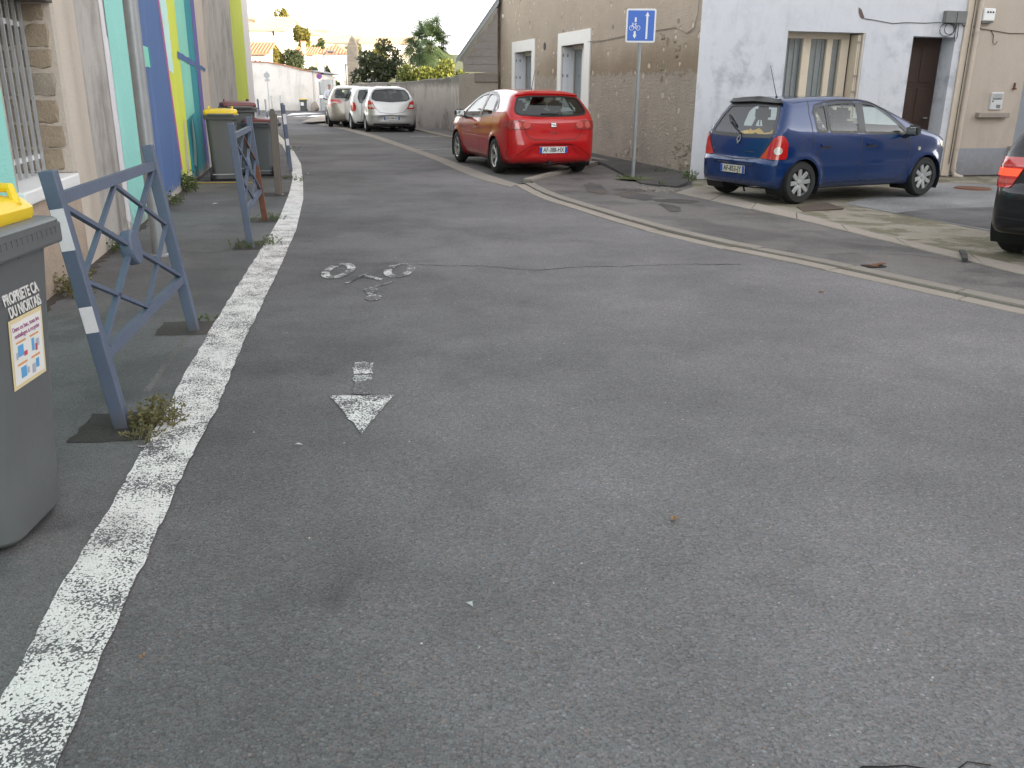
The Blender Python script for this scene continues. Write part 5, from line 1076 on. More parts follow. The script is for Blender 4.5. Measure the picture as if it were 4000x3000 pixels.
car.patch('spoiler', rear, Rr(car, rear, [(-.52, 1.30), (0, 1.322), (.52, 1.30), (.47, 1.345), (0, 1.366), (-.47, 1.345)]), M['trim'], .045, .04, .05)
car.plate(rear, Rr(car, rear, [(0, .435)])[0][0], .435, 'AF-853-JY', M['platedirty'], R(2), .50, .105)
P = car.project(rear, Rr(car, rear, [(0, .845)]), .0)[0]
dm = B()
for a, b in (((0, .062), (.034, 0)), ((.034, 0), (0, -.062)), ((0, -.062), (-.034, 0)), ((-.034, 0), (0, .062))): dm.bar((a[0], -.008, a[1]), (b[0], -.008, b[1]), .018, .012, up=(0, 1, 0))
dm.done('emblem', M['chrome'], car.root, False, (P[0]-.006, 0, .835), (R(-16), 0, -math.pi/2))
for (yy_, zz_, tx, sz) in ((.50, .69, 'Clio', .045),):
    P = car.project(rear, Rr(car, rear, [(yy_, zz_)]), .0)[0]; tm = textmesh(tx, sz, 'model_letters', .002); tm.materials.append(M['chrome']); add('model_letters', tm, car.root, (P[0]-.004, yy_, zz_), (R(90), 0, -math.pi/2-.15))
P = car.project(rear, Rr(car, rear, [(-.26, .68)]), .0)[0]; B().box(-.09, .09, -.004, .002, -.005, .005).done('chrome_script', M['chrome'], car.root, False, (P[0]-.002, -.26, .68), (0, 0, -math.pi/2))
wp = B(); P1 = car.project(rear, Rr(car, rear, [(0, .90), (.28, 1.03), (.40, 1.14)]), .02); wp.tube([tuple(p) for p in P1], .009, 6); P1 = car.project(rear, Rr(car, rear, [(.16, 1.0), (.40, 1.14)]), .015); wp.tube([tuple(p) for p in P1], .014, 6); wp.done('wiper', M['blackplastic'], car.root)
antenna(car, (.15, 0, 1.395), .42, .17)
car.patch('headlight', car.view(-35), catmull_corner([car.uv(car.view(-35), p) for p in ((3.12, -.42, .66), (2.95, -.62, .76), (2.72, -.74, .81), (2.78, -.75, .73), (3.02, -.6, .62))]), M['clearlens'], .006)
B().box(-.36, .02, -.56, .56, .87, .885).done('parcel_shelf', M['seat'], car.root)
car.wheels(rim_spokes(8, .34, 0, .95, .02, .95, .66), M['hubcap']); car.interior(1.25); car.finish(); BLUE = car
# yellow safety vests lying on the parcel shelf
c_, s_ = math.cos(R(27.6)), math.sin(R(27.6)); bx, by, bz = 3.57, 13.02, zr(3.6, 13)+.012
vb = B(); n = 12
hv = [[(-.34+.22*i/3, -.54+.72*j/n, .90+.035*math.sin(j*1.3+i)+.03*math.sin(j*.7)*(i % 2)+(.05 if i == 3 else 0)) for j in range(n+1)] for i in range(4)]
vb._add([p for r in hv for p in r], [(i*(n+1)+j, i*(n+1)+j+1, (i+1)*(n+1)+j+1, (i+1)*(n+1)+j) for i in range(3) for j in range(n)])
tag(vb.done('safety_vest', plain('orange_yellow_cloth', (.80, .42, .02), .8, 0, .2, 9), None, True, (bx, by, bz), (0, 0, R(27.6))), 'crumpled orange-yellow safety vest on the parcel shelf of the blue car', 'vest')

# --- far cars in the bay
def small_car(name, label, pos, rot, sp, paint, wins, rearwin, lights, rimf, plate, res=.62, gate=None, glassm='tglass', antm=True, lens=None):
    car = Car(name, label, pos, rot, sp, paint, 'cars parked in the far bay', res)
    rear, frt = car.view(180), car.view(0)
    for a in (90, -90):
        vw = car.view(a)
        for P in wins: car.window(vw, S(car, vw, P), M['cglass'], .04)
    car.window(rear, Rr(car, rear, rearwin), M[glassm], .03, 'rear_window')
    zb_ = wins[0][0][1]; car.window(frt, [car.uv(frt, (0, y, z)) for y, z in [(-.6, zb_+.06), (.6, zb_+.06), (.5, sp['roof']-.13), (-.5, sp['roof']-.13)]], M['cglass'], .03, 'windscreen')
    common(car)
    for a in (90, -90):
        vw = car.view(a); xb = wins[0][0][0]-.03; seams(car, vw, [S(car, vw, [(xb+1.1, zb_), (xb+1.2, .6), (xb+1.0, .28), (.5, .28), (.36, .6), (.2, zb_)]), S(car, vw, [(xb, zb_+.3), (xb, .28)])], .010)
        for x in (xb+.18, xb-.72): car.patch('door_handle', vw, S(car, vw, [(x-.1, zb_-.13), (x+.08, zb_-.125), (x+.08, zb_-.095), (x-.1, zb_-.1)]), paint, .02, .05, .025)
    for sg in (1, -1):
        vw = car.view(180-sg*lights[0]); L = car.patch('tail_light', vw, catmull_corner([car.uv(vw, (p[0], p[1]*sg, p[2])) for p in lights[1]], .03), M['redlens'], .012, .05, .014)
        if lens: car.patch('reversing_lamp', vw, catmull_corner([car.uv(vw, (p[0], p[1]*sg, p[2])) for p in lens], .02), M['clearlens'], .017, .04, .006, L)
        mirror_part(car, (wins[0][1][0]-.12, car.sp['hw'][3][1]+.12, zb_+.06), sg, M['trim'], paint if name != 'beige_hatchback' else M['blackplastic'])
    if gate: seams(car, rear, [Rr(car, rear, gate)], .012)
    if plate: car.plate(rear, Rr(car, rear, [(0, plate[1])])[0][0], plate[1], plate[0], M['plate'], R(3), .52, .11)
    car.ribbon('bumper_bottom', rear, Rr(car, rear, [(.62, .26), (0, .25), (-.62, .26)]), .05, M['blackplastic'], .004)
    if antm: antenna(car, (.25, 0, sp['roof']-.02), .2, .1)
    car.wheels(rimf, M['hubcap']); car.interior(1.2, .55, True); car.finish(); return car
spc = dict(xr=-.68, xf=3.32, wb=2.511, rw=.30, track=1.70, roof=1.488, zc=.64, k=.13,
  profile=[(-.45, .20), (-.62, .28), (-.675, .44), (-.68, .58), (-.645, .70), (-.61, .85), (-.55, 1.0), (-.42, 1.2), (-.28, 1.40), (-.12, 1.455), (.3, 1.485), (.8, 1.488), (1.3, 1.45), (1.75, 1.30), (2.15, 1.10), (2.5, .97), (2.85, .89), (3.1, .78), (3.26, .62), (3.32, .45), (3.28, .30), (3.15, .21), (2.3, .18), (1.2, .18), (.2, .18)],
  hw=[(.10, .72), (.22, .79), (.38, .855), (.55, .87), (.72, .868), (.86, .85), (.95, .82), (1.06, .775), (1.2, .71), (1.35, .63), (1.44, .55), (1.52, .44)],
  plan=[(-.68, 0), (-.675, .35), (-.63, .60), (-.53, .76), (-.3, .845), (.1, .87), (1.3, .87), (2.4, .86), (2.85, .80), (3.1, .65), (3.26, .42), (3.32, .15), (3.32, 0)],
  bumps=[lambda x, ay, z: -.014*np.exp(-((z-.555)/.03)**2)*(x < -.1), lambda x, ay, z: .022*np.exp(-(np.maximum(np.abs(z-.455)-.07, 0)/.018)**2)*np.exp(-(np.maximum(ay-.40, 0)/.03)**2)*(x < -.4)])
small_car('silver_hatchback', 'silver five-door hatchback with big slanted red tail lights, nearest in the far bay', (-4.33, 31.67, .004), R(105.2), spc, carpaint('silver_paint', (.50, .50, .50), .55, .34),
  [[(1.02, .98), (2.05, .96), (2.0, 1.02), (1.62, 1.26), (1.38, 1.365), (1.06, 1.395)], [(.95, .985), (1.0, 1.395), (.62, 1.385), (.36, 1.33), (.26, 1.03)]],
  [(-.52, 1.02), (0, .985), (.52, 1.02), (.64, 1.08), (.60, 1.24), (.50, 1.355), (0, 1.385), (-.50, 1.355), (-.60, 1.24), (-.64, 1.08)],
  (34, [(-.62, .50, .755), (-.60, .55, .80), (-.52, .60, .96), (-.46, .68, 1.03), (-.36, .76, 1.0), (-.30, .82, .90), (-.36, .82, .80), (-.52, .72, .755)]), rim_spokes(7, .26, 0, .9, .02), ('DD-344-AT', .455),
  .7, [(.64, 1.0), (.58, .86), (.48, .72), (.40, .645), (0, .60), (-.40, .645), (-.48, .72), (-.58, .86), (-.64, 1.0)], 'tglass', True, [(-.60, .58, .80), (-.56, .62, .90), (-.48, .74, .88), (-.52, .70, .80)])
spw = dict(xr=-.48, xf=2.95, wb=2.34, rw=.275, track=1.60, roof=1.465, zc=.62, k=.13, tw=.165,
  profile=[(-.30, .21), (-.44, .30), (-.48, .46), (-.475, .62), (-.46, .80), (-.41, .98), (-.32, 1.18), (-.20, 1.38), (-.08, 1.43), (.3, 1.462), (.8, 1.465), (1.2, 1.42), (1.6, 1.26), (2.0, 1.06), (2.35, .94), (2.65, .84), (2.85, .68), (2.95, .48), (2.9, .32), (2.78, .22), (2.0, .19), (1.2, .19), (.3, .19)],
  hw=[(.10, .70), (.22, .75), (.38, .80), (.55, .815), (.72, .815), (.86, .805), (.95, .785), (1.06, .74), (1.2, .68), (1.35, .61), (1.42, .55), (1.5, .42)],
  plan=[(-.48, 0), (-.475, .35), (-.44, .58), (-.36, .72), (-.15, .80), (.2, .815), (1.2, .815), (2.1, .80), (2.5, .73), (2.78, .52), (2.9, .30), (2.95, .12), (2.95, 0)])
small_car('white_hatchback', 'small white hatchback with round red tail lights between the silver and beige cars', (-5.14, 33.1, .004), R(107.5), spw, carpaint('white_car_paint', (.66, .67, .66), .0, .3),
  [[(.98, .97), (1.86, .96), (1.82, 1.01), (1.5, 1.23), (1.3, 1.33), (1.02, 1.36)], [(.35, 1.0), (.92, .975), (.96, 1.36), (.62, 1.355), (.42, 1.31)]],
  [(-.50, .92), (0, .90), (.50, .92), (.54, 1.1), (.47, 1.33), (0, 1.35), (-.47, 1.33), (-.54, 1.1)],
  (45, [(-.40, .62, .66), (-.40, .60, .80), (-.34, .62, .93), (-.26, .69, .95), (-.20, .76, .90), (-.20, .78, .75), (-.26, .76, .64), (-.34, .70, .62)]), rim_spokes(6, .3, 0, .9, .02), None, .55, None, 'tglass', False)
spk = dict(xr=-.80, xf=3.53, wb=2.608, rw=.31, track=1.75, roof=1.489, zc=.64, k=.13,
  profile=[(-.55, .22), (-.74, .30), (-.80, .46), (-.79, .62), (-.75, .78), (-.71, .93), (-.63, 1.04), (-.45, 1.22), (-.24, 1.40), (-.08, 1.445), (.4, 1.485), (.9, 1.489), (1.4, 1.45), (1.85, 1.32), (2.3, 1.12), (2.65, .98), (3.0, .90), (3.28, .78), (3.46, .62), (3.53, .45), (3.48, .30), (3.35, .22), (2.4, .19), (1.2, .19), (.3, .19)],
  hw=[(.10, .74), (.22, .81), (.38, .88), (.55, .895), (.72, .893), (.86, .87), (.95, .84), (1.06, .79), (1.2, .72), (1.35, .64), (1.44, .56), (1.52, .44)],
  plan=[(-.80, 0), (-.79, .35), (-.74, .62), (-.63, .78), (-.4, .865), (.1, .895), (1.3, .895), (2.5, .88), (2.95, .82), (3.25, .67), (3.45, .42), (3.53, .15), (3.53, 0)])
small_car('beige_hatchback', 'grey-beige hatchback with wide red and white tail lights, farthest in the bay', (-6.26, 35.07, .004), R(103.5), spk, carpaint('champagne_paint', (.34, .315, .27), .5, .34),
  [[(1.05, 1.0), (2.15, .98), (2.10, 1.04), (1.7, 1.28), (1.45, 1.375), (1.1, 1.40)], [(.28, 1.05), (.98, 1.0), (1.03, 1.40), (.62, 1.39), (.36, 1.32)]],
  [(-.58, 1.06), (0, 1.05), (.58, 1.06), (.60, 1.12), (.52, 1.34), (0, 1.365), (-.52, 1.34), (-.60, 1.12)],
  (34, [(-.74, .36, .88), (-.70, .45, .99), (-.60, .66, 1.0), (-.42, .80, .98), (-.40, .83, .88), (-.55, .80, .76), (-.66, .70, .77), (-.64, .70, .84)]), rim_spokes(5, .3, 0, .9, .02), None, .55, None, 'tglass', True, [(-.70, .46, .885), (-.66, .62, .92), (-.45, .81, .90), (-.50, .80, .83), (-.62, .72, .855)])

# --- dark car cut off by the right edge
spd = dict(xr=-.72, xf=3.45, wb=2.54, rw=.305, track=1.71, roof=1.47, zc=.64, k=.11,
  profile=[(-.50, .24), (-.66, .30), (-.715, .46), (-.72, .60), (-.685, .66), (-.63, .69), (-.585, .85), (-.52, 1.0), (-.36, 1.22), (-.22, 1.38), (-.08, 1.43), (.4, 1.466), (.9, 1.47), (1.4, 1.43), (1.8, 1.30), (2.25, 1.09), (2.6, .96), (2.95, .88), (3.2, .76), (3.39, .6), (3.45, .45), (3.4, .3), (3.28, .22), (2.4, .19), (1.2, .19), (.3, .19)],
  hw=[(.10, .72), (.22, .80), (.38, .865), (.55, .875), (.72, .868), (.86, .85), (.95, .82), (1.06, .775), (1.2, .71), (1.35, .63), (1.44, .55), (1.52, .44)],
  plan=[(-.72, 0), (-.715, .35), (-.67, .62), (-.57, .77), (-.3, .85), (.1, .875), (1.3, .875), (2.4, .86), (2.9, .80), (3.2, .63), (3.39, .4), (3.45, .15), (3.45, 0)])
BLK = carpaint('black_paint', (.012, .012, .015), .3, .3)
car = Car('black_car', 'black car cut off at the right edge with one red tail light showing', (5.40, 8.05, zr(5.4, 7.9)+.012), R(38), spd, BLK)
rear, frt = car.view(180), car.view(0)
for a in (90, -90):
    vw = car.view(a)
    for P in ([(1.02, .98), (2.05, .96), (2.0, 1.02), (1.62, 1.26), (1.38, 1.36), (1.06, 1.38)], [(.3, 1.0), (.95, .985), (1.0, 1.38), (.62, 1.37), (.40, 1.31)]): car.window(vw, S(car, vw, P), M['tglass'], .03)
car.window(rear, Rr(car, rear, [(-.58, 1.0), (.58, 1.0), (.5, 1.33), (-.5, 1.33)]), M['tglass'], .03, 'rear_window'); common(car)
car.window(frt, [car.uv(frt, (0, y, z)) for y, z in [(-.6, 1.05), (.6, 1.05), (.5, 1.33), (-.5, 1.33)]], M['tglass'], .03, 'windscreen')
seams(car, rear, [Rr(car, rear, [(.60, 1.0), (.52, .85), (.50, .70), (.44, .66), (-.44, .66), (-.5, .7), (-.52, .85), (-.60, 1.0)])], .010)
car.ribbon('bumper_strip', rear, Rr(car, rear, [(.70, .40), (0, .39), (-.70, .40)]), .016, M['dark'], .004)
for sg in (1, -1):
    vw = car.view(180-sg*32)
    def lp_(z0, z1, f0, f1): return [car.uv(vw, p) for p in ((-.60+.10*(z0-.7)/.36, (.62-.42*(z0-.66))*sg, z0), (-.60+.10*(z1-.7)/.36, (.62-.42*(z1-.66))*sg, z1), (-.30, (f1-.14*(z1-.66))*sg, z1), (-.34, (f0-.14*(z0-.66))*sg, z0))]
    L = car.patch('tail_light', vw, catmull_corner(lp_(.66, .93, .84, .79), .03), M['redlens'], .010, .04, .014)
    car.patch('reversing_lamp', vw, lp_(.848, .864, .815, .81), M['pinklens'], .015, .04, .006, L); car.patch('reflector', vw, lp_(.70, .735, .83, .825), M['pinklens'], .015, .04, .006, L)
    lit = NT('lit_lamp'); lit.set(Base_Color=(.8, .06, .03), Roughness=.2, Emission_Color=(1., .08, .03)); lit.b.inputs['Emission Strength'].default_value = .22
    car.patch('lit_lamp', vw, lp_(.765, .83, .825, .815), lit.m, .016, .03, .006, L)
car.wheels(rim_spokes(6, .28, 0, .9, .02), M['hubcap']); car.interior(1.2); car.finish()

# ------------------------------------------------------------------ wheelie bins (local +x is the front, y the width)
def rrect(cx, lx, ly, r, n=6, flute=0.):
    P = []
    for sx, sy, a0 in ((1, 1, 0), (-1, 1, 90), (-1, -1, 180), (1, -1, 270)):
        for k in range(n+1): a = R(a0+90*k/n); P.append((cx+sx*(lx/2-r)+r*math.cos(a), sy*(ly/2-r)+r*math.sin(a)))
    return P
def loft(rings, cap=(True, True)):
    b = B(); n = len(rings[0][0]); V = [(x, y, z) for P, z in rings for x, y in P]; F = [(i*n+j, i*n+(j+1) % n, (i+1)*n+(j+1) % n, (i+1)*n+j) for i in range(len(rings)-1) for j in range(n)]
    if cap[0]: F.append(tuple(range(n))[::-1])
    if cap[1]: F.append(tuple(range((len(rings)-1)*n, len(rings)*n)))
    return b._add(V, F)
def bin_(label, pos, rz, lid, H=1.0, s=1., group=None, sticker=False, comb=True, tilt=0., name='wheelie_bin'):
    t = empty(name, pos, rz, label, 'bin', group); t.scale = (s, s, s*H)
    loft([(rrect(.0, .47, .40, .07), .02), (rrect(.0, .50, .43, .08), .035), (rrect(.0, .52, .445, .085), .15), (rrect(.005, .575, .47, .085), .55), (rrect(.01, .63, .50, .08), .90), (rrect(.01, .64, .505, .07), .93)]).done('body', M['binbody'], t, True)
    loft([(rrect(.01, .63, .50, .06), .925), (rrect(.0, .68, .565, .05), .93), (rrect(.0, .69, .575, .05), .965), (rrect(.0, .71, .60, .05), .972), (rrect(.0, .71, .60, .05), .992), (rrect(.0, .69, .58, .05), 1.0)]).done('rim', M['binbody'], t, True)
    if comb:
        b = B(); b.box(.31, .352, -.295, .295, .915, .985, .010)
        for k in range(15): b.box(.350, .3545, -.265+k*.036, -.25+k*.036, .950, .972)
        b.done('comb', M['binbody'], t); 
        g = B()
        for y in (-.17, .0, .17): g.prism([(.245, .93), (.345, .93), (.25, .80)], 1, y-.006, y+.006)
        g.done('gusset', M['binbody'], t)
    mt = M[lid]
    lo = loft([(rrect(-.02, .60, .55, .05), 1.0), (rrect(-.02, .615, .565, .06), 1.012), (rrect(-.02, .615, .565, .06), 1.035), (rrect(-.025, .58, .54, .07), 1.062), (rrect(-.03, .46, .42, .1), 1.078), (rrect(-.03, .25, .2, .08), 1.084)]).done('lid', mt, t, True)
    if tilt: lo.rotation_euler = (0, tilt, 0)
    for sg in (1, -1):
        B().tube([(.15, sg*.20, 1.055), (.185, sg*.20, 1.098), (.24, sg*.19, 1.098), (.265, sg*.17, 1.045)], .017, 8).done('lid_handle', mt, lo, True)
    B().tube([(-.36, -.2, 1.0), (-.40, -.2, 1.0), (-.40, .2, 1.0), (-.36, .2, 1.0)], .016, 8).done('push_handle', M['binbody'], t, True)
    for sg in (1, -1): B().lathe([(0, -.02), (.05, -.022), (.055, -.012), (.085, -.02), (.10, -.012), (.10, .022), (.085, .028), (0, .028)], 1, 24, (-.25, sg*.235, .10)).done('wheel', M['rubber'], t, True)
    B().tube([(-.25, -.24, .10), (-.25, .24, .10)], .012, 8).done('axle', M['galv'], t); return t
nb = bin_('grey wheelie bin with yellow lid and a recycling sticker at the left edge', (-1.865, 2.735, .005), R(3), 'binyellow', 1.125, .93)
def ontop(P): return P
def face_x(z):                               # front face of the bin in local x
    return float(np.interp(z, [.15, .55, .90], [.26, .2925, .325]))
def printed(name, txt, y, z, size, mat, w):
    tm = textmesh(txt, size, name, .0006, .0015 if size > .03 else 0.); tm.materials.append(mat); xs = [v.co.x for v in tm.vertices]; sc = w/(max(xs)-min(xs)); sl = math.atan2(.05, .35)
    o = add(name, tm, nb, (face_x(z)+.003, y, z), (R(90)-0, 0, R(90))); o.rotation_euler = (R(90), 0, R(90)); o.scale = (sc, 1, 1); o.rotation_mode = 'XYZ'
    o.matrix_local = Matrix.Translation((face_x(z)+.0035, y, z)) @ Matrix.Rotation(R(90), 4, 'Z') @ Matrix.Rotation(R(90)-sl, 4, 'X') @ Matrix.Diagonal((sc, 1, 1, 1)); return o
printed('printed_words', 'PROPRIETE CA', -.012, .800, .048, M['litter'], .245); printed('printed_words', 'DU NIORTAIS', .010, .757, .048, M['litter'], .225)
st = B()
def quad(b, y0, y1, z0, z1, o): b._add([(face_x(z0)+o, y0, z0), (face_x(z0)+o, y1, z0), (face_x(z1)+o, y1, z1), (face_x(z1)+o, y0, z1)], [(0, 1, 2, 3)])
quad(st, -.115, .125, .515, .735, .003); so_ = st.done('recycling_sticker', plain('sticker_cream', (.66, .55, .32), .5, 0, .05), nb, fix=False)
def stq(nm, rects, mat, o):
    b = B()
    for r in rects: quad(b, *r, o)
    return b.done(nm, mat, so_, fix=False)
M['stblue'] = plain('sticker_blue', (.10, .33, .62), .5); M['stred'] = plain('sticker_red', (.5, .08, .10), .5); M['stgrey'] = plain('sticker_grey', (.38, .40, .48), .5); M['stor'] = plain('sticker_orange', (.65, .30, .10), .5)
stq('sticker_panel', [(-.102, .112, .528, .722)], plain('sticker_white', (.70, .69, .66), .5, 0, .05), .0042)
for r_ in [(-.08, -.01, .655, .661), (.02, .085, .655, .661), (-.08, -.01, .585, .592), (.02, .085, .585, .592)]: stq('sticker_heading', [r_], M['stor'], .0052)
for r_ in [(-.07, -.03, .612, .648), (.03, .05, .608, .648), (-.06, -.02, .542, .577), (.05, .075, .547, .577)]: stq('sticker_picture', [r_], M['stblue'], .0052)
for r_ in [(-.03, -.005, .607, .622), (.055, .07, .603, .626)]: stq('sticker_picture', [r_], M['stred'], .0056)
for r_ in [(-.085, -.072, .607, .63), (-.015, .0, .547, .567), (.02, .045, .537, .567), (.06, .085, .615, .64)]: stq('sticker_picture', [r_], M['stgrey'], .0056)
for tx, y, z, w in (('Dans ce bac, tous les', .0, .702, .19), ('emballages à recycler', .005, .680, .18)): o = printed('sticker_words', tx, y, z, .02, plain('sticker_purple', (.30, .10, .22), .5), w); o.parent = so_; o.location.x += .002
bin_('grey wheelie bin with a bright yellow lid, standing in front of the mural', (-4.72, 14.72, .005), R(107), 'binyellow', 1.12, .92, 'bins by the mural', name='wheelie_bin')
bin_('tall grey wheelie bin with a maroon lid behind the yellow-lidded bin', (-4.75, 15.75, .005), R(112), 'binred', 1.12, 1.0, 'bins by the mural', name='wheelie_bin')
bin_('lower grey wheelie bin with a maroon lid nearest the kerb', (-4.33, 15.62, .005), R(93), 'binred', .95, .92, 'bins by the mural', name='wheelie_bin')
bin_('far grey bin with a yellow lid and white label against the white wall', (-13.0, 56.6, .0), R(-80), 'binyellow', .78, .85, None)
bpy.context.view_layer.update()
B().box(-.10, .10, -.0, .006, .42, .62).done('label_plate', M['white'], None).location = (-13.0, 56.27, -.1); o = [x for x in COL.objects if x.name.startswith('label_plate')][0]
fb = [x for x in COL.objects if x.get('label', '').startswith('far grey bin')][0]; o.parent = fb; o.matrix_parent_inverse = fb.matrix_world.inverted()
t = empty('yellow_cable_cover', (-4.6, 14.15, .01), R(8), 'thin yellow strip on the ground in front of the bins', 'strip'); B().box(-.6, .45, -.012, .012, 0, .012).done('strip', plain('faded_yellow', (.42, .28, .05), .7, 0, .2), t)

# ------------------------------------------------------------------ street barriers with a cross and a diamond
def barrier(label, p, q, lean, H=1.15, rusty=False, bands=True, group='blue-grey street barriers'):
    p, q = np.array(p), np.array(q); d = q-p; L = float(np.linalg.norm(d)); ang = math.atan2(d[1], d[0]); t = empty('street_barrier', (*p, 0), ang, label, 'barrier', group); t.rotation_euler = (-lean, 0, ang); t.rotation_mode = 'ZXY' if False else 'XYZ'
    t.matrix_world = Matrix.Translation((*p, 0)) @ Matrix.Rotation(ang, 4, 'Z') @ Matrix.Rotation(lean, 4, 'X')
    mt = M['barrier']; w = .062
    for i, x in enumerate((0, L)):
        if rusty and i: o = B().box(x-w/2, x+w/2, -w/2, w/2, .62, H, .005).done('post', mt, t); o2 = B().box(x-w/2, x+w/2, -w/2, w/2, -.1, .615, .005).done('post', M['rust'], t); o2['label'] = 'rusted brown lower half of the far post'
        else: o = B().box(x-w/2, x+w/2, -w/2, w/2, -.1, H, .005).done('post', mt, t)
        if bands:
            for z0, z1 in (((H-.33, H-.155), (H-.69, H-.575)) if i == 0 else ()): B().box(x-w/2-.0015, x-w/2+.01, -w/2+.003, w/2-.004, z0, z1).done('reflective_band', M['whitefilm'], o)
    x0, x1, zb, zt = w/2, L-w/2, .34, H-.12
    B().bar((x0, 0, zt), (x1, 0, zt), .04, .05).done('top_rail', mt, t); B().bar((x0, 0, zb), (x1, 0, zb), .04, .045).done('bottom_rail', mt, t)
    zt -= .028; zb += .024; xm, zm = (x0+x1)/2, (zb+zt)/2; s = .023
    X = [((x0, zt), (x1, zb)), ((x0, zb), (x1, zt))]; Dm = [((xm, zt), (x0, zm)), ((xm, zt), (x1, zm)), ((x0, zm), (xm, zb)), ((x1, zm), (xm, zb))]
    for k, (a, b) in enumerate(X): B().bar((a[0], (-.004, .004)[k], a[1]), (b[0], (-.004, .004)[k], b[1]), s+.004*k, s).done('cross_bar', mt, t)
    for a, b in Dm:
        o = B().bar((a[0], 0, a[1]), (b[0], 0, b[1]), s-.004, s-.003).done('diamond_bar', M['rust'] if rusty and a == X[1][1] or (rusty and b[0] > xm+.1 and b[1] < zt and a[1] > zm+.1) else mt, t)
    B().lathe([(0, -.03), (.085, -.03), (.09, -.02), (.09, .02), (.085, .03), (0, .03)], 1, 24, (xm, 0, zm)).done('centre_disc', mt, t); return t
barrier('near street barrier leaning towards the wall, with white bands on its front post', (-1.763, 3.708), (-2.015, 5.371), R(-7.6), 1.15)
barrier('second street barrier, seen nearly end on, with its far post rusted brown', (-2.52, 8.40), (-2.87, 10.20), R(-4.5), 1.15, True, False)
barrier('third street barrier hidden behind the brown post, blue post with white bands', (-4.02, 16.2), (-4.42, 17.7), R(-3), 1.16)
t = empty('wooden_post', (-3.36, 12.75, 0), R(12), 'brown square post on the pavement in front of the third barrier', 'post'); t.rotation_euler = (0, R(0), R(14))
o = B().box(-.05, .03, -.04, .04, -.1, 1.14, .006).done('post', M['brown'], t); B().box(-.04, .02, -.03, .03, 1.139, 1.17, .01).done('cap', M['brown'], t); B().box(.031, .052, -.025, .025, -.1, 1.10, .004).done('side_strip', M['brown'], t)

# ------------------------------------------------------------------ blue cycle-lane sign
t = empty('cycle_sign', (2.06, 15.6, -.02), R(-4), 'square blue road sign with a bicycle and two arrows on a grey pole', 'road sign')
B().tube([(.0, .03, -.1), (-.0, .03, 2.74)], .031, 16).done('pole', M['galv'], t, True)
B().tube([(.0, .03, -.05), (.0, .03, .02)], .05, 12).done('pole_base', M['conc'], t)
def rsq(w, h, r, n=5): return rrect(0, w, h, r, n)
PL = B().prism([(x, z+2.49) for x, z in rsq(.485, .52, .035)], 1, -.016, -.004).done('sign_plate', M['white'], t)
B().prism([(x, z+2.49) for x, z in rsq(.432, .464, .012)], 1, -.0195, -.0165).done('blue_panel', plain('sign_blue', (.022, .115, .50), .35, 0, .04), PL)
sgm = M['white']; y0, y1 = -.0225, -.020
def sp_(polys, nm): 
    b = B()
    for P in polys: b.prism(P, 1, y0, y1)
    return b.done(nm, sgm, PL)
c = 2.49
sp_([[(.082, c-.205), (.112, c-.205), (.114, c+.145), (.084, c+.145)], [(.064, c+.145), (.134, c+.145), (.100, c+.212)]], 'up_arrow')
sp_([[(-.105, c+.055), (-.075, c+.055), (-.073, c+.125), (-.103, c+.125)]], 'dash'); sp_([[(-.112, c-.142), (-.08, c-.142), (-.08, c-.085), (-.112, c-.085)], [(-.128, c-.142), (-.064, c-.142), (-.096, c-.2)]], 'down_arrow')
b = B()
for cx in (-.152, -.046):
    b.lathe([(.031, y0), (.038, y0), (.038, y1), (.031, y1), (.031, y0)], 1, 20, (cx, 0, c-.035))
def ln(a, q, w=.007): b.bar((a[0], (y0+y1)/2, a[1]), (q[0], (y0+y1)/2, q[1]), w, .0025, up=(0, 1, 0))
ln((-.152, c-.035), (-.132, c+.035)); ln((-.132, c+.022), (-.088, c+.020)); ln((-.135, c+.015), (-.098, c-.04)); ln((-.098, c-.04), (-.084, c+.03)); ln((-.098, c-.04), (-.046, c-.035)); ln((-.085, c+.015), (-.046, c-.035)); ln((-.146, c+.036), (-.122, c+.036), .008); ln((-.098, c+.033), (-.070, c+.033), .010)
b.done('bicycle_symbol', sgm, PL)
for z in (2.35, 2.62): B().tube([(-.06, .0, z), (-.035, .06, z), (.035, .06, z), (.06, .0, z)], .006, 6).done('clamp', M['galv'], t)

# ------------------------------------------------------------------ far end of the street
def wallmat(name, c, **k): return stucco(name, c, (.33, .31, .28), .45, .3, 12, **k)
M['farwhite'] = stucco('far_white_render', (.80, .76, .71), (.45, .42, .385), .6, .3, 12, streak=.35, lo=.46, hi=.72, low=.35); M['housewhite'] = stucco('house_white', (.74, .70, .63), (.6, .56, .5), .3, .1, 10)
def tiles(name, c):
    t = NT(name); v = t.obj(); n = t.noise(v, 2, 4); col = t.mix(n, tuple(x*.75 for x in c), tuple(min(1, x*1.2) for x in c)); return t.set(Base_Color=col, Roughness=.9)
M['tile'] = tiles('roman_tiles', (.46, .22, .14)); M['tilepale'] = tiles('pale_tiles', (.56, .43, .28))
t = empty('white_wall', (-12.5, 57.3, 0), R(178), 'long stained white garden wall at the far end of the street', 'wall')
B().prism([(0, 2.28), (.6, 2.36), (1.7, 2.62), (2.7, 2.79), (9, 2.85), (9, -.3), (0, -.3)], 1, -.12, .12).done('wall', M['farwhite'], t)
B().prism([(-.02, 2.28), (.6, 2.36), (1.7, 2.62), (2.7, 2.79), (9, 2.85), (9, 2.92), (2.7, 2.86), (1.7, 2.69), (.6, 2.43), (-.02, 2.35)], 1, -.17, .17).done('coping', M['tile'], t)
t = empty('far_garage', (-12.45, 57.3, 0), R(62), 'pale garage with a narrow grey door beside the far white wall', 'garage')
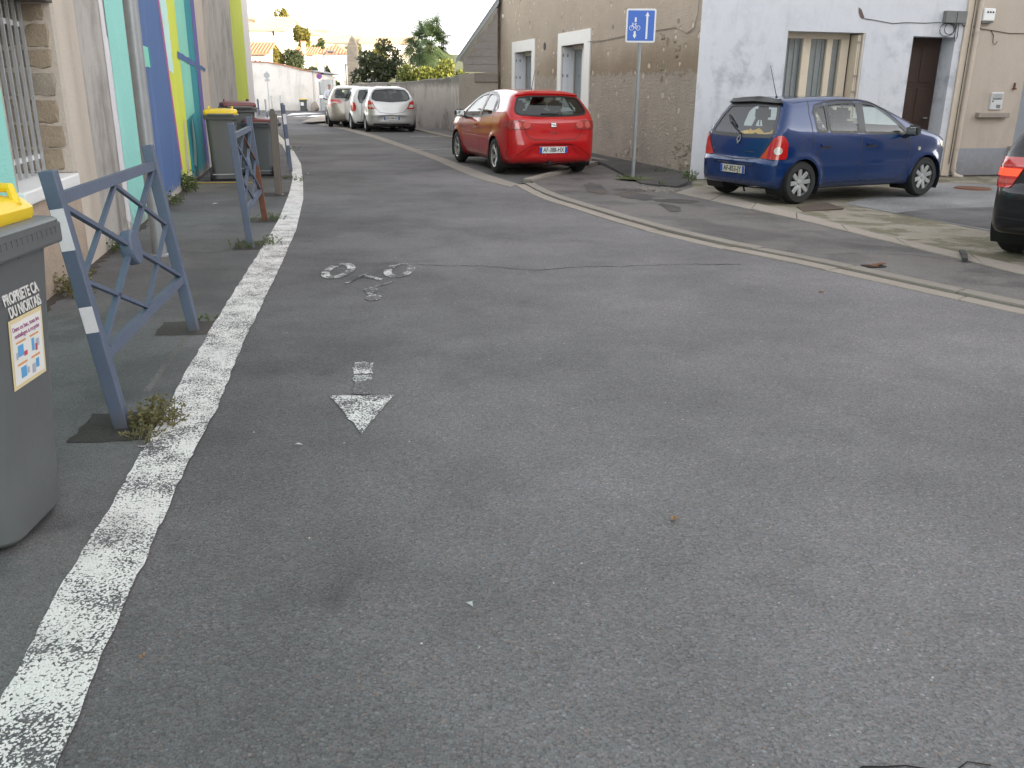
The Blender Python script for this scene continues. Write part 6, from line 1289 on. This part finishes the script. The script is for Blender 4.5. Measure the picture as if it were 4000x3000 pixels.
B().box(0, .28, -.15, .15, -.2, 2.28).box(1.7, 1.95, -.15, .15, -.2, 2.05).box(.28, 1.7, -.15, .15, 1.85, 2.15).box(0, 1.95, .15, 3, -.2, 2.1).done('wall', M['farwhite'], t); B().prism([(-.05, 2.28), (2.05, 2.12), (2.05, 2.2), (-.05, 2.38)], 1, -.35, 3.1).done('roof', M['zinc'], t)
for k in range(7): B().box(.29+k*.2, .48+k*.2, -.12, -.09, 0, 1.84).done('door_plank', M['signback'], t)
t = empty('no_parking_sign', (-11.85, 56.2, 0), 0, 'round blue and red no parking sign on a thin pole beside the garage', 'road sign')
B().tube([(0, 0, -.1), (0, 0, 2.2)], .03, 8).done('pole', M['galv'], t); d_ = B().lathe([(0, -.03), (.17, -.03), (.17, -.02), (0, -.02)], 1, 24, (0, 0, 2.03)).done('disc', M['redlens'], t)
B().lathe([(0, -.036), (.125, -.036), (.125, -.031)], 1, 24, (0, 0, 2.03)).done('blue_face', plain('sign_violet_blue', (.06, .09, .42), .4), d_); B().bar((-.1, -.038, 2.13), (.1, -.038, 1.93), .035, .004, up=(0, 1, 0)).done('red_bar', M['redlens'], d_)
B().box(-.11, .11, -.035, -.02, 1.70, 1.85).done('sub_plate', M['white'], t)
t = empty('sign_seen_from_behind', (-13.35, 50, 0), R(10), 'pair of grey signs seen from behind on a thin pole before the white wall', 'road sign')
B().tube([(0, 0, -.1), (0, 0, 2.2)], .028, 8).done('pole', M['signback'], t); B().lathe([(0, .0), (.16, 0), (.16, .02), (0, .02)], 1, 20, (-.02, .03, 1.98)).done('sign_back', M['signback'], t); B().box(-.13, .12, .03, .045, 1.68, 1.80).done('sign_back', M['signback'], t)
for x, y, h, lb, mt in ((-13.36, 48, .78, 'dark leaning bollard at the end of the mural building', 'barrier'), (-12.7, 48.2, .95, 'thin grey bollard left of the kerb end', 'signback'), (-12.28, 48.4, .97, 'tall thin bollard at the corner of the far kerb', 'signback'), (-11.6, 43.0, .85, 'dark bollard behind the brown post', 'barrier')):
    o = B().tube([(0, 0, -.1), (-.03, 0, h*.6), (-.04, 0, h)], .05 if mt == 'barrier' else .035, 8).lathe([(0, h+.03), (.05, h), (.05, h-.04)], 2, 8, (-.04, 0, 0)).done('bollard', M[mt], None, True, (x, y, 0)); tag(o, lb, 'bollard', 'far bollards')
bm = bmesh.new(); bmesh.ops.create_icosphere(bm, subdivisions=2, radius=.25)
for v in bm.verts: v.co = Vector((v.co.x*(1+random.uniform(-.15, .15)), v.co.y, max(-.1, v.co.z*(1.6 if v.co.x < .05 else 1.1)+.1)+random.uniform(-.03, .03)))
tag(B().bm(bm).done('boulder', M['concpale'], None, False, (-12.25, 56.4, .1)), 'pale rough boulder at the foot of the far garage', 'boulder')
t = empty('dark_gate', (-12.55, 61.5, 0), R(8), 'dark grey boarded gate behind the far garage', 'gate')
for k in range(9): B().box(-.75+k*.2, -.56+k*.2, 0, .03, .2, 1.5+.01*(k % 2)).done('board', plain('gate_grey', (.075, .08, .085), .7, 0, .1) if k == 0 else bpy.data.materials['gate_grey'], t)
B().box(-.8, 1.1, .03, .2, -.2, .45).done('plinth', M['gwall'], t)
t = empty('street_lamp', (-12.35, 60.4, 0), 0, 'tall thin street lamp with a flat grey head at the far bend', 'lamp post')
B().tube([(0, 0, -.1), (-.02, 0, 3.3), (.05, 0, 3.5), (.25, 0, 3.6)], [.055, .045, .04, .035], 8).done('pole', M['galv'], t, True); bm = bmesh.new(); bmesh.ops.create_icosphere(bm, subdivisions=2, radius=.28)
for v in bm.verts: v.co = Vector((v.co.x, v.co.y*.5, v.co.z*(.35 if v.co.z < 0 else .22)))
B().bm(bm).done('lamp_head', M['galv'], t, True, (.45, 0, 3.58))
t = empty('telegraph_pole', (-10.9, 60, 0), 0, 'thin grey pole with a small lamp before the stone gable', 'pole')
B().tube([(0, 0, -.1), (-.02, 0, 2.85)], .05, 8).done('pole', M['galv'], t); B().box(-.02, .42, -.08, .08, 2.72, 2.82, .03).done('lamp_head', M['galv'], t); B().tube([(-.12, 0, -.1), (-.12, 0, 1.85)], .04, 8).done('side_post', M['galv'], t)
def house(label, x0, x1, y, d, zb, ze, zr2, wall, roof, axis='x', wins=(), chim=(), grp=None, name='house', over=.25, tile=.22):
    t = empty(name, ((x0+x1)/2, y, zb), 0, label, 'house', grp); w = (x1-x0)/2; h = ze-zb; hr = zr2-zb
    B().box(-w, w, 0, d, -2, h).done('wall', wall, t)
    if axis == 'hip':
        V = [(-w-over, -over, h), (w+over, -over, h), (w+over, d+over, h), (-w-over, d+over, h), (-w*.05, d*.5, hr), (w*.05, d*.5, hr)]; add('roof', mesh('roof', V, [(0, 1, 5, 4), (1, 2, 5), (2, 3, 4, 5), (3, 0, 4)], roof), t)
        b = B(); n = int(2*w/tile)
        for k in range(n+1):
            x = -w-over+(2*w+2*over)*k/n; f = 1-abs(x)/(w+over)*.95; b.tube([(x, -over, h+.01), (x*(1-f)+(0 if f > .99 else x*0)+x*f*0 if False else x, -over+(d*.5+over)*f, h+(hr-h)*f+.01)], .055, 5)
        b.done('tile_ridges', roof, t)['kind'] = 'stuff'
    else:
        P = [(-over, h-.05), (d/2, hr), (d+over, h-.05), (d+over, h+.05), (d/2, hr+.12), (-over, h+.05)]
        B().prism(P, 0, -w-over, w+over).done('roof', roof, t)
        for sx in (-w, w): B().prism([(0, h), (d, h), (d/2, hr)], 0, sx-.02, sx+.02).done('gable', wall, t)
        b = B(); n = int((2*w+2*over)/tile)
        for k in range(n+1): x = -w-over+(2*w+2*over)*k/n; b.tube([(x, -over, h+.06), (x, d/2, hr+.13)], .055, 5)
        b.done('tile_ridges', roof, t)['kind'] = 'stuff'
    for (cx, cz, ww, hh) in wins:
        f = B().box(cx-ww/2-.06, cx+ww/2+.06, -.04, .02, cz-hh/2-.06, cz+hh/2+.06).done('window', wall, t); B().box(cx-ww/2, cx+ww/2, -.055, -.042, cz-hh/2, cz+hh/2).done('pane', M['dark'], f)
    for (cx, cy, z0, z1, ww) in chim: c_ = B().box(cx-ww/2, cx+ww/2, cy-ww/2, cy+ww/2, z0, z1).done('chimney', wall, t); B().box(cx-ww/2-.05, cx+ww/2+.05, cy-ww/2-.05, cy+ww/2+.05, z1, z1+.1).done('chimney_cap', roof, c_)
    return t
house('big white house high on the left of the far hill with one small window', -29, -21.9, 90, 6, 1.9, 6.45, 7.7, M['housewhite'], M['tilepale'], 'x', [(2.35, 4.3, .18, .5)], [(.6, 1.5, 4.5, 6.3, .5), (-1.2, 2, 4.8, 6.2, .5)])
house('low white house with an orange tiled roof above the far white wall', -22, -17.05, 64, 3.4, -.1, 3.5, 4.2, M['housewhite'], M['tile'], 'x', [(1.4, 3.15, .13, .12), (1.75, 3.13, .13, .12), (2.05, 3.14, .1, .1)])
house('white house with a red hipped roof at the end of the street', -17.0, -14.4, 80, 4.5, .6, 4.08, 4.95, M['housewhite'], M['tile'], 'hip', (), ())
house('small tiled outhouse with a white chimney left of the hipped house', -18.6, -17.1, 79.5, 3, .6, 3.98, 4.5, M['housewhite'], M['tile'], 'x', (), [(-.09, -.05, 3.2, 4.35, .3)])
house('long pale house with a tiled roof near the hilltop', -24.9, -21.9, 112, 5, 3.2, 7.2, 7.9, M['housewhite'], M['tilepale'], 'x', [(-1, 2.4, .3, .5), (.8, 2.4, .3, .5)], [(1.2, .6, 3.9, 5.0, .4)], 'houses on the far hill')
house('pale house with a sloping roof on the hill behind the stone gable', -22.1, -17.8, 106, 5, 2.9, 6.1, 7.0, M['housewhite'], M['tilepale'], 'x', [(-.6, 1.9, .3, .5)], (), 'houses on the far hill')
house('cream house on the hill to the right of the stone gable', -17, -11.5, 104, 5, 2.9, 6.0, 6.7, M['housewhite'], M['tilepale'], 'x', [(-1, 1.8, .3, .5), (1, 1.8, .3, .5)], (), 'houses on the far hill')
M['gst1'] = stonemat('gable_stone_a', (.44, .37, .29)); M['gst2'] = stonemat('gable_stone_b', (.38, .325, .26))
t = empty('stone_gable', (-10.2, 58.4, 0), 0, 'tall pointed gable of beige stone at the end of the street', 'stone wall')
B().prism([(-.37, -.3), (-.28, 3.5), (-.16, 4.0), (.06, 4.5), (.12, 4.42), (.37, 3.9), (.40, 3.2), (.34, -.3)], 1, -.2, .25).done('wall', stucco('gable_stone', (.40, .34, .27), (.28, .23, .18), .5, .7, 9, low=.2), t)
z = .3
while z < 4.2:                                     # courses of stone on the gable
    xl_, xr2 = float(np.interp(z, [0, 3.5, 4.0, 4.5], [-.36, -.27, -.15, .03])), float(np.interp(z, [0, 3.2, 3.9, 4.5], [.33, .38, .34, .10])); x = xl_
    while x < xr2-.06: w = min(random.uniform(.14, .3), xr2-x); B().box(x+.01, x+w-.01, -.225, -.19, z, z+.15, .012).done('stone', M['gst1'] if random.random() < .6 else M['gst2'], t); x += w
    z += random.uniform(.17, .22)
t = empty('white_van', (-8.45, 55.5, 0), R(100), 'white van partly hidden behind the garden wall at the far end', 'van')
bm = bmesh.new(); bmesh.ops.create_cube(bm, size=1); bmesh.ops.bevel(bm, geom=bm.edges[:], offset=.12, segments=3, affect='EDGES')
for v in bm.verts: v.co = Vector((v.co.x*4.2, v.co.y*1.7, v.co.z*1.6+1.1)); v.co.x -= .35*max(0, v.co.z-1.2)*(v.co.x > 1.5)
B().bm(bm).done('body', M['white'], t, True); B().box(-2.13, -2.11, -.6, .6, 1.25, 1.75).done('rear_window', M['dark'], t); B().box(-2.14, -2.11, -.80, -.68, .8, 1.1).done('tail_light', M['redlens'], t)
for x in (-1.3, 1.3):
    for y in (-.8, .8): B().lathe([(0, -.1), (.32, -.1), (.32, .1), (0, .1)], 1, 18, (x, y, .32)).done('wheel', M['rubber'], t)
# houses added out of view to keep the low sun off the street
def block(label, x0, x1, y0, y1, h, mat):
    t = empty('sun_blocker_house', ((x0+x1)/2, (y0+y1)/2, 0), 0, label, 'house', 'unseen sun-blocking houses'); w, d = (x1-x0)/2, (y1-y0)/2
    B().box(-w, w, -d, d, -.4, h).done('wall', mat, t); B().prism([(-d-.3, h), (0, h+1.8), (d+.3, h), (d+.3, h+.12), (0, h+1.95), (-d-.3, h+.12)], 0, -w-.2, w+.2).done('roof', M['tile'], t)
    for i in range(int((x1-x0)/3)):
        for z in (1.6, 4.4): f = B().box(-w+1+i*3, -w+2.1+i*3, -d-.03, d+.03, z-.7, z+.7).done('window', M['winwhite'], t); B().box(-w+1.08+i*3, -w+2.02+i*3, -d-.04, d+.04, z-.6, z+.6).done('pane', M['dark'], f)
block('unseen sun-blocking house on the near corner of the cross street', 9.5, 22, -9, -.6, 10., M['tan']); block('tall unseen sun-blocking house further along the cross street', 22.4, 40, -10, 1.4, 14., M['cream'])
block('unseen sun-blocking end house beyond the forecourt on the cross street', 40.4, 60, -8, 4, 16., M['tan'])
block('unseen row of houses added to block low sky over the cross street', 41, 55, 5, 17, 10., M['cream']); block('unseen sun-blocking house beyond the palm garden', 4.5, 15, 37.5, 53, 7.5, M['cream'])
# pedestrian behind the beige car
def person():
    t = bpy.data.meshes.new('person'); J = [((0, 0, .92), .13), ((0, .01, 1.12), .135), ((0, .03, 1.30), .15), ((0, .02, 1.42), .065), ((0, .0, 1.50), .06), ((0, -.01, 1.60), .095), ((.0, -.0, 1.68), .08),
      ((.17, .02, 1.36), .06), ((.24, -.02, 1.12), .045), ((.22, -.16, .95), .035), ((.21, -.24, .93), .03), ((-.17, .02, 1.36), .06), ((-.25, .0, 1.12), .045), ((-.24, -.10, .90), .035), ((-.23, -.14, .84), .03),
      ((.09, 0, .86), .10), ((.10, -.05, .50), .065), ((.10, .04, .10), .045), ((.10, -.10, .04), .04), ((-.09, 0, .86), .10), ((-.11, .10, .50), .065), ((-.11, .26, .12), .045), ((-.11, .16, .04), .04)]
    E_ = [(0, 1), (1, 2), (2, 3), (3, 4), (4, 5), (5, 6), (2, 7), (7, 8), (8, 9), (9, 10), (2, 11), (11, 12), (12, 13), (13, 14), (0, 15), (15, 16), (16, 17), (17, 18), (0, 19), (19, 20), (20, 21), (21, 22)]
    t.from_pydata([j[0] for j in J], E_, []); o = bpy.data.objects.new('tmp', t); COL.objects.link(o); md = o.modifiers.new('s', 'SKIN'); md.use_smooth_shade = True
    for k, (p, r) in enumerate(J): t.skin_vertices[0].data[k].radius = (r, r)
    t.skin_vertices[0].data[0].use_root = True; o.modifiers.new('d', 'SUBSURF').levels = 1
    dg = bpy.context.evaluated_depsgraph_get(); m = bpy.data.meshes.new_from_object(o.evaluated_get(dg)); bpy.data.objects.remove(o)
    for x in (plain('skin', (.42, .25, .17), .6), plain('white_shirt', (.66, .67, .74), .85), plain('dark_trousers', (.03, .035, .05), .9), plain('dark_hair', (.03, .02, .015), .8)): m.materials.append(x)
    for p in m.polygons:
        c = p.center; p.material_index = 3 if (c.z > 1.60 and c.y > -.06 or c.z > 1.68) else 0 if c.z > 1.44 or (abs(c.x) > .17 and c.z < .97 and c.z > .78 and c.y < -.1) else 1 if c.z > .92 else 2
    return m
o = add('person', person(), None, (-9.35, 46.6, -.12), (0, 0, R(25))); tag(o, 'person in a white top walking behind the grey-beige car', 'person')

# ------------------------------------------------------------------ trees, palm and plants
def leaves(C, Rd, n, size, shell=.55, clump=0., flat=.35):          # leaf quads spread through ellipsoids
    V = []; F = []; tot = sum(r[0]*r[1]*r[2] for r in Rd)
    for c, r in zip(C, Rd):
        k = max(8, int(n*r[0]*r[1]*r[2]/tot)); d = RNG.normal(size=(k, 3)); d /= np.linalg.norm(d, axis=1, keepdims=True); rad = (shell+(1-shell)*RNG.random((k, 1))**.6)*(1+RNG.normal(size=(k, 1))*.08)
        P = np.array(c)+d*rad*np.array(r)
        for p in P:
            a = RNG.normal(size=3); a /= np.linalg.norm(a); b = RNG.normal(size=3)*.8+np.array([0, 0, flat]); b -= a*(a@b); b /= np.linalg.norm(b)+1e-9; s = size*RNG.uniform(.6, 1.3); i = len(V)
            V += [p-a*s*.5, p+b*s*.28, p+a*s*.5, p-b*s*.28]; F.append((i, i+1, i+2, i+3))
    return V, F
def blobs(c, r, n, s=.45, seed=0):
    g = np.random.default_rng(seed); C = []; Q = []
    for k in range(n):
        d = g.normal(size=3); d /= np.linalg.norm(d); d[2] = d[2]*.9; q = g.uniform(.55, .85); C.append(np.array(c)+d*q*np.array(r)*.75); f = s*g.uniform(.7, 1.25); Q.append((r[0]*f, r[1]*f, r[2]*f))
    return C, Q
def tree(name, label, base, c, r, mat, n=2600, size=.16, nb=12, seed=1, trunk=True, group=None, cat='tree', s=.45, lean=(0, 0), extra=()):
    t = empty(name, base, 0, label, cat, group); C, Q = blobs(c, r, nb, s, seed)
    for e in extra: C.append(np.array(e[0])); Q.append(e[1])
    V, F = leaves(C, Q, n, size); add('crown', mesh('crown', V, F, M[mat]), t)
    b = B(); rt = max(.03, .05*max(r)); b.tube([(0, 0, -.3), (lean[0]*.4, lean[1]*.4, c[2]*.45), (c[0]*.8+lean[0], c[1]*.8, c[2]*.9)], [rt*1.3, rt, rt*.6], 8)
    g = np.random.default_rng(seed+50)
    for k in range(min(8, nb)): b.tube([(c[0]*.6+lean[0]*.6, c[1]*.6, c[2]*g.uniform(.5, .85)), (np.array([c[0]*.6, c[1]*.6, c[2]])*.4+C[k]*.6)+np.array([0, 0, -.05]), C[k]], [rt*.5, rt*.3, rt*.12], 5)
    b.done('trunk', M['bark'], t, True); return t
tree('plum_tree', 'dark plum tree with a leaning trunk behind the garden wall and silver car', (-5.75, 44.2, 0), (-.75, 0, 2.3), (1.3, 1.0, 1.0), 'leaf_plum', 6000, .16, 22, 3, lean=(.1, 0), s=.30, extra=[((-.45, 0, 3.35), (.4, .3, .3)), ((-1.75, .1, 1.8), (.4, .35, .5)), ((-.9, -.1, 1.45), (.8, .4, .35)), ((.25, 0, 2.2), (.4, .4, .6)), ((-.2, .1, 2.9), (.55, .4, .4)), ((-1.3, 0, 2.7), (.45, .4, .4))])
tree('yellow_green_bush', 'yellow-green feathery bush spilling over the garden wall below the palm', (-3.4, 38.3, .4), (.0, 0, 1.15), (1.5, .7, .75), 'leaf_yel', 11000, .15, 22, 5, cat='bush', s=.30, extra=[((.55, 0, 1.85), (.35, .3, .35)), ((-1.05, -.1, 1.6), (.4, .3, .35)), ((-1.3, -.1, .95), (.5, .3, .3)), ((1.15, 0, 1.35), (.35, .3, .4)), ((-.3, -.1, 1.45), (.7, .35, .4)), ((.3, -.15, 1.3), (.8, .35, .5)), ((.9, -.1, .95), (.6, .3, .4)), ((-.7, -.15, 1.0), (.7, .3, .5))])
tree('yew_tree', 'dark bushy evergreen above the white wall, left one with gold tips', (-17.0, 66, 0), (.05, 0, 3.1), (.62, .5, 1.05), 'leaf_gold', 2400, .17, 12, 6, group='evergreens behind the white wall', s=.45)
tree('yew_tree', 'broad dark evergreen above the middle of the white wall', (-15.7, 66, 0), (0, 0, 2.9), (.95, .7, 1.35), 'leaf_dark', 4200, .18, 16, 7, group='evergreens behind the white wall', s=.42)
tree('shrub_tree', 'smaller dark shrub right of the broad evergreen over the white wall', (-14.3, 65, 0), (0, 0, 2.2), (.75, .5, .6), 'leaf_dark', 2000, .16, 10, 8, cat='shrub')
tree('conifer', 'narrow dark conifer behind the no parking sign', (-12.75, 63.2, 0), (0, 0, 1.9), (.42, .4, 1.0), 'leaf_dark', 1900, .15, 12, 9, s=.4)
tree('small_conifer', 'second small conifer just left of the no parking sign', (-13.4, 62.6, 0), (0, 0, 1.9), (.32, .3, .75), 'leaf_dark', 1100, .14, 9, 10)
tree('round_hedge', 'rounded green hedge beside the far lamp', (-12.15, 62.4, 0), (0, 0, 1.35), (.55, .4, .52), 'leaf_mid', 1600, .13, 9, 11, cat='hedge')
tree('low_hedge', 'low clipped hedge right of the rounded hedge', (-11.7, 61.8, 0), (0, 0, .85), (.5, .4, .42), 'leaf_mid', 1200, .12, 8, 12, cat='hedge')
tree('poplar', 'tall sunlit golden tree on the far hill', (-24.8, 100, 3.0), (0, 0, 4.9), (1.0, .9, 1.75), 'leaf_gold', 3000, .26, 14, 13, s=.42)
tree('garden_tree', 'sunlit golden tree above the evergreens right of the big white house', (-19.4, 85, 1.8), (0, 0, 3.6), (.95, .8, 1.25), 'leaf_gold', 2600, .24, 12, 14)
for k in range(5):
    tree('hill_tree', ['pale tree near the hilltop right of the poplar', 'small sunlit tree between the hill houses', 'leafy tree behind the red hipped roof', 'sunlit tree at the right of the hill', 'round tree low on the hill behind the stone gable'][k], ([-22.6, -21.2, -16.8, -12, -13.5][k], [98, 101, 96, 110, 92][k], [2.8, 3.2, 2.8, 3.6, 2.4][k]), (0, 0, [2.6, 2.4, 1.9, 2.4, 2.2][k]), (1.1, .9, 1.0), 'leaf_gold' if k % 2 == 0 else 'leaf_mid', 1200, .28, 9, 20+k, group='trees on the far hill')
# fan palm
t = empty('fan_palm', (-3.75, 41, 0), 0, 'fan palm with drooping fronds rising over the yellow-green bush', 'palm tree')
b = B(); b.tube([(0, 0, -.2), (.03, 0, 1.2), (0, 0, 2.9), (0, 0, 3.3)], [.14, .13, .15, .10], 12)
for k in range(60): a = k*2.4; z = 1.2+k*.032; b.bar((.13*math.cos(a), .13*math.sin(a), z), (.22*math.cos(a), .22*math.sin(a), z+.10), .04, .012)
b.done('trunk', M['bark'], t)
g = np.random.default_rng(4)
for k in range(54):
    az = k*2.399963+g.uniform(-.2, .2); el = R(74)-R(116)*(k/53)**.9+g.uniform(-.1, .1); Ls = g.uniform(.55, .98); hub = np.array([0, 0, 3.15]); dh = np.array([math.cos(az)*math.cos(el), math.sin(az)*math.cos(el), math.sin(el)])
    tip = hub+dh*Ls+np.array([0, 0, -.10*(1-el)]); side = np.array([-math.sin(az), math.cos(az), 0]); upn = np.cross(dh, side)*-1
    dw = min(1, max(0, (R(72)-el)/R(60))); dh2 = dh-np.array([0, 0, .62*dw]); dh2 /= np.linalg.norm(dh2); ro = g.uniform(-.75, .75); up1 = np.cross(dh2, side)*-1; side = side*math.cos(ro)+up1*math.sin(ro); upn = np.cross(dh2, side)*-1
    V = []; F = []; b = B(); b.tube([hub, hub+dh*Ls*.5+np.array([0, 0, .05]), tip], [.016, .012, .009], 5); V = list(b.V); F = list(b.F)
    nseg = 24; Rf = g.uniform(.56, .76)
    for j in range(nseg):
        th = R(-125+250*j/(nseg-1)); dd = dh2*math.cos(th)+side*math.sin(th); w = .019; pr = np.cross(dd, upn); L2 = Rf*(1-.18*abs(th)/2.2)*g.uniform(.9, 1.05); pts = []
        for f_, wd, dr in ((.05, .35, 0), (.5, 1., .03), (.8, .75, .10), (1., .08, .22)): c_ = tip+dd*L2*f_+np.array([0, 0, -dr*Rf*1.25]); pts += [c_-pr*w*wd+upn*.006, c_+pr*w*wd-upn*.006]
        i0 = len(V); V += [tuple(p) for p in pts]; F += [(i0+2*q, i0+2*q+1, i0+2*q+3, i0+2*q+2) for q in range(3)]
    add('frond', mesh('frond', V, F, M['palm']), t)
B().tube([(-.3, .1, 3.3), (-.33, .1, 5.1)], .012, 5).done('spike', M['bark'], t)
# weeds at the foot of walls and posts
def weed(label, p, r, h, n=60, dry=False, name='weed', z=None):
    V = []; F = []; b = B()
    for k in range(max(4, n//9)):
        a = RNG.uniform(0, 6.28); q = RNG.random()**.5*r; x, y = q*math.cos(a), q*math.sin(a)*.8; hh = h*RNG.uniform(.4, 1); lx, ly = RNG.normal(size=2)*r*.35; b.tube([(x, y, 0), (x+lx*.5, y+ly*.5, hh*.6), (x+lx, y+ly, hh)], [.0025, .002, .001], 4)
        for j in range(12):
            f = RNG.uniform(.15, 1); c = np.array([x+lx*f, y+ly*f, hh*f]); d = RNG.normal(size=3); d[2] = abs(d[2])*.6; d /= np.linalg.norm(d); s_ = h*RNG.uniform(.08, .18)+.006; u = np.cross(d, RNG.normal(size=3)); u /= np.linalg.norm(u); i = len(V)
            V += [c, c+d*s_*.5+u*s_*.28, c+d*s_, c+d*s_*.5-u*s_*.28]; F.append((i, i+1, i+2, i+3))
    k0 = len(b.V); b.V += [tuple(v) for v in V]; b.F += [tuple(i+k0 for i in f) for f in F]
    o = b.done(name, M['weeddry' if dry else 'weed'], None, fix=False, loc=(*p, zr(*p) if z is None else z)); return tag(o, label, 'weed')
WD = [((-1.64, 3.75), .13, .12, 420, 1, 'scruffy dry weed around the foot of the near barrier'), ((-1.60, 3.57), .10, .07, 120, 1, 'low dry grass on the edge of the near white line'),
 ((-2.60, 8.33), .10, .10, 110, 0, 'bright green weed at the near foot of the second barrier'), ((-2.36, 8.52), .13, .11, 130, 0, 'weed between the second barrier and the white kerb'), ((-2.74, 10.2), .11, .10, 100, 0, 'weed right of the rusty post'), ((-2.98, 10.05), .12, .07, 90, 0, 'low weed left of the rusty post'),
 ((-3.32, 6.35), .20, .20, 260, 1, 'tangled weed at the foot of the wall under the barred window'), ((-3.12, 6.22), .12, .12, 120, 1, 'small weed beside the tangled one under the window'), ((-3.62, 8.05), .12, .18, 130, 0, 'weed against the mural behind the lamp column'), ((-4.36, 11.4), .16, .20, 170, 0, 'weed under the indigo part of the mural'), ((-4.72, 13.0), .13, .30, 200, 0, 'taller green weed under the lime part of the mural'),
 ((-3.72, 14.9), .14, .09, 90, 0, 'weed left of the kerb bend behind the brown post'), ((-3.5, 14.5), .14, .10, 100, 0, 'weed against the white kerb at the bend'), ((-5.3, 21.5), .2, .14, 110, 0, 'weed by the white kerb beyond the bins'),
 ((2.98, 15.2), .12, .20, 190, 0, 'green plant at the corner of the beige and blue-white houses'), ((3.35, 15.35), .10, .12, 110, 0, 'smaller plant on the forecourt just right of the corner plant'), ((2.72, 16.4), .14, .14, 130, 0, 'weed low on the beige wall right of the sign pole'), ((2.5, 17.4), .12, .11, 100, 0, 'little weed on the beige wall behind the sign pole'), ((1.7, 20.9), .28, .22, 260, 0, 'green weeds between the red car and the beige wall'),
 ((2.05, 15.35), .16, .06, 150, 0, 'flat moss and weed around the foot of the blue sign'), ((1.9, 15.6), .14, .07, 110, 0, 'yellowish weed left of the sign pole'), ((2.38, 14.38), .09, .08, 70, 0, 'tiny weed on the broken edge of the asphalt ramp'), ((-2.0, 5.6), .08, .07, 60, 0, 'weed behind the far post of the near barrier'), ((-1.7, 28.4), .25, .22, 150, 0, 'weed at the foot of the lean-to')]
for p, r, h, n, dry, lb in WD: weed(lb, p, r, h, n, dry, z=.006 if p[0] < -1 else zr(*p)+.03)
tag(sheet('moss_patch', rnd_poly((2.05, 15.45), .28, .22, 20, .3), lambda x, y: max(zramp(x, y), zr(x, y))+.008, plain('moss', (.075, .095, .03), .95, 0, .4, 14, .5, 50), .2), kind='stuff')
